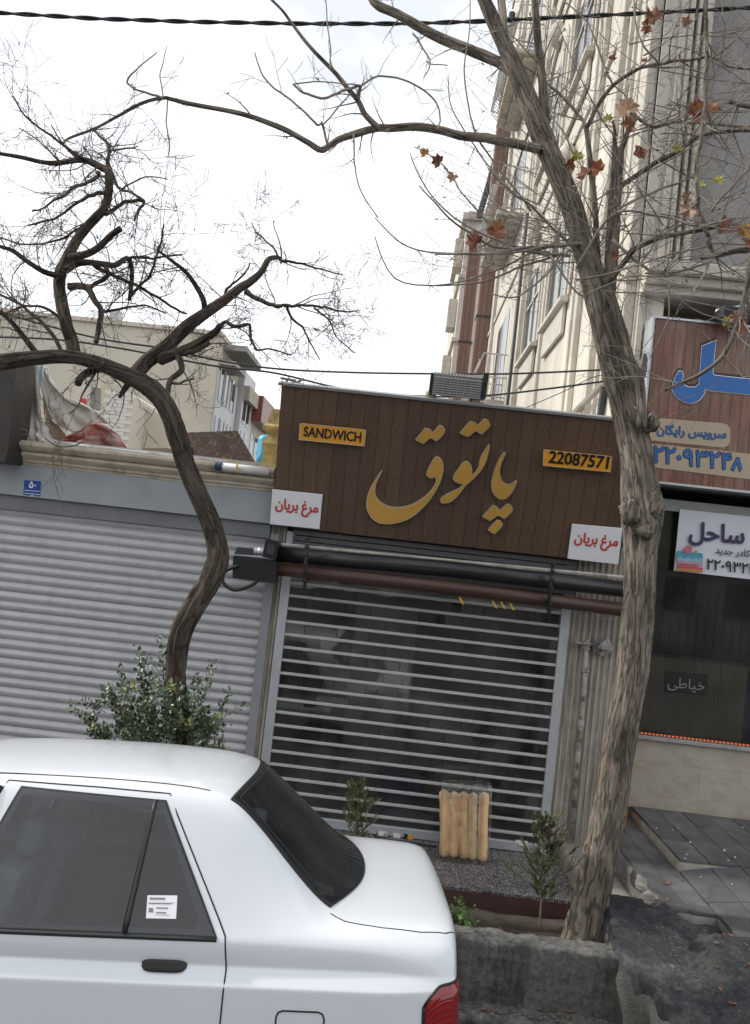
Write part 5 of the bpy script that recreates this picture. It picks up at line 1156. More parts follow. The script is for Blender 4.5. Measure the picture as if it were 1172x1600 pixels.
    def uv_of(fn, x, y):
        v = .5
        for _ in range(6):
            yl = abs(fn(1, v).y); u = .5+.5*max(-1, min(1, y/yl)); a_, b2 = fn(u, 0).x, fn(u, 1).x; v = (x-a_)/(b2-a_)
        return y/yl, v
    bm = bmesh.new(); bm.from_mesh(me); dele = []
    for f in bm.faces:
        c = f.calc_center_median()
        for kd, q, s in holes:
            if kd == 's':
                if c.y*s > .4 and c.z > .9 and inside(q, c.x, c.z, .012): dele.append(f); break
            elif c.z > .95:
                yn, v = uv_of(q, c.x, c.y)
                if abs(yn) < .965 and .04 < v < .965 and ((kd == 'r' and c.x > -1.2) or (kd == 'w' and c.x < -2)): dele.append(f); break
    bmesh.ops.delete(bm, geom=dele, context='FACES'); bm.to_mesh(me); bm.free()
    # cabin
    cloth = mat('dark seat cloth', (.20, .205, .215), .9, .2, 30); trim = mat('dark cabin trim', (.04, .041, .043), .7, .1)
    def rbox(nm, c, h, tilt=0.0, m=cloth, par=None, bev=.03):
        R_ = Matrix.Rotation(tilt, 3, 'Y'); return MB().obox(c, R_ @ Vector((h[0], 0, 0)), R_ @ Vector((0, h[1], 0)), R_ @ Vector((0, 0, h[2]))).build(nm, m, par or root, bevel=bev)
    rbox('floor_tray', (-1.9, 0, .33), (1.15, .70, .02), 0, trim); rbox('parcel_shelf', (-.66, 0, .965), (.26, .60, .012), 0, trim, bev=.004); rbox('bulkhead', (-.92, 0, .62), (.012, .68, .32), 0, trim, bev=.002)
    rs_ = rbox('rear_seat', (-1.22, 0, .52), (.26, .62, .09)); rbox('rear_backrest', (-1.0, 0, .80), (.06, .62, .27), .30)
    for y in (-.33, .33): rbox('headrest', (-.90, y, 1.10), (.045, .13, .075), .2)
    for y in (-.36, .36):
        rbox('front_seat', (-2.1, y, .50), (.25, .24, .09)); rbox('front_backrest', (-1.86, y, .82), (.06, .23, .30), .28); rbox('headrest', (-1.75, y, 1.20), (.045, .12, .075), .15)
    rbox('dashboard', (-2.78, 0, .84), (.2, .68, .12), 0, trim, bev=.05)
    MB().tube([Vector((-2.47, .36+.18*cos(a*pi/12), .93+.18*sin(a*pi/12))) for a in range(25)], .014, 6).tube([(-2.47, .2, .93), (-2.6, .36, .9)], .012, 5).build('steering_wheel', trim, root, smooth=True)
    # bumpers, wheels, head lamps
    grey = mat('bumper plastic', (.05, .052, .055), .55, .1)
    bmp = MB(); rows = []
    for i in range(25):
        a = -1+2*i/24; y = .80*a; x = .085-.16*abs(a)**4; rows.append([Vector((x-.14, y*.97, .53)), Vector((x-.02, y, .53)), Vector((x+.0, y*1.005, .48)), Vector((x, y*1.005, .36)), Vector((x-.03, y, .27)), Vector((x-.14, y*.95, .25))])
    bmp.grid(rows).build('rear_bumper', grey, root, smooth=True)
    rows = []
    for i in range(25):
        a = -1+2*i/24; y = .64*a; x = .012-.05*abs(a)**3; rows.append([Vector((x-.05, y, .50)), Vector((x+.012, y, .52)), Vector((x+.02, y, .62)), Vector((x+.014, y, .80)), Vector((x-.012, y*.98, .885)), Vector((x-.05, y*.97, .90))])
    MB().grid(rows).build('tail_panel', grey, root, smooth=True)  # dark panel bulging across the tail face
    bmp = MB(); rows = []
    for i in range(25):
        a = -1+2*i/24; y = .78*a; x = -4.40+.22*abs(a)**3; rows.append([Vector((x+.14, y*.97, .50)), Vector((x+.02, y, .50)), Vector((x, y, .44)), Vector((x, y, .30)), Vector((x+.03, y, .22)), Vector((x+.14, y*.95, .2))])
    bmp.grid(rows).build('front_bumper', paint, root, smooth=True)
    tyre = mat('tyre rubber', (.018, .018, .019), .85, .2); rim = mat('alloy rim', (.5, .51, .52), .35, .1, metal=.8)
    for x in (-.95, -3.62):
        for s in (-1, 1):
            w_ = MB().lathe((x, s*.62, .305), (0, s, 0), [(0, .2), (0, .29), (.03, .305), (.16, .305), (.20, .28), (.205, .2)], 32).build('wheel', tyre, root, auto=50)
            MB().lathe((x, s*.70, .305), (0, s, 0), [(0, .05), (.10, .06), (.11, .05), (.12, .03)], 12).build('hub', rim, w_, smooth=True)
            rr = MB()
            for k in range(7): rr.obox(Vector((x+.115*cos(k*.8976), s*.812, .305+.115*sin(k*.8976))), (.09*cos(k*.8976), 0, .09*sin(k*.8976)), (0, .012, 0), (-.02*sin(k*.8976), 0, .02*cos(k*.8976)))
            rr.build('rim', rim, w_, bevel=.004)
            MB().lathe((x, s*.60, .305), (0, s, 0), [(0, .32), (.232, .325), (.234, .30)], 32).build('arch_liner', rubber, root, smooth=True)
    for s in (-1, 1):
        q = [( -4.30, .62), (-4.18, .64), (-4.18, .76), (-4.30, .72)]; panel('head_lamp', q, mat('lamp glass', (.5, .52, .53), .08, .05), root, .004, s, 8)
    MB().box(.0, .012, -.26, .26, .58, .70).build('number_plate_recess', m_white, root)
    return root
car = make_car()
# ---------------------------------------------------------------- bare trees
def bark_mat(name, c1, c2):
    m = bpy.data.materials.new(name); m.use_nodes = True; t = m.node_tree; n = t.nodes; k = t.links.new; b = n['Principled BSDF']; b.inputs['Roughness'].default_value = 0.9; b.inputs['Specular IOR Level'].default_value = 0.2
    g_ = n.new('ShaderNodeNewGeometry'); mp_ = n.new('ShaderNodeAttribute'); mp_.attribute_name = 'bark'
    a = n.new('ShaderNodeTexNoise'); a.inputs['Scale'].default_value = 55; a.inputs['Detail'].default_value = 6; a.inputs['Roughness'].default_value = .6; k(mp_.outputs['Vector'], a.inputs['Vector'])
    c = n.new('ShaderNodeTexNoise'); c.inputs['Scale'].default_value = 5; c.inputs['Detail'].default_value = 4; k(g_.outputs['Position'], c.inputs['Vector'])
    r_ = n.new('ShaderNodeValToRGB'); e = r_.color_ramp.elements; e[0].position = .27; e[0].color = (*c2, 1); e[1].position = .70; e[1].color = (*c1, 1); k(a.outputs['Fac'], r_.inputs[0])
    mr = n.new('ShaderNodeMapRange'); mr.inputs[1].default_value = .3; mr.inputs[2].default_value = .7; mr.inputs[3].default_value = .7; mr.inputs[4].default_value = 1.25; k(c.outputs['Fac'], mr.inputs[0])
    v = n.new('ShaderNodeVectorMath'); v.operation = 'SCALE'; k(r_.outputs[0], v.inputs[0]); k(mr.outputs[0], v.inputs['Scale']); k(v.outputs[0], b.inputs['Base Color'])
    f1 = n.new('ShaderNodeTexNoise'); f1.inputs['Scale'].default_value = 26; f1.inputs['Detail'].default_value = 3; f1.inputs['Distortion'].default_value = .25; k(mp_.outputs['Vector'], f1.inputs['Vector'])
    f2 = n.new('ShaderNodeMath'); f2.operation = 'SUBTRACT'; f2.inputs[1].default_value = .5; k(f1.outputs['Fac'], f2.inputs[0]); f3 = n.new('ShaderNodeMath'); f3.operation = 'ABSOLUTE'; k(f2.outputs[0], f3.inputs[0]); f4 = n.new('ShaderNodeMapRange'); f4.inputs[1].default_value = .0; f4.inputs[2].default_value = .055; f4.inputs[3].default_value = .45; k(f3.outputs[0], f4.inputs[0])
    v2 = n.new('ShaderNodeVectorMath'); v2.operation = 'SCALE'; k(v.outputs[0], v2.inputs[0]); k(f4.outputs[0], v2.inputs['Scale']); k(v2.outputs[0], b.inputs['Base Color'])
    ad = n.new('ShaderNodeMath'); ad.operation = 'ADD'; k(a.outputs['Fac'], ad.inputs[0]); k(f4.outputs[0], ad.inputs[1])
    bp = n.new('ShaderNodeBump'); bp.inputs['Strength'].default_value = 1.0; bp.inputs['Distance'].default_value = .014; k(ad.outputs[0], bp.inputs['Height']); k(bp.outputs[0], b.inputs['Normal']); return m
m_barkL = bark_mat('dark furrowed bark', (.115, .092, .073), (.04, .032, .027))
m_barkR = bark_mat('grey brown bark', (.285, .245, .20), (.10, .083, .067))
m_twigL = mat('dark twig', (.085, .068, .056), .85, .2); m_twigR = mat('grey twig', (.23, .20, .17), .85, .3, 12, col2=(.10, .085, .07), c2scale=2)

def px_path(pts, Y0, Y1=None, wob=0.0, seed=0):
    n = len(pts); Y1 = Y0 if Y1 is None else Y1
    return [at(x, y, Y0+(Y1-Y0)*i/(n-1)+wob*noise.noise(Vector((i*.6, seed, 0)))) for i, (x, y) in enumerate(pts)]
def bark_tube(mb, pts, radii, n=28, amp=.10, sub=7, seed=0, twist=.6):
    P = catmull(pts, sub); R = [v.x for v in catmull([Vector((r_, 0, 0)) for r_ in radii], sub)]
    m = len(P); V = []; F = []; L = 0; b00 = len(mb.v); R0 = sum(R)/len(R); a = (P[1]-P[0]).orthogonal().normalized()
    for i in range(m):
        t = (P[min(i+1, m-1)]-P[max(i-1, 0)]).normalized(); a = (a-t*a.dot(t)).normalized(); b = t.cross(a)
        if i: L += (P[i]-P[i-1]).length
        for k in range(n):
            th = 2*pi*k/n; q = Vector((cos(th+twist*L)*2.2, sin(th+twist*L)*2.2, L*1.6+seed)); q2 = Vector((cos(th+twist*L)*5, sin(th+twist*L)*5, L*3.2+seed))
            f = 1+amp*(1-2.2*abs(noise.noise(q)))+amp*.7*(.5-abs(noise.noise(q2))*1.6)+amp*.35*noise.noise(Vector((th*3, L*22, seed)))
            mb.ba[b00+len(V)] = (cos(th+twist*L*.5)*R0+seed, sin(th+twist*L*.5)*R0, L*.13); V.append(P[i]+(a*cos(th)+b*sin(th))*R[i]*f)
    for i in range(m-1): F += [(i*n+k, i*n+(k+1) % n, (i+1)*n+(k+1) % n, (i+1)*n+k) for k in range(n)]
    F += [tuple(reversed(range(n))), tuple(range((m-1)*n, m*n))]
    mb.add(V, F); return P, R
tr = random.Random(11)
def grow(mb, p, d, L, r_, lev, steps=6, curl=.28, up=.04, kids=(2, 4), rmin=.0015):
    P = [p.copy()]; d = d.normalized(); R = [r_]; bend = Vector((tr.uniform(-1, 1), tr.uniform(-1, 1), tr.uniform(-1, 1)))*curl*.5
    for i in range(steps):
        d = (d+Vector((tr.uniform(-1, 1), tr.uniform(-1, 1), tr.uniform(-1, 1)))*curl+bend+Vector((0, 0, up))).normalized(); P.append(P[-1]+d*(L/steps)*tr.uniform(.75, 1.2)); R.append(max(rmin, r_*(1-.8*(i+1)/steps)))
    mb.tube(P, R, 3 if r_ < .005 else 5, cap=False)
    if lev > 0:
        for _ in range(tr.randint(*kids)):
            i = tr.randint(1, steps-1); dd = (P[i+1]-P[i]).normalized(); ax = Vector((tr.uniform(-1, 1), tr.uniform(-1, 1), tr.uniform(-1, 1))).normalized(); q = dd.cross(ax).normalized(); a = tr.uniform(.5, 1.1)
            grow(mb, P[i], dd*cos(a)+q*sin(a), L*tr.uniform(.35, .65), R[i]*.65, lev-1, max(3, steps-1), curl, up, kids, rmin)
    return P
def limb(mb, pts, Y0, Y1, r0, r1, seed, n=None, amp=.07, wob=.06):
    P3 = px_path(pts, Y0, Y1, wob, seed); k = len(pts); rad = [(r0+(r1-r0)*i/(k-1))*.88*P3[i].y/FPX for i in range(k)]
    if r0 >= 5: return bark_tube(mb, P3, rad, n or 16, amp*1.9, 5, seed)
    P = catmull(P3, 4); R = [v.x for v in catmull([Vector((q, 0, 0)) for q in rad], 4)]
    for i in range(1, len(P)-1): P[i] = P[i]+noise.noise_vector(Vector((i*.45, seed*3.1, 1)))*min(.012, R[i]*1.6)
    mb.tube(P, R, 6, cap=True); return P, R
def sprout(mb, P, R, per_m, L, lev, rr=.5, rcap=.006, start=.15, up=.03, curl=.28, kids=(2, 4), flat=0.0):
    n = len(P); tot = sum((P[i+1]-P[i]).length for i in range(n-1)); cnt = int(tot*per_m+tr.random())
    for _ in range(cnt):
        i = tr.randint(int(n*start), n-2); d = (P[i+1]-P[i]).normalized(); ax = Vector((tr.uniform(-1, 1), tr.uniform(-1, 1)*.7, tr.uniform(-1, 1))).normalized(); q = d.cross(ax)
        if q.length < .1: continue
        q.normalize(); a = tr.uniform(.55, 1.35)
        grow(mb, P[i]+q*R[i]*.4, d*cos(a)+q*sin(a), L*tr.uniform(.4, 1.15), min(rcap, R[i]*rr), lev, 6, curl, up, kids)

# --- left tree, leaning and crooked
LT = empty('crooked_tree', at(283, 1150, 5.45), 'crooked dark bare tree leaning left in front of the grey shutter', 'tree', 'bare street trees')
tk_ = MB(); YL = 5.45
pts = [(286,1175),(281,1130),(276,1080),(275,1040),(284,985),(305,945),(330,905),(340,870),(334,830),(316,785),(300,750),(287,715),(277,680),(264,645),(247,618),(222,598),(195,585),(165,572),(130,561),(95,557),(50,560),(0,566),(-60,575)]
rad = [21,20,19,19,20,21,20,20,18,17,17,17,18,18,18,17,15,13,12,12,13,15,18]
bark_tube(tk_, px_path(pts, YL, 5.2, .05, 3), [r_*.74*YL/FPX for r_ in rad], 44, .17, 7, 1)
for px, py, r_ in ((334, 858, 9), (322, 918, 8), (290, 702, 9), (302, 757, 10)):
    c = at(px, py, YL-.07); tk_.lathe(c+Vector((0, .06, -.02)), (.3, -1, .25), [(0, .03), (.03, .042), (.05, .036), (.06, .02), (.05, .012)], 10)
LL = [([(115,560),(112,535),(104,510),(98,480),(93,450),(95,425),(103,408),(115,385),(130,362),(150,340),(163,325),(170,300),(170,272),(165,265),(150,258),(138,252),(120,250),(95,254),(70,254),(35,246),(0,240)], 5.3, 5.7, 11.5, 3),
 ([(110,402),(135,397),(155,386),(172,369),(187,358)], 5.35, 5.15, 6.5, 5), ([(103,422),(120,412),(140,410),(165,413),(180,414),(198,404),(205,415),(206,440),(202,470)], 5.38, 5.6, 6, 3.2),
 ([(198,404),(225,402),(245,403),(285,398)], 5.5, 5.7, 3, 1.6), ([(145,412),(165,425),(190,435),(215,447),(240,460),(275,483),(292,490)], 5.4, 5.7, 4.5, 1.8), ([(205,462),(220,445),(235,430),(245,400),(252,375),(256,350)], 5.5, 5.2, 3, 1.4),
 ([(108,448),(125,447),(138,452),(148,470),(158,485),(155,510),(150,535)], 5.35, 5.2, 6, 4), ([(158,485),(170,488),(200,480),(230,478),(260,490)], 5.3, 5.5, 3, 1.4), ([(165,415),(167,430),(150,442),(140,452)], 5.4, 5.35, 4.5, 3.5),
 ([(95,432),(70,425),(45,410),(20,392),(0,385),(-30,372)], 5.35, 5.0, 5, 2.5), ([(170,270),(168,250),(172,235),(165,222),(155,212),(143,200)], 5.6, 5.9, 4, 1.8), ([(172,234),(205,232),(215,228)], 5.7, 5.6, 2, 1.2),
 ([(168,302),(150,303),(135,310),(120,318),(95,335),(70,345),(45,352)], 5.5, 5.1, 4, 1.6), ([(155,268),(150,278),(135,287),(115,292),(103,305),(85,312),(70,325),(50,330)], 5.55, 5.9, 4, 1.6), ([(165,335),(185,322),(200,315),(225,314),(217,328),(210,345)], 5.5, 5.2, 4.5, 2),
 ([(225,314),(205,302),(190,297),(180,285),(172,262)], 5.3, 5.6, 2.6, 2), ([(190,297),(205,285),(235,276),(262,280)], 5.4, 5.2, 2, 1), ([(150,338),(130,350),(105,370),(70,380),(40,382),(0,372)], 5.5, 5.9, 3, 1.4), ([(140,256),(110,235),(70,205),(40,180),(20,150)], 5.6, 5.4, 3, 1.2), ([(95,254),(60,220),(30,200)], 5.6, 5.8, 2, 1), ([(125,250),(100,228),(80,195)], 5.6, 5.2, 2, 1),
 ([(206,594),(228,566),(262,540),(290,512),(320,490),(350,470),(375,450),(392,440),(408,425),(420,405),(434,402)], 5.45, 5.9, 13.5, 3.4), ([(434,402),(445,408),(470,412),(500,420),(535,430)], 5.9, 6.1, 3, 1), ([(383,456),(410,470),(430,478),(448,477),(480,478),(510,480),(540,487),(560,484)], 5.7, 5.4, 4.5, 1.1),
 ([(448,477),(455,495),(475,515),(485,535),(500,562)], 5.6, 5.5, 3, 1), ([(490,481),(515,500),(525,525),(555,552)], 5.5, 5.4, 2, .9), ([(320,492),(318,470),(305,445),(290,425),(265,405),(248,392)], 5.65, 5.4, 5.2, 2), ([(350,470),(352,455),(362,445),(380,430),(390,412)], 5.7, 5.9, 3, 1.4), ([(434,402),(430,390),(415,375),(400,362),(393,348)], 5.9, 6, 2.2, .9), ([(440,404),(438,385),(430,360),(428,345)], 5.9, 5.7, 1.5, .8),
 ([(250,562),(285,548),(310,536),(335,520),(345,508)], 5.5, 5.3, 9.5, 4.5), ([(332,522),(350,503),(370,511),(390,508),(392,530),(402,548),(420,545),(455,555)], 5.4, 5.2, 4.2, 1.3), ([(278,553),(305,548),(327,536)], 5.45, 5.3, 5, 3.5), ([(275,548),(284,577),(266,595),(261,625)], 5.45, 5.3, 5.5, 4), ([(268,598),(285,598),(303,592)], 5.4, 5.3, 2.4, 2), ([(172,575),(148,577),(128,588),(122,599)], 5.4, 5.2, 7, 6),
 ([(150,580),(132,612),(120,635),(108,648)], 5.3, 5.2, 2.4, 1), ([(200,600),(192,612),(187,620)], 5.4, 5.3, 5.5, 3), ([(60,556),(40,530),(15,500),(-10,480)], 5.25, 5.1, 5, 3), ([(95,552),(80,520),(50,490),(20,470),(-10,455)], 5.3, 5.6, 4, 2), ([(100,500),(70,480),(40,478),(0,492)], 5.35, 5.2, 3, 1.4)]
tw = MB()
for i, (p_, a, b_, r0, r1) in enumerate(LL):
    P, R = limb(tk_ if r0 >= 3 else tw, p_, a, b_, r0, r1, i+1)
    sprout(tw, P, R, 11 if r0 < 9 else 6, .46 if r0 < 9 else .32, 2, .5, .0050, .10, .02, .26, (2, 5))
tk_.build('trunk', m_barkL, LT, smooth=True); tag(tw.build('crown', m_twigL, LT, smooth=True, fix=False), kind=None)
# dry seed pods still hanging from the twigs
pod = MB()
for _ in range(130):
    v = tw.v[tr.randrange(len(tw.v))]; d = Vector((tr.uniform(-.3, .3), tr.uniform(-.3, .3), -1)).normalized(); s = d.orthogonal().normalized()*.005; L = tr.uniform(.018, .038)
    pod.add([v, v+d*L*.5+s, v+d*L, v+d*L*.5-s, v+d*L*.5+s.cross(d)*.5], [(0, 1, 2, 4), (0, 4, 2, 3), (0, 3, 2, 1)])
tag(pod.build('dry_pods', mat('dry pods', (.20, .16, .10), .8, .2), LT, fix=False), kind='stuff')

# --- right plane tree
RT = empty('plane_tree', at(915, 1460, 5.42), 'tall grey barked plane tree with few orange leaves right of the sandwich shop', 'tree', 'bare street trees')
tk_ = MB(); YT_ = 5.42
pts = [(904,1510),(911,1470),(920,1420),(933,1360),(950,1280),(962,1200),(975,1120),(988,1050),(996,980),(1000,900),(1002,850),(1003,805),(1000,770),(997,730),(988,680),(977,630),(962,575),(950,530),(938,480),(925,430),(910,380),(897,335),(884,300),(868,262),(852,225),(838,190),(822,150),(806,110),(788,70),(770,30),(750,-15)]
rad = [42,36,31,29,27,27,26,26,26,26,28,35,32,28,27,25,24,23,22,22,20,19,19,18.5,18.5,18,17,15,13,12,11]
bark_tube(tk_, px_path(pts, YT_, 5.5, .04, 8), [r_*.83*YT_/FPX for r_ in rad], 52, .13, 8, 5, .25)
for px, py, sx, sz, sd in ((985, 800, .075, .08, 3), (1022, 790, .06, .1, 7), (1018, 660, .05, .07, 9), (1005, 830, .07, .05, 12)):
    c = at(px, py, YT_-.06); bm = bmesh.new(); bmesh.ops.create_icosphere(bm, subdivisions=4, radius=1)
    for v in bm.verts:
        k = 1+.3*noise.noise(v.co*1.6+Vector((sd, 0, 0)))+.10*noise.noise(v.co*5+Vector((0, sd, 0))); v.co = Vector((v.co.x*sx, v.co.y*.07, v.co.z*sz))*k
    tk_.add([v.co+c for v in bm.verts], [tuple(v.index for v in f.verts) for f in bm.faces]); bm.free()
RL = [([(648,230),(668,240),(690,256),(708,277),(722,302),(762,345),(800,372)], 4.98, 5.2, 1.0, 1.8), ([(812,118),(785,100),(770,93),(735,78),(690,60),(655,42),(620,22),(590,8),(578,-8),(570,-30)], 5.5, 5.9, 10, 6), ([(852,190),(850,160),(848,130),(842,80),(838,30),(835,-15)], 5.5, 5.3, 8, 5.5), ([(800,95),(790,70),(787,40),(783,0),(780,-20)], 5.5, 5.8, 8, 6),
 ([(845,234),(815,227),(790,222),(760,216),(720,212),(690,204),(650,198),(610,200),(590,200),(560,208),(530,218),(512,230),(500,234),(480,222),(450,205),(420,192),(385,180),(350,172),(300,163),(268,155),(255,153),(225,160),(190,178),(150,200),(110,215),(98,224)], 5.45, 4.9, 8, 1.8),
 ([(592,201),(570,178),(560,158),(545,140),(525,115),(505,95),(480,68),(455,35),(440,15),(418,-6)], 5.2, 5.0, 5, 1.8), ([(556,155),(562,135),(540,140),(520,150),(500,152),(475,145),(458,131)], 5.15, 4.9, 3.2, 1.8), ([(562,135),(590,120),(620,122),(655,135),(680,160),(688,185),(684,203)], 5.1, 5.2, 1.9, 1.4), ([(512,229),(505,195),(495,195),(470,170),(440,145),(420,130),(405,105),(398,82)], 5.1, 4.9, 2.4, 1), ([(515,108),(517,80),(512,45),(508,-5)], 5, 5.1, 1.6, 1), ([(255,153),(238,148),(215,140),(200,130),(205,118),(222,100),(245,82)], 4.95, 4.8, 2.4, 1), ([(255,153),(250,120),(256,95),(260,72)], 4.95, 5, 1.4, .8), ([(262,157),(260,190),(265,225),(262,247)], 4.95, 4.9, 1.6, 1), ([(503,197),(530,165),(550,145)], 5.1, 5.0, 1.6, 1), ([(460,131),(490,128),(530,129),(562,134)], 4.95, 5.1, 1.3, 1.1), ([(645,52),(660,75),(672,100),(662,122)], 5.7, 5.6, 2, 1), ([(672,100),(700,102)], 5.6, 5.6, 1.2, .8),
 ([(948,478),(954,430),(958,370),(960,320),(964,270),(966,232)], 5.42, 5.35, 12, 9), ([(964,250),(960,215),(958,188)], 5.36, 5.36, 4.5, 2), ([(967,245),(978,215),(988,172)], 5.36, 5.33, 5, 3), ([(938,440),(935,420),(930,330),(923,260),(916,198)], 5.45, 5.6, 6, 4.2), ([(916,200),(905,182),(880,152),(854,129),(811,98),(780,80)], 5.6, 5.7, 3.6, 2), ([(916,200),(937,158),(967,125),(1004,104),(1030,100),(1062,95),(1093,92),(1109,87),(1120,90),(1137,104),(1180,109)], 5.6, 5.3, 4.2, 2), ([(1003,668),(1000,597),(985,560),(976,525),(962,480),(951,446)], 5.3, 5.35, 8, 5.5),
 ([(945,440),(958,432),(975,410),(997,386),(1030,372),(1062,365),(1097,359),(1140,350)], 5.35, 5.0, 5.5, 3), ([(900,437),(953,427),(1002,413),(1044,397),(1104,386)], 5.15, 4.9, 2.2, 1.5), ([(958,374),(993,407),(1021,425),(1048,426),(1081,417),(1111,408)], 5.3, 5.0, 3, 2.2), ([(1104,-10),(1103,28),(1105,65),(1104,111),(1100,167),(1097,209),(1088,262),(1090,297),(1093,332),(1104,360),(1109,383),(1118,400)], 4.8, 4.9, 3.2, 4.2), ([(1185,360),(1172,388),(1150,392),(1118,400),(1095,402)], 4.9, 4.9, 6, 4),
 ([(1190,380),(1172,411),(1167,451),(1151,506),(1130,555),(1097,583),(1062,600),(1040,609)], 4.8, 4.7, 5, 2.6), ([(970,292),(1010,262),(1050,240),(1090,215),(1130,205),(1180,203)], 5.4, 5.1, 4.5, 4), ([(1139,158),(1160,163),(1185,168)], 5.2, 5.2, 4.5, 4.5), ([(985,170),(1000,186),(1021,197),(1058,189),(1100,193),(1132,195),(1180,200)], 5.35, 5.2, 3.4, 3), ([(1111,330),(1135,300),(1180,255)], 4.95, 4.9, 2.6, 2),
 ([(680,397),(723,397),(771,396),(814,388),(866,384),(915,380)], 5.0, 5.42, 1.6, 3), ([(680,446),(728,438),(775,422),(833,395),(871,384)], 5.1, 5.4, 1.2, 2.4), ([(655,290),(680,317),(711,348),(759,379),(814,391),(890,400)], 5.0, 5.4, 1.2, 3), ([(762,262),(799,300),(833,324),(866,360),(895,385)], 5.2, 5.45, 1.2, 2.6), ([(768,460),(804,465),(833,448),(871,412),(890,390)], 5.1, 5.4, 1.2, 2.4), ([(586,340),(636,385),(711,397),(796,395),(866,380)], 4.9, 5.3, 1, 2.2), ([(586,370),(616,435),(686,447),(751,440),(811,420),(880,395)], 5.0, 5.4, 1, 2.4), ([(641,240),(666,295),(711,340),(786,380),(860,395)], 5.6, 5.4, 1, 2.2), ([(735,-5),(733,60),(725,110),(740,200),(770,250),(830,330)], 5.3, 5.45, .9, 2), ([(700,118),(706,170),(727,205),(760,255),(800,300)], 5.7, 5.5, .9, 1.8), ([(553,210),(553,240),(556,270),(565,300),(590,340)], 5.2, 5.0, 1.7, 1), ([(900,420),(945,345),(985,330),(1040,340),(1090,352),(1150,340)], 5.2, 4.8, 2.6, 1.8), ([(960,330),(1000,310),(1050,290),(1085,275)], 5.3, 5.5, 2.4, 1.8), ([(900,250),(880,205),(850,170)], 5.6, 5.8, 2, 1.4), ([(860,400),(905,460),(935,450),(1000,430),(1060,445)], 5.1, 4.9, 2, 1.2), ([(1046,440),(1045,490),(1030,530),(1015,560)], 5.0, 4.9, 1.4, .8), ([(1108,410),(1095,440),(1085,455),(1100,450)], 4.9, 4.8, 2, 1.2), ([(1130,555),(1148,575),(1165,590),(1185,580)], 4.72, 4.7, 1.8, 1.2), ([(990,0),(1000,60),(1030,100)], 5.4, 5.35, 1.4, 2), ([(880,0),(920,40),(940,90),(958,135)], 5.8, 5.6, 1.2, 2), ([(1180,30),(1140,70),(1108,95)], 5.2, 5.3, 1.4, 2)]
tw = MB()
for i, (p_, a, b_, r0, r1) in enumerate(RL):
    P, R = limb(tk_ if max(r0, r1) >= 4 else tw, p_, a, b_, r0, r1, i+50)
    right = sum(q[0] for q in p_)/len(p_) > 820
    sprout(tw, P, R, 11 if right else 5.5, .5 if right else .26, 2 if right else 1, .5, .0055, .08, .03, .16, (1, 3))
# whippy shoots that cross in front of the grey wall on the right
for _ in range(46):
    p = at(tr.uniform(930, 1090), tr.uniform(60, 470), tr.uniform(4.9, 5.7)); d = RGT*tr.choice((1, 1, 1, -.6))+UPV*tr.uniform(-.55, .75)+FWD*tr.uniform(-.4, .4)
    grow(tw, p, d, tr.uniform(.4, 1.1), tr.uniform(.003, .006), 2, 8, .10, .02, (1, 3))
for _ in range(26):
    p = at(tr.uniform(850, 925), tr.uniform(330, 420), tr.uniform(5.2, 5.5)); d = -RGT+UPV*tr.uniform(-.5, .6)+FWD*tr.uniform(-.4, .4)
    grow(tw, p, d, tr.uniform(.5, 1.1), tr.uniform(.003, .005), 1, 9, .09, .02, (1, 3))
for _ in range(16):
    p = at(tr.uniform(830, 900), tr.uniform(180, 330), tr.uniform(5.3, 5.7)); d = -RGT*tr.uniform(.2, 1)+UPV*tr.uniform(.1, 1)+FWD*tr.uniform(-.4, .4)
    grow(tw, p, d, tr.uniform(.4, .8), tr.uniform(.002, .004), 1, 8, .10, .03, (1, 3))
tk_.build('trunk', m_barkR, RT, smooth=True); tw.build('crown', m_twigR, RT, smooth=True, fix=False)
# small buds and seed balls along the twigs
bd_ = MB()
for _ in range(420):
    v = tw.v[tr.randrange(len(tw.v))]; r_ = tr.choice((.004, .005, .0065, .012)) if tr.random() < .93 else .016; d = Vector((tr.uniform(-1, 1), tr.uniform(-1, 1), tr.uniform(-.4, 1))).normalized(); a = d.orthogonal().normalized(); b_ = d.cross(a)
    bd_.add([v, v+d*r_+a*r_*.6, v+d*r_-a*r_*.3+b_*r_*.5, v+d*r_-a*r_*.3-b_*r_*.5, v+d*r_*2.4], [(0, 1, 2), (0, 2, 3), (0, 3, 1), (4, 2, 1), (4, 3, 2), (4, 1, 3)])
tag(bd_.build('buds', m_twigR, RT, fix=False), kind='stuff')
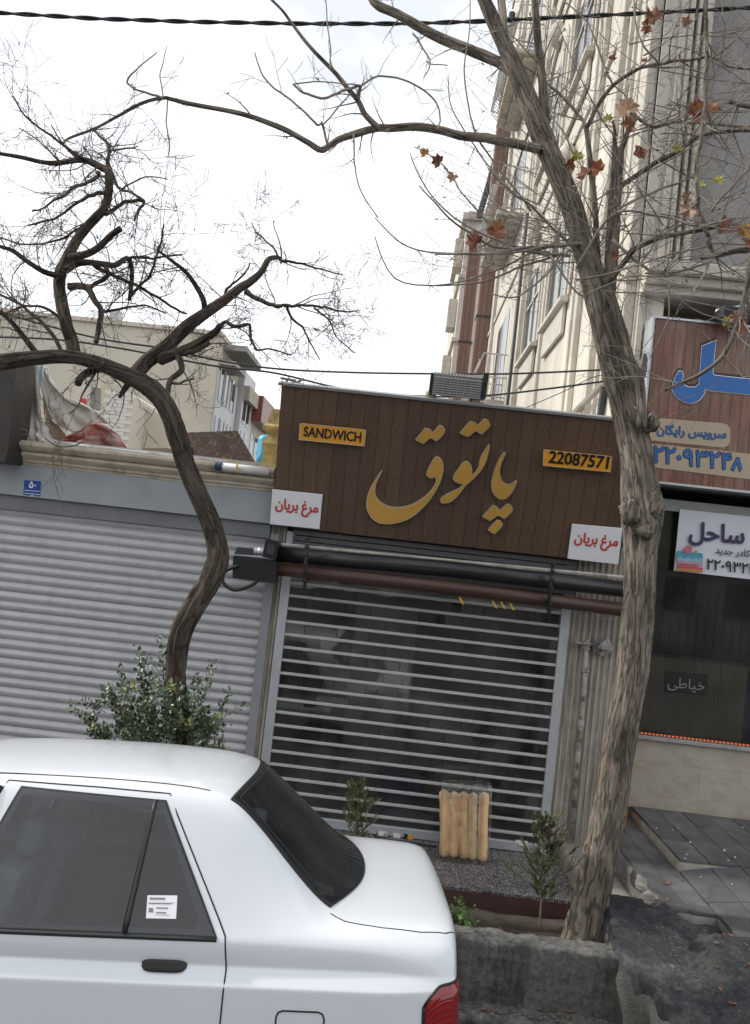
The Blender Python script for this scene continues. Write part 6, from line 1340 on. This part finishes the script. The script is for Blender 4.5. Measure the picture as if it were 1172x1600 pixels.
# the last leaves, each one a part
def leaf_mat(nm, c): 
    m = mat(nm, c, .65, .3, 60); b = m.node_tree.nodes['Principled BSDF']; b.inputs['Transmission Weight'].default_value = 0; return m
LM = {'o': leaf_mat('orange leaf', (.30, .115, .05)), 'b': leaf_mat('brown leaf', (.20, .085, .045)), 'y': leaf_mat('yellow green leaf', (.30, .28, .05)), 'p': leaf_mat('pale tan leaf', (.40, .24, .16)), 'r': leaf_mat('red leaf', (.24, .085, .05)), 'g': leaf_mat('amber leaf', (.42, .22, .05))}
def leaf(px, py, Y, size, c, rot, seed):
    rr = random.Random(seed); c0 = at(px, py, Y); s = size*Y/FPX*.48
    out_ = []; lob = [(-150, .55), (-105, .95), (-78, .66), (-48, 1.0), (-24, .68), (0, 1.12), (24, .68), (48, 1.0), (78, .66), (105, .95), (150, .55), (180, .25)]
    ex = (RGT*cos(rot)+UPV*sin(rot)); ey = (UPV*cos(rot)-RGT*sin(rot)); tilt = rr.uniform(-.9, .9); ex = (ex+FWD*tilt).normalized(); n = ex.cross(ey).normalized()
    V = [c0]
    for a, r_ in lob:
        x, y = sin(radians(a))*r_*s, cos(radians(a))*r_*s; q = c0+ex*x+ey*y+n*(.5*(x*x/s*rr.uniform(.3, 1.4))+.25*y*abs(y)/s*rr.uniform(-1, 1)+s*.28*rr.uniform(-1, 1)); V.append(q)
    k = len(lob); b = MB(); b.add(V, [(0, i+1, (i+1) % k+1) for i in range(k)])
    b.tube([c0-ey*s*.25, c0-ey*s*.8+n*s*.1, c0-ey*s*1.3+n*s*.35], .0016, 4)
    return b.build('leaf', LM[c], RT, fix=False)
for i, a in enumerate([(665,240,5.0,20,'g',.3),(685,252,5.0,26,'b',.9),(708,276,5.0,22,'p',2.6),(774,362,5.1,42,'o',-.3),(742,378,5.1,34,'r',.8),(950,186,5.3,20,'y',.2),(980,172,5.2,44,'p',.5),(986,195,5.2,36,'b',1.5),(1001,236,5.2,28,'r',2.8),(902,245,5.4,24,'y',.1),(893,256,5.4,24,'o',1.8),(935,264,5.3,34,'o',.6),(915,272,5.3,34,'b',2.2),(1093,164,5.0,42,'r',2.7),(1086,178,5.0,40,'o',-1.2),(1110,172,5.0,36,'o',-1.6),(1058,234,5.2,22,'y',.4),(1098,288,5.0,20,'y',1.5),(1122,282,5.0,22,'y',-.8),(1078,326,4.95,36,'p',3.0),(1072,312,4.95,26,'b',.4),(1132,358,4.9,40,'r',.2),(1165,362,4.9,36,'g',-.9),(1168,380,4.9,30,'o',1.0),(1022,28,5.4,38,'b',.7),(1012,40,5.4,30,'o',2.2),(1072,36,5.3,24,'b',.5),(963,400,5.2,20,'r',1.6),(1158,506,4.75,30,'o',2.9),(1150,494,4.75,26,'p',1.5),(1135,505,4.78,26,'y',.3),(957,92,5.4,16,'b',0.4),(1008,95,5.3,14,'b',1.4)]): leaf(*a, i+3)
# ---------------------------------------------------------------- plants in the planter
pr_ = random.Random(23)
def leafy(mb, p, d, L, r_, nleaf, size, mb_leaf, curl=.12):
    P = [p.copy()]; d = d.normalized(); st_ = 8
    for i in range(st_): d = (d+Vector((pr_.uniform(-1, 1), pr_.uniform(-1, 1), pr_.uniform(-.3, 1)*.4))*curl).normalized(); P.append(P[-1]+d*L/st_)
    mb.tube(P, [r_*(1-.7*i/st_) for i in range(st_+1)], 4)
    for k in range(nleaf):
        t = .25+.75*(k+pr_.random())/nleaf; f = t*st_; i = min(st_-1, int(f)); q = P[i].lerp(P[i+1], f-i); ax = (P[i+1]-P[i]).normalized(); a = ax.orthogonal().normalized(); b_ = ax.cross(a); th = k*2.4+pr_.uniform(-.4, .4)
        o_ = (a*cos(th)+b_*sin(th)); ld_ = (o_*.85+ax*pr_.uniform(.25, .9)).normalized(); sz = size*pr_.uniform(.65, 1.25); w_ = ld_.cross(ax).normalized()*sz*.30; n_ = ld_.cross(w_).normalized()
        b0 = q; mid = q+ld_*sz*.5+n_*sz*.06; tip = q+ld_*sz-n_*sz*.10
        mb_leaf.add([b0, mid+w_+n_*sz*.08, tip, mid-w_+n_*sz*.08, q+ld_*sz*.22+w_*.75, q+ld_*sz*.22-w_*.75, mid], [(0, 4, 6, 5), (4, 1, 2, 6), (6, 2, 3, 5)])
m_lf1 = mat('euonymus leaf', (.075, .11, .055), .4, .5, 30, col2=(.16, .19, .13), c2scale=25, c2lo=.5, c2hi=.6); m_lfy = mat('yellowing leaf', (.15, .17, .05), .5, .3, 20)
SB = empty('euonymus_bush', at(265, 1160, 5.35), 'bushy evergreen shrub with upright shoots at the foot of the crooked tree', 'shrub')
stm, lv, lvy = MB(), MB(), MB()
base = at(255, 1200, 5.4)
shoots = [(105,1095,5.3),(135,1130,5.25),(188,1040,5.4),(185,1070,5.2),(215,1010,5.45),(245,995,5.4),(222,1030,5.5),(240,1048,5.3),(272,1020,5.35),(285,1065,5.2),(318,1028,5.4),(328,1075,5.3),(365,1078,5.35),(350,1115,5.3),(345,1155,5.3),(160,1095,5.4),(205,1080,5.3),(300,1090,5.4),(262,1080,5.25),(230,1095,5.2),(190,1115,5.3),(330,1130,5.5),(150,1150,5.3),(310,1140,5.2)]
for px, py, Y in shoots:
    tip = at(px, py, Y); b0 = at(255+(px-255)*.35+pr_.uniform(-12, 12), 1210, Y+pr_.uniform(-.1, .1)); d = tip-b0; leafy(stm, b0, d, d.length, .005, int(d.length*62), .045, lv, .04)
    for _ in range(3):
        p_ = b0.lerp(tip, pr_.uniform(.3, .75)); dd = d.normalized()+Vector((pr_.uniform(-1, 1), pr_.uniform(-1, 1), pr_.uniform(-.2, .6)))*.8; leafy(stm, p_, dd, pr_.uniform(.1, .22), .003, 8, .045, lv, .08)
for _ in range(70):
    p_ = at(pr_.uniform(145, 345), pr_.uniform(1095, 1190), 5.35+pr_.uniform(-.2, .25)); leafy(stm, p_, Vector((pr_.uniform(-1, 1), pr_.uniform(-1, .4), pr_.uniform(.1, 1))), pr_.uniform(.08, .16), .003, 11, .044, lv)
for px, py in ((280,1133),(292,1138),(200,1078),(212,1082),(270,1083),(150,1145),(340,1125),(262,1078),(195,1090)): leafy(stm, at(px, py, 5.15), Vector((pr_.uniform(-.4, .4), -.5, 1)), .05, .002, 4, .042, lvy)
stm.build('stem', mat('green stem', (.12, .11, .06), .8, .2), SB, smooth=True); lv.build('foliage', m_lf1, SB, fix=False); lvy.build('yellow_leaves', m_lfy, SB, fix=False)
# two small cypress seedlings
m_cy = mat('cypress needles', (.11, .125, .055), .7, .45, 25, col2=(.17, .15, .06), c2scale=14, c2lo=.5, c2hi=.65)
def cypress(px0, py0, px1, py1, Y, wpx, label, n1):
    b0, tp = at(px0, py0, Y), at(px1, py1, Y); root = empty('cypress_seedling', b0, label, 'shrub', 'cypress seedlings in the planter'); s, nd = MB(), MB(); H = (tp-b0).length; W_ = wpx*Y/FPX
    P = [b0.lerp(tp, t/8)+Vector((pr_.uniform(-1, 1), pr_.uniform(-1, 1), 0))*.006 for t in range(9)]; s.tube(P, [.008*(1-.8*t/8) for t in range(9)], 5)
    def spray(p, d, L, kid=True):
        m = 5; Q = [p]; dd = d.normalized()
        for i in range(m): dd = (dd+Vector((pr_.uniform(-.2, .2), pr_.uniform(-.2, .2), .10))).normalized(); Q.append(Q[-1]+dd*L/m)
        s.tube(Q, [.0022*(1-.6*i/m) for i in range(m+1)], 3, cap=False)
        if kid:
            for _ in range(3): i = pr_.randint(1, 4); spray(Q[i], (Q[i]-Q[i-1]).normalized()+Vector((pr_.uniform(-1, 1), pr_.uniform(-1, 1), pr_.uniform(-.2, .8)))*.7, L*pr_.uniform(.3, .6), False)
        for i in range(m):
            for _ in range(9):
                q = Q[i].lerp(Q[i+1], pr_.random()); v = ((Q[i+1]-Q[i]).normalized()+Vector((pr_.uniform(-1, 1), pr_.uniform(-1, 1), pr_.uniform(-.6, 1)))*.75).normalized(); l = pr_.uniform(.008, .02); sd = v.orthogonal().normalized()*.0022
                nd.add([q-sd, q+sd, q+v*l+sd*.6, q+v*l*1.15, q+v*l-sd*.6], [(0, 1, 2, 3, 4)])
    for k in range(n1):
        t = .22+.76*(k/n1); p = b0.lerp(tp, t); th = k*2.4; wl = W_*(1.25-t)*pr_.uniform(.35, 1.5) if t > .3 else W_*.7*pr_.uniform(.4, 1); d = Vector((cos(th), sin(th)*.9, pr_.uniform(.0, .9))); spray(p, d, max(.05, wl))
    s.build('stem', mat('brown seedling stem', (.13, .1, .07), .8, .2), root); nd.build('foliage', m_cy, root, fix=False); return root
cypress(843, 1447, 853, 1272, 5.4, 58, 'wider cypress seedling right of the bread bag', 60)
cypress(556, 1400, 560, 1222, 5.45, 46, 'slimmer cypress seedling just above the car boot', 46)
PP = empty('leafy_plant', at(722, 1440, 5.35), 'small green leafy plant between the car and the planter wall', 'plant'); s_, l_ = MB(), MB()
for _ in range(16): leafy(s_, at(722, 1445, 5.35), Vector((pr_.uniform(-1, 1), pr_.uniform(-.8, .8), pr_.uniform(.4, 1.2))), pr_.uniform(.09, .19), .002, 12, .03, l_)
s_.build('stem', m_lf1, PP); l_.build('foliage', mat('fresh green leaf', (.10, .16, .04), .5, .4, 30), PP, fix=False)
# fallen dry leaves and litter
lt = MB()
for _ in range(60):
    x, y = pr_.uniform(-1.2, 1.85), pr_.uniform(5.22, 5.95); a = pr_.uniform(0, 6); s = pr_.uniform(.012, .03); e1 = Vector((cos(a), sin(a), pr_.uniform(-.4, .4)))*s; e2 = Vector((-sin(a), cos(a), pr_.uniform(-.4, .4)))*s*.6; c = Vector((x, y, -.13)); lt.add([c-e1, c-e2*.8, c+e1, c+e2], [(0, 1, 2), (0, 2, 3)])
tag(lt.build('dry_leaves', LM['b'], fix=False), 'dry brown leaf litter on the planter soil', 'leaf litter', kind='stuff')
lt = MB()
for _ in range(26):
    x, y = pr_.uniform(2.3, 3.4), pr_.uniform(5.1, 7.2); c = Vector((x, y, (ZT if y > 6.12 else zap(x, y))+.004)); s = pr_.uniform(.003, .008); lt.obox(c, (s, 0, 0), (0, s*.7, 0), (0, 0, .002))
tag(lt.build('litter_specks', m_white, fix=False), 'tiny pale litter specks on the slate paving', 'litter', kind='stuff')

# ---------------------------------------------------------------- bag of long bread rolls standing against the shutter
BY = 6.22
bb0, bb1 = at(687, 1341, Z=PZ), at(764, 1347, Z=PZ); BY = (bb0.y+bb1.y)/2
BR = empty('bread_bag', ((bb0.x+bb1.x)/2, BY, PZ), 'clear plastic bag of five long bread rolls standing on the step', 'bread')
def crust():
    m = mat('bread crust', (.88, .60, .33), .45, .12, 12, .1, 60, col2=(.74, .43, .19), c2scale=5, c2st=(2, 2, .7), c2lo=.42, c2hi=.62, rand=.1); return m
m_cr = crust()
_t = m_cr.node_tree; _b = _t.nodes['Principled BSDF']; _s = _b.inputs['Base Color'].links[0].from_socket; _a = _t.nodes.new('ShaderNodeAttribute'); _a.attribute_name = 'crust'; _m = _t.nodes.new('ShaderNodeMix'); _m.data_type = 'RGBA'   # baked brown on one side, pale where the rolls touched
_m.inputs[6].default_value = (.90, .76, .52, 1); _t.links.new(_a.outputs['Fac'], _m.inputs[0]); _t.links.new(_s, _m.inputs[7]); _t.links.new(_m.outputs[2], _b.inputs['Base Color'])
m_crumb = mat('pale bread split', (.80, .68, .46), .7, .1, 20)
bt = [(694,1233),(710,1236),(725,1236),(740,1238),(757,1237)]; bbm = [(694,1339),(709,1341),(725,1343),(738,1345),(754,1347)]
for i in range(5):
    b0 = at(*bbm[i], BY+.01*(i % 2)); t0 = at(*bt[i], BY+.10+.012*(i % 2)); L = (t0-b0).length; ax = (t0-b0).normalized(); r_ = BY/FPX*8.1; n, m = 20, 26; V = []; F = []
    a = ax.orthogonal().normalized(); a = (Vector((1, 0, 0))-ax*ax.x).normalized(); b_ = ax.cross(a); crv = pr_.uniform(-.012, .012); r_ *= pr_.uniform(.93, 1.05); t0 = t0+Vector((pr_.uniform(-.006, .006), 0, pr_.uniform(-.02, .012)))
    for j in range(m+1):
        t = j/m; e = min(1, t*L/(r_*.9), (1-t)*L/(r_*.9)); rr = r_*math.sqrt(max(.02, 1-(1-e)**2))*(1+.05*noise.noise(Vector((t*6, i*7, 0))))
        for k in range(n):
            th = 2*pi*k/n; q = 1+.09*noise.noise(Vector((cos(th)*1.2, sin(th)*1.2, t*4+i*9)))+.02*noise.noise(Vector((cos(th)*4, sin(th)*4, t*30+i*9))); V.append(b0+ax*L*t+a*(cos(th)*rr*q+crv*sin(pi*t)*1.2)+b_*sin(th)*rr*q*1.05)
    for j in range(m): F += [(j*n+k, j*n+(k+1) % n, (j+1)*n+(k+1) % n, (j+1)*n+k) for k in range(n)]
    F += [tuple(reversed(range(n))), tuple(range(m*n, (m+1)*n))]
    mbr = MB().add(V, F); ro = mbr.build('bread_roll', m_cr, BR, smooth=True); ca = ro.data.attributes.new('crust', 'FLOAT', 'POINT'); ph = (.5, -.9, .35, 1.15, -.5)[i]; fs = -1 if b_.y > 0 else 1
    ca.data.foreach_set('value', [max(0, min(1, .38+.8*cos(2*pi*(k % n)/n-fs*(pi/2+ph)))) for k in range(len(V))])
    if i == 3:      # the pale split of one roll
        rows = [[b0+ax*L*t+a*((-.55+.16*u)*r_+crv*sin(pi*t)*1.2+.004*noise.noise(Vector((t*9, u, 0))))+b_*(-1 if b_.y > 0 else 1)*math.sqrt(max(0, 1-(-.55+.16*u)**2))*r_*1.09 for u in (-1.6, -.8, 0, .8, 1.6)] for t in [.05+.9*j/20 for j in range(21)]]
        MB().grid(rows).build('split', m_crumb, ro, smooth=True, fix=False)
c0, c1, c2, c3 = at(686, 1344, BY-.075), at(764, 1350, BY-.075), at(769, 1231, BY+.03), at(690, 1227, BY+.03)
m_bag = glass('bag film', (.99, .985, .98), 1.5, .22, .015, (.8, .78, .75))
G = []
for j in range(31):
    v = j/30; row = []
    for i in range(61):
        u = i/60; p = c0.lerp(c1, u).lerp(c3.lerp(c2, u), v); bul = .012*abs(sin(u*pi*5)); p = p+Vector((0, -bul+.012*noise.noise(Vector((u*9, v*14, 1)))+.006*noise.noise(Vector((u*30, v*40, 2))), 0))
        if v > .9: p += Vector((.0, .03*(v-.9)*10*noise.noise(Vector((u*14, v*30, 5))), .012*noise.noise(Vector((u*12, 3, 0)))))
        row.append(p)
    G.append(row)
Gb = [[p+Vector((0, .17, 0)) for p in r_] for r_ in G]
bg_ = MB().grid(G).grid(Gb); bg_.grid([[r_[0] for r_ in G], [r_[0] for r_ in Gb]]).grid([[r_[-1] for r_ in G], [r_[-1] for r_ in Gb]]); bg_.grid([G[-1], [p+Vector((0, .08, .012)) for p in G[-1]], Gb[-1]])
bg_.build('plastic_bag', m_bag, BR, smooth=True, fix=False)
nk = []
for j in range(13):
    v = j/12; row = []
    for i in range(71):
        u = i/70; p = G[26][int(u*60)].lerp(G[30][int(u*60)]+Vector((0, .03, .014)), v)+Vector((.004*noise.noise(Vector((u*50, v*3, 4))), -.012+.022*noise.noise(Vector((u*26, v*2.2, 9)))*(.4+v), .008*noise.noise(Vector((u*20, 7, v))))); row.append(p)
    nk.append(row)
MB().grid(nk).build('bag_folds', glass('crumpled film', (.9, .9, .9), 1.6, .15, .12, (.85, .83, .8)), BR, smooth=True, fix=False)

# ---------------------------------------------------------------- cables
m_cab = mat('black cable', (.012, .012, .014), .5, .1)
def cable(pts, r_, label, twist=False, Y=None):
    P = catmull([at(x, y, Yv) for x, y, Yv in pts], 14); b = MB()
    if twist:
        for s in (0, pi):
            Q = []; L = 0
            for i, p in enumerate(P):
                if i: L += (P[i]-P[i-1]).length
                a_ = L*14+s; Q.append(p+Vector((0, cos(a_), sin(a_)))*r_*.75)
            b.tube(Q, r_*.8, 6)
    else: b.tube(P, r_, 6)
    return tag(b.build('cable', m_cab, smooth=True, org=P[len(P)//2]), label, 'cable', 'overhead cables')
def lin(pts, n): 
    o = []
    for a, b_ in zip(pts[:-1], pts[1:]):
        for k in range(n): o.append(tuple(a[q]+(b_[q]-a[q])*k/n for q in range(3)))
    return o+[pts[-1]]
cable(lin([(-80,13,6.0),(0,20,6.0),(150,29,6.0),(300,34,6.0),(470,37,6.0),(640,37,6.0),(760,33,6.0),(900,26,6.0),(1040,19,6.0),(1172,12,6.0),(1260,6,6.0)], 3), .011, 'thick twisted black cable crossing the sky near the top', True)
cable([(-60,470,7.6),(60,505,7.6),(160,530,7.6),(260,545,7.6),(340,563,7.6),(430,576,7.6),(550,582,7.6),(680,584,7.6),(800,584,7.6),(960,577,7.6),(1000,575,7.6)], .009, 'upper of the two thin black cables strung above the brown sign')
cable([(-60,525,7.5),(80,530,7.5),(180,543,7.5),(270,560,7.5),(350,574,7.5),(430,583,7.5),(540,608,7.5),(660,619,7.5),(760,618,7.5),(860,607,7.5),(950,595,7.5)], .009, 'lower sagging black cable strung behind the brown sign')
cable([(815,640,7.7),(880,612,7.7),(925,590,7.7),(950,586,7.7)], .004, 'thin black wire slanting up to the plane tree above the sign')
cable([(70,685,6.75),(90,697,6.72),(112,697,6.72),(132,690,6.75)], .005, 'short thin wire drooping over the cream cornice below the tarpaulin')
cable([(585,1305,6.9),(600,1312,6.6),(640,1317,6.55),(682,1323,6.62)], .012, 'black hose lying along the foot of the clear shutter')

# ---------------------------------------------------------------- gravel, grit and dead leaves around the broken edges
gv = MB(); gr2 = random.Random(5); ico = bmesh.new(); bmesh.ops.create_icosphere(ico, subdivisions=1, radius=1); IV = [v.co.copy() for v in ico.verts]; IF = [tuple(v.index for v in f.verts) for f in ico.faces]; ico.free()
ramp_o = bpy.data.objects['ramp']; bmr = bmesh.new(); bmr.from_mesh(ramp_o.data); rt = BVHTree.FromBMesh(bmr); bmr.free()
def stone(c, s):
    sx, sy, sz = s*gr2.uniform(.7, 1.3), s*gr2.uniform(.7, 1.3), s*gr2.uniform(.4, .8); a = gr2.uniform(0, 6); o_ = Vector((gr2.uniform(0, 50), 0, 0))
    gv.add([c+Vector(((v.x*cos(a)-v.y*sin(a))*sx, (v.x*sin(a)+v.y*cos(a))*sy, v.z*sz))*(1+.35*noise.noise(v*1.7+o_)) for v in IV], IF)
for _ in range(650):
    y = gr2.uniform(3.9, 5.4); x = (1.72 if gr2.random() < .6 else 1.9)+abs(gr2.gauss(0, .35))+(5.1-y)*-.1
    h = rt.ray_cast(Vector((x, y, 2)), Vector((0, 0, -1)))[0]
    if h is not None: stone(h, gr2.choice((.002, .003, .004, .005, .007)) if gr2.random() < .975 else gr2.uniform(.014, .026))
for _ in range(260): stone(Vector((gr2.uniform(.2, 1.75), gr2.uniform(4.89, 5.03), -.185)), gr2.choice((.004, .005, .007, .012)))
for _ in range(160): stone(Vector((gr2.uniform(-1.2, 1.85), gr2.uniform(5.05, 5.18), .168)), gr2.choice((.002, .003, .004, .006)))
for _ in range(120): stone(Vector((gr2.uniform(1.62, 1.92), gr2.uniform(5.3, 7.0), .168)), gr2.choice((.002, .003, .005)))
tag(gv.build('gravel', m_side, fix=False), 'loose grit and small stones along the broken ramp and planter', 'gravel', kind='stuff')
dl = MB()
for _ in range(70):
    k = gr2.random()
    if k < .5: p = rt.ray_cast(Vector((gr2.uniform(1.75, 3.2), gr2.uniform(4.2, 5.1), 2)), Vector((0, 0, -1)))[0]
    elif k < .75: p = Vector((gr2.uniform(.3, 1.7), gr2.uniform(4.9, 5.02), -.18))
    else: p = Vector((gr2.uniform(2.0, 2.25), gr2.uniform(5.5, 7.2), ZL+.003))
    if p is None: continue
    a = gr2.uniform(0, 6); s = gr2.uniform(.010, .026); e1 = Vector((cos(a), sin(a), gr2.uniform(-.3, .3)))*s; e2 = Vector((-sin(a), cos(a), gr2.uniform(-.3, .3)))*s*.55; c = p+Vector((0, 0, .006)); dl.add([c-e1, c-e2*.8, c+e1, c+e2, c+Vector((0, 0, .004))], [(0, 1, 4), (1, 2, 4), (2, 3, 4), (3, 0, 4)])
tag(dl.build('fallen_leaves', LM['b'], fix=False), 'scattered dead brown leaves on the ramp, ledge and paved strip', 'leaf litter', kind='stuff')
# ---------------------------------------------------------------- the other side of the street, behind the viewer (seen only in reflections; houses added for these and to cut skylight)
m_op = mat('opposite render', (.30, .28, .25), .9, .15, 1, col2=(.2, .19, .17), c2scale=.6)
for nm, x0, x1, y0, h, lab in (('added_house', -22, -9, -17, 6.5, 'low dull rendered house added across the street for reflections, left of the three'), ('added_house', -8.6, 2, -18, 9.0, 'three storey rendered house added across the street for reflections, middle of the three'), ('added_house', 2.6, 15, -17.5, 7.2, 'two storey rendered house added across the street for reflections, right of the three')):
    h_ = empty(nm, ((x0+x1)/2, y0, 0), lab, 'house', 'added houses across the street')
    MB().box(x0, x1, y0-8, y0, -.3, h).build('wall', m_op, h_); MB().box(x0-.2, x1+.2, y0-8.2, y0+.3, h+.001, h+.25).build('roof', m_grey, h_)
    z = 1.2
    while z < h-1.4:
        x = x0+1
        while x < x1-1.6: MB().box(x, x+1.2, y0+.002, y0+.03, z, z+1.3).build('window', m_glassd, h_); x += 2.3
        z += 2.9
FE = empty('iron_fence', (0, -9, 0), 'dark iron bar fence with bent tops across the street', 'fence')
fb_ = MB().tube([(0, 0, 0), (0, 0, 1.9), (0, .12, 2.15), (0, .3, 2.25)], .015, 5).build('bar', m_dark, FE, org=(0, 0, 0))
for i in range(90):
    o = fb_ if i == 0 else fb_.copy()
    if i: COL.objects.link(o)
    o.location = (-11+.25*i, 0, 0)
for z in (.3, 1.7): MB().box(-11.2, 11.5, -9.02, -8.98, z, z+.04).build('rail', m_dark, FE)
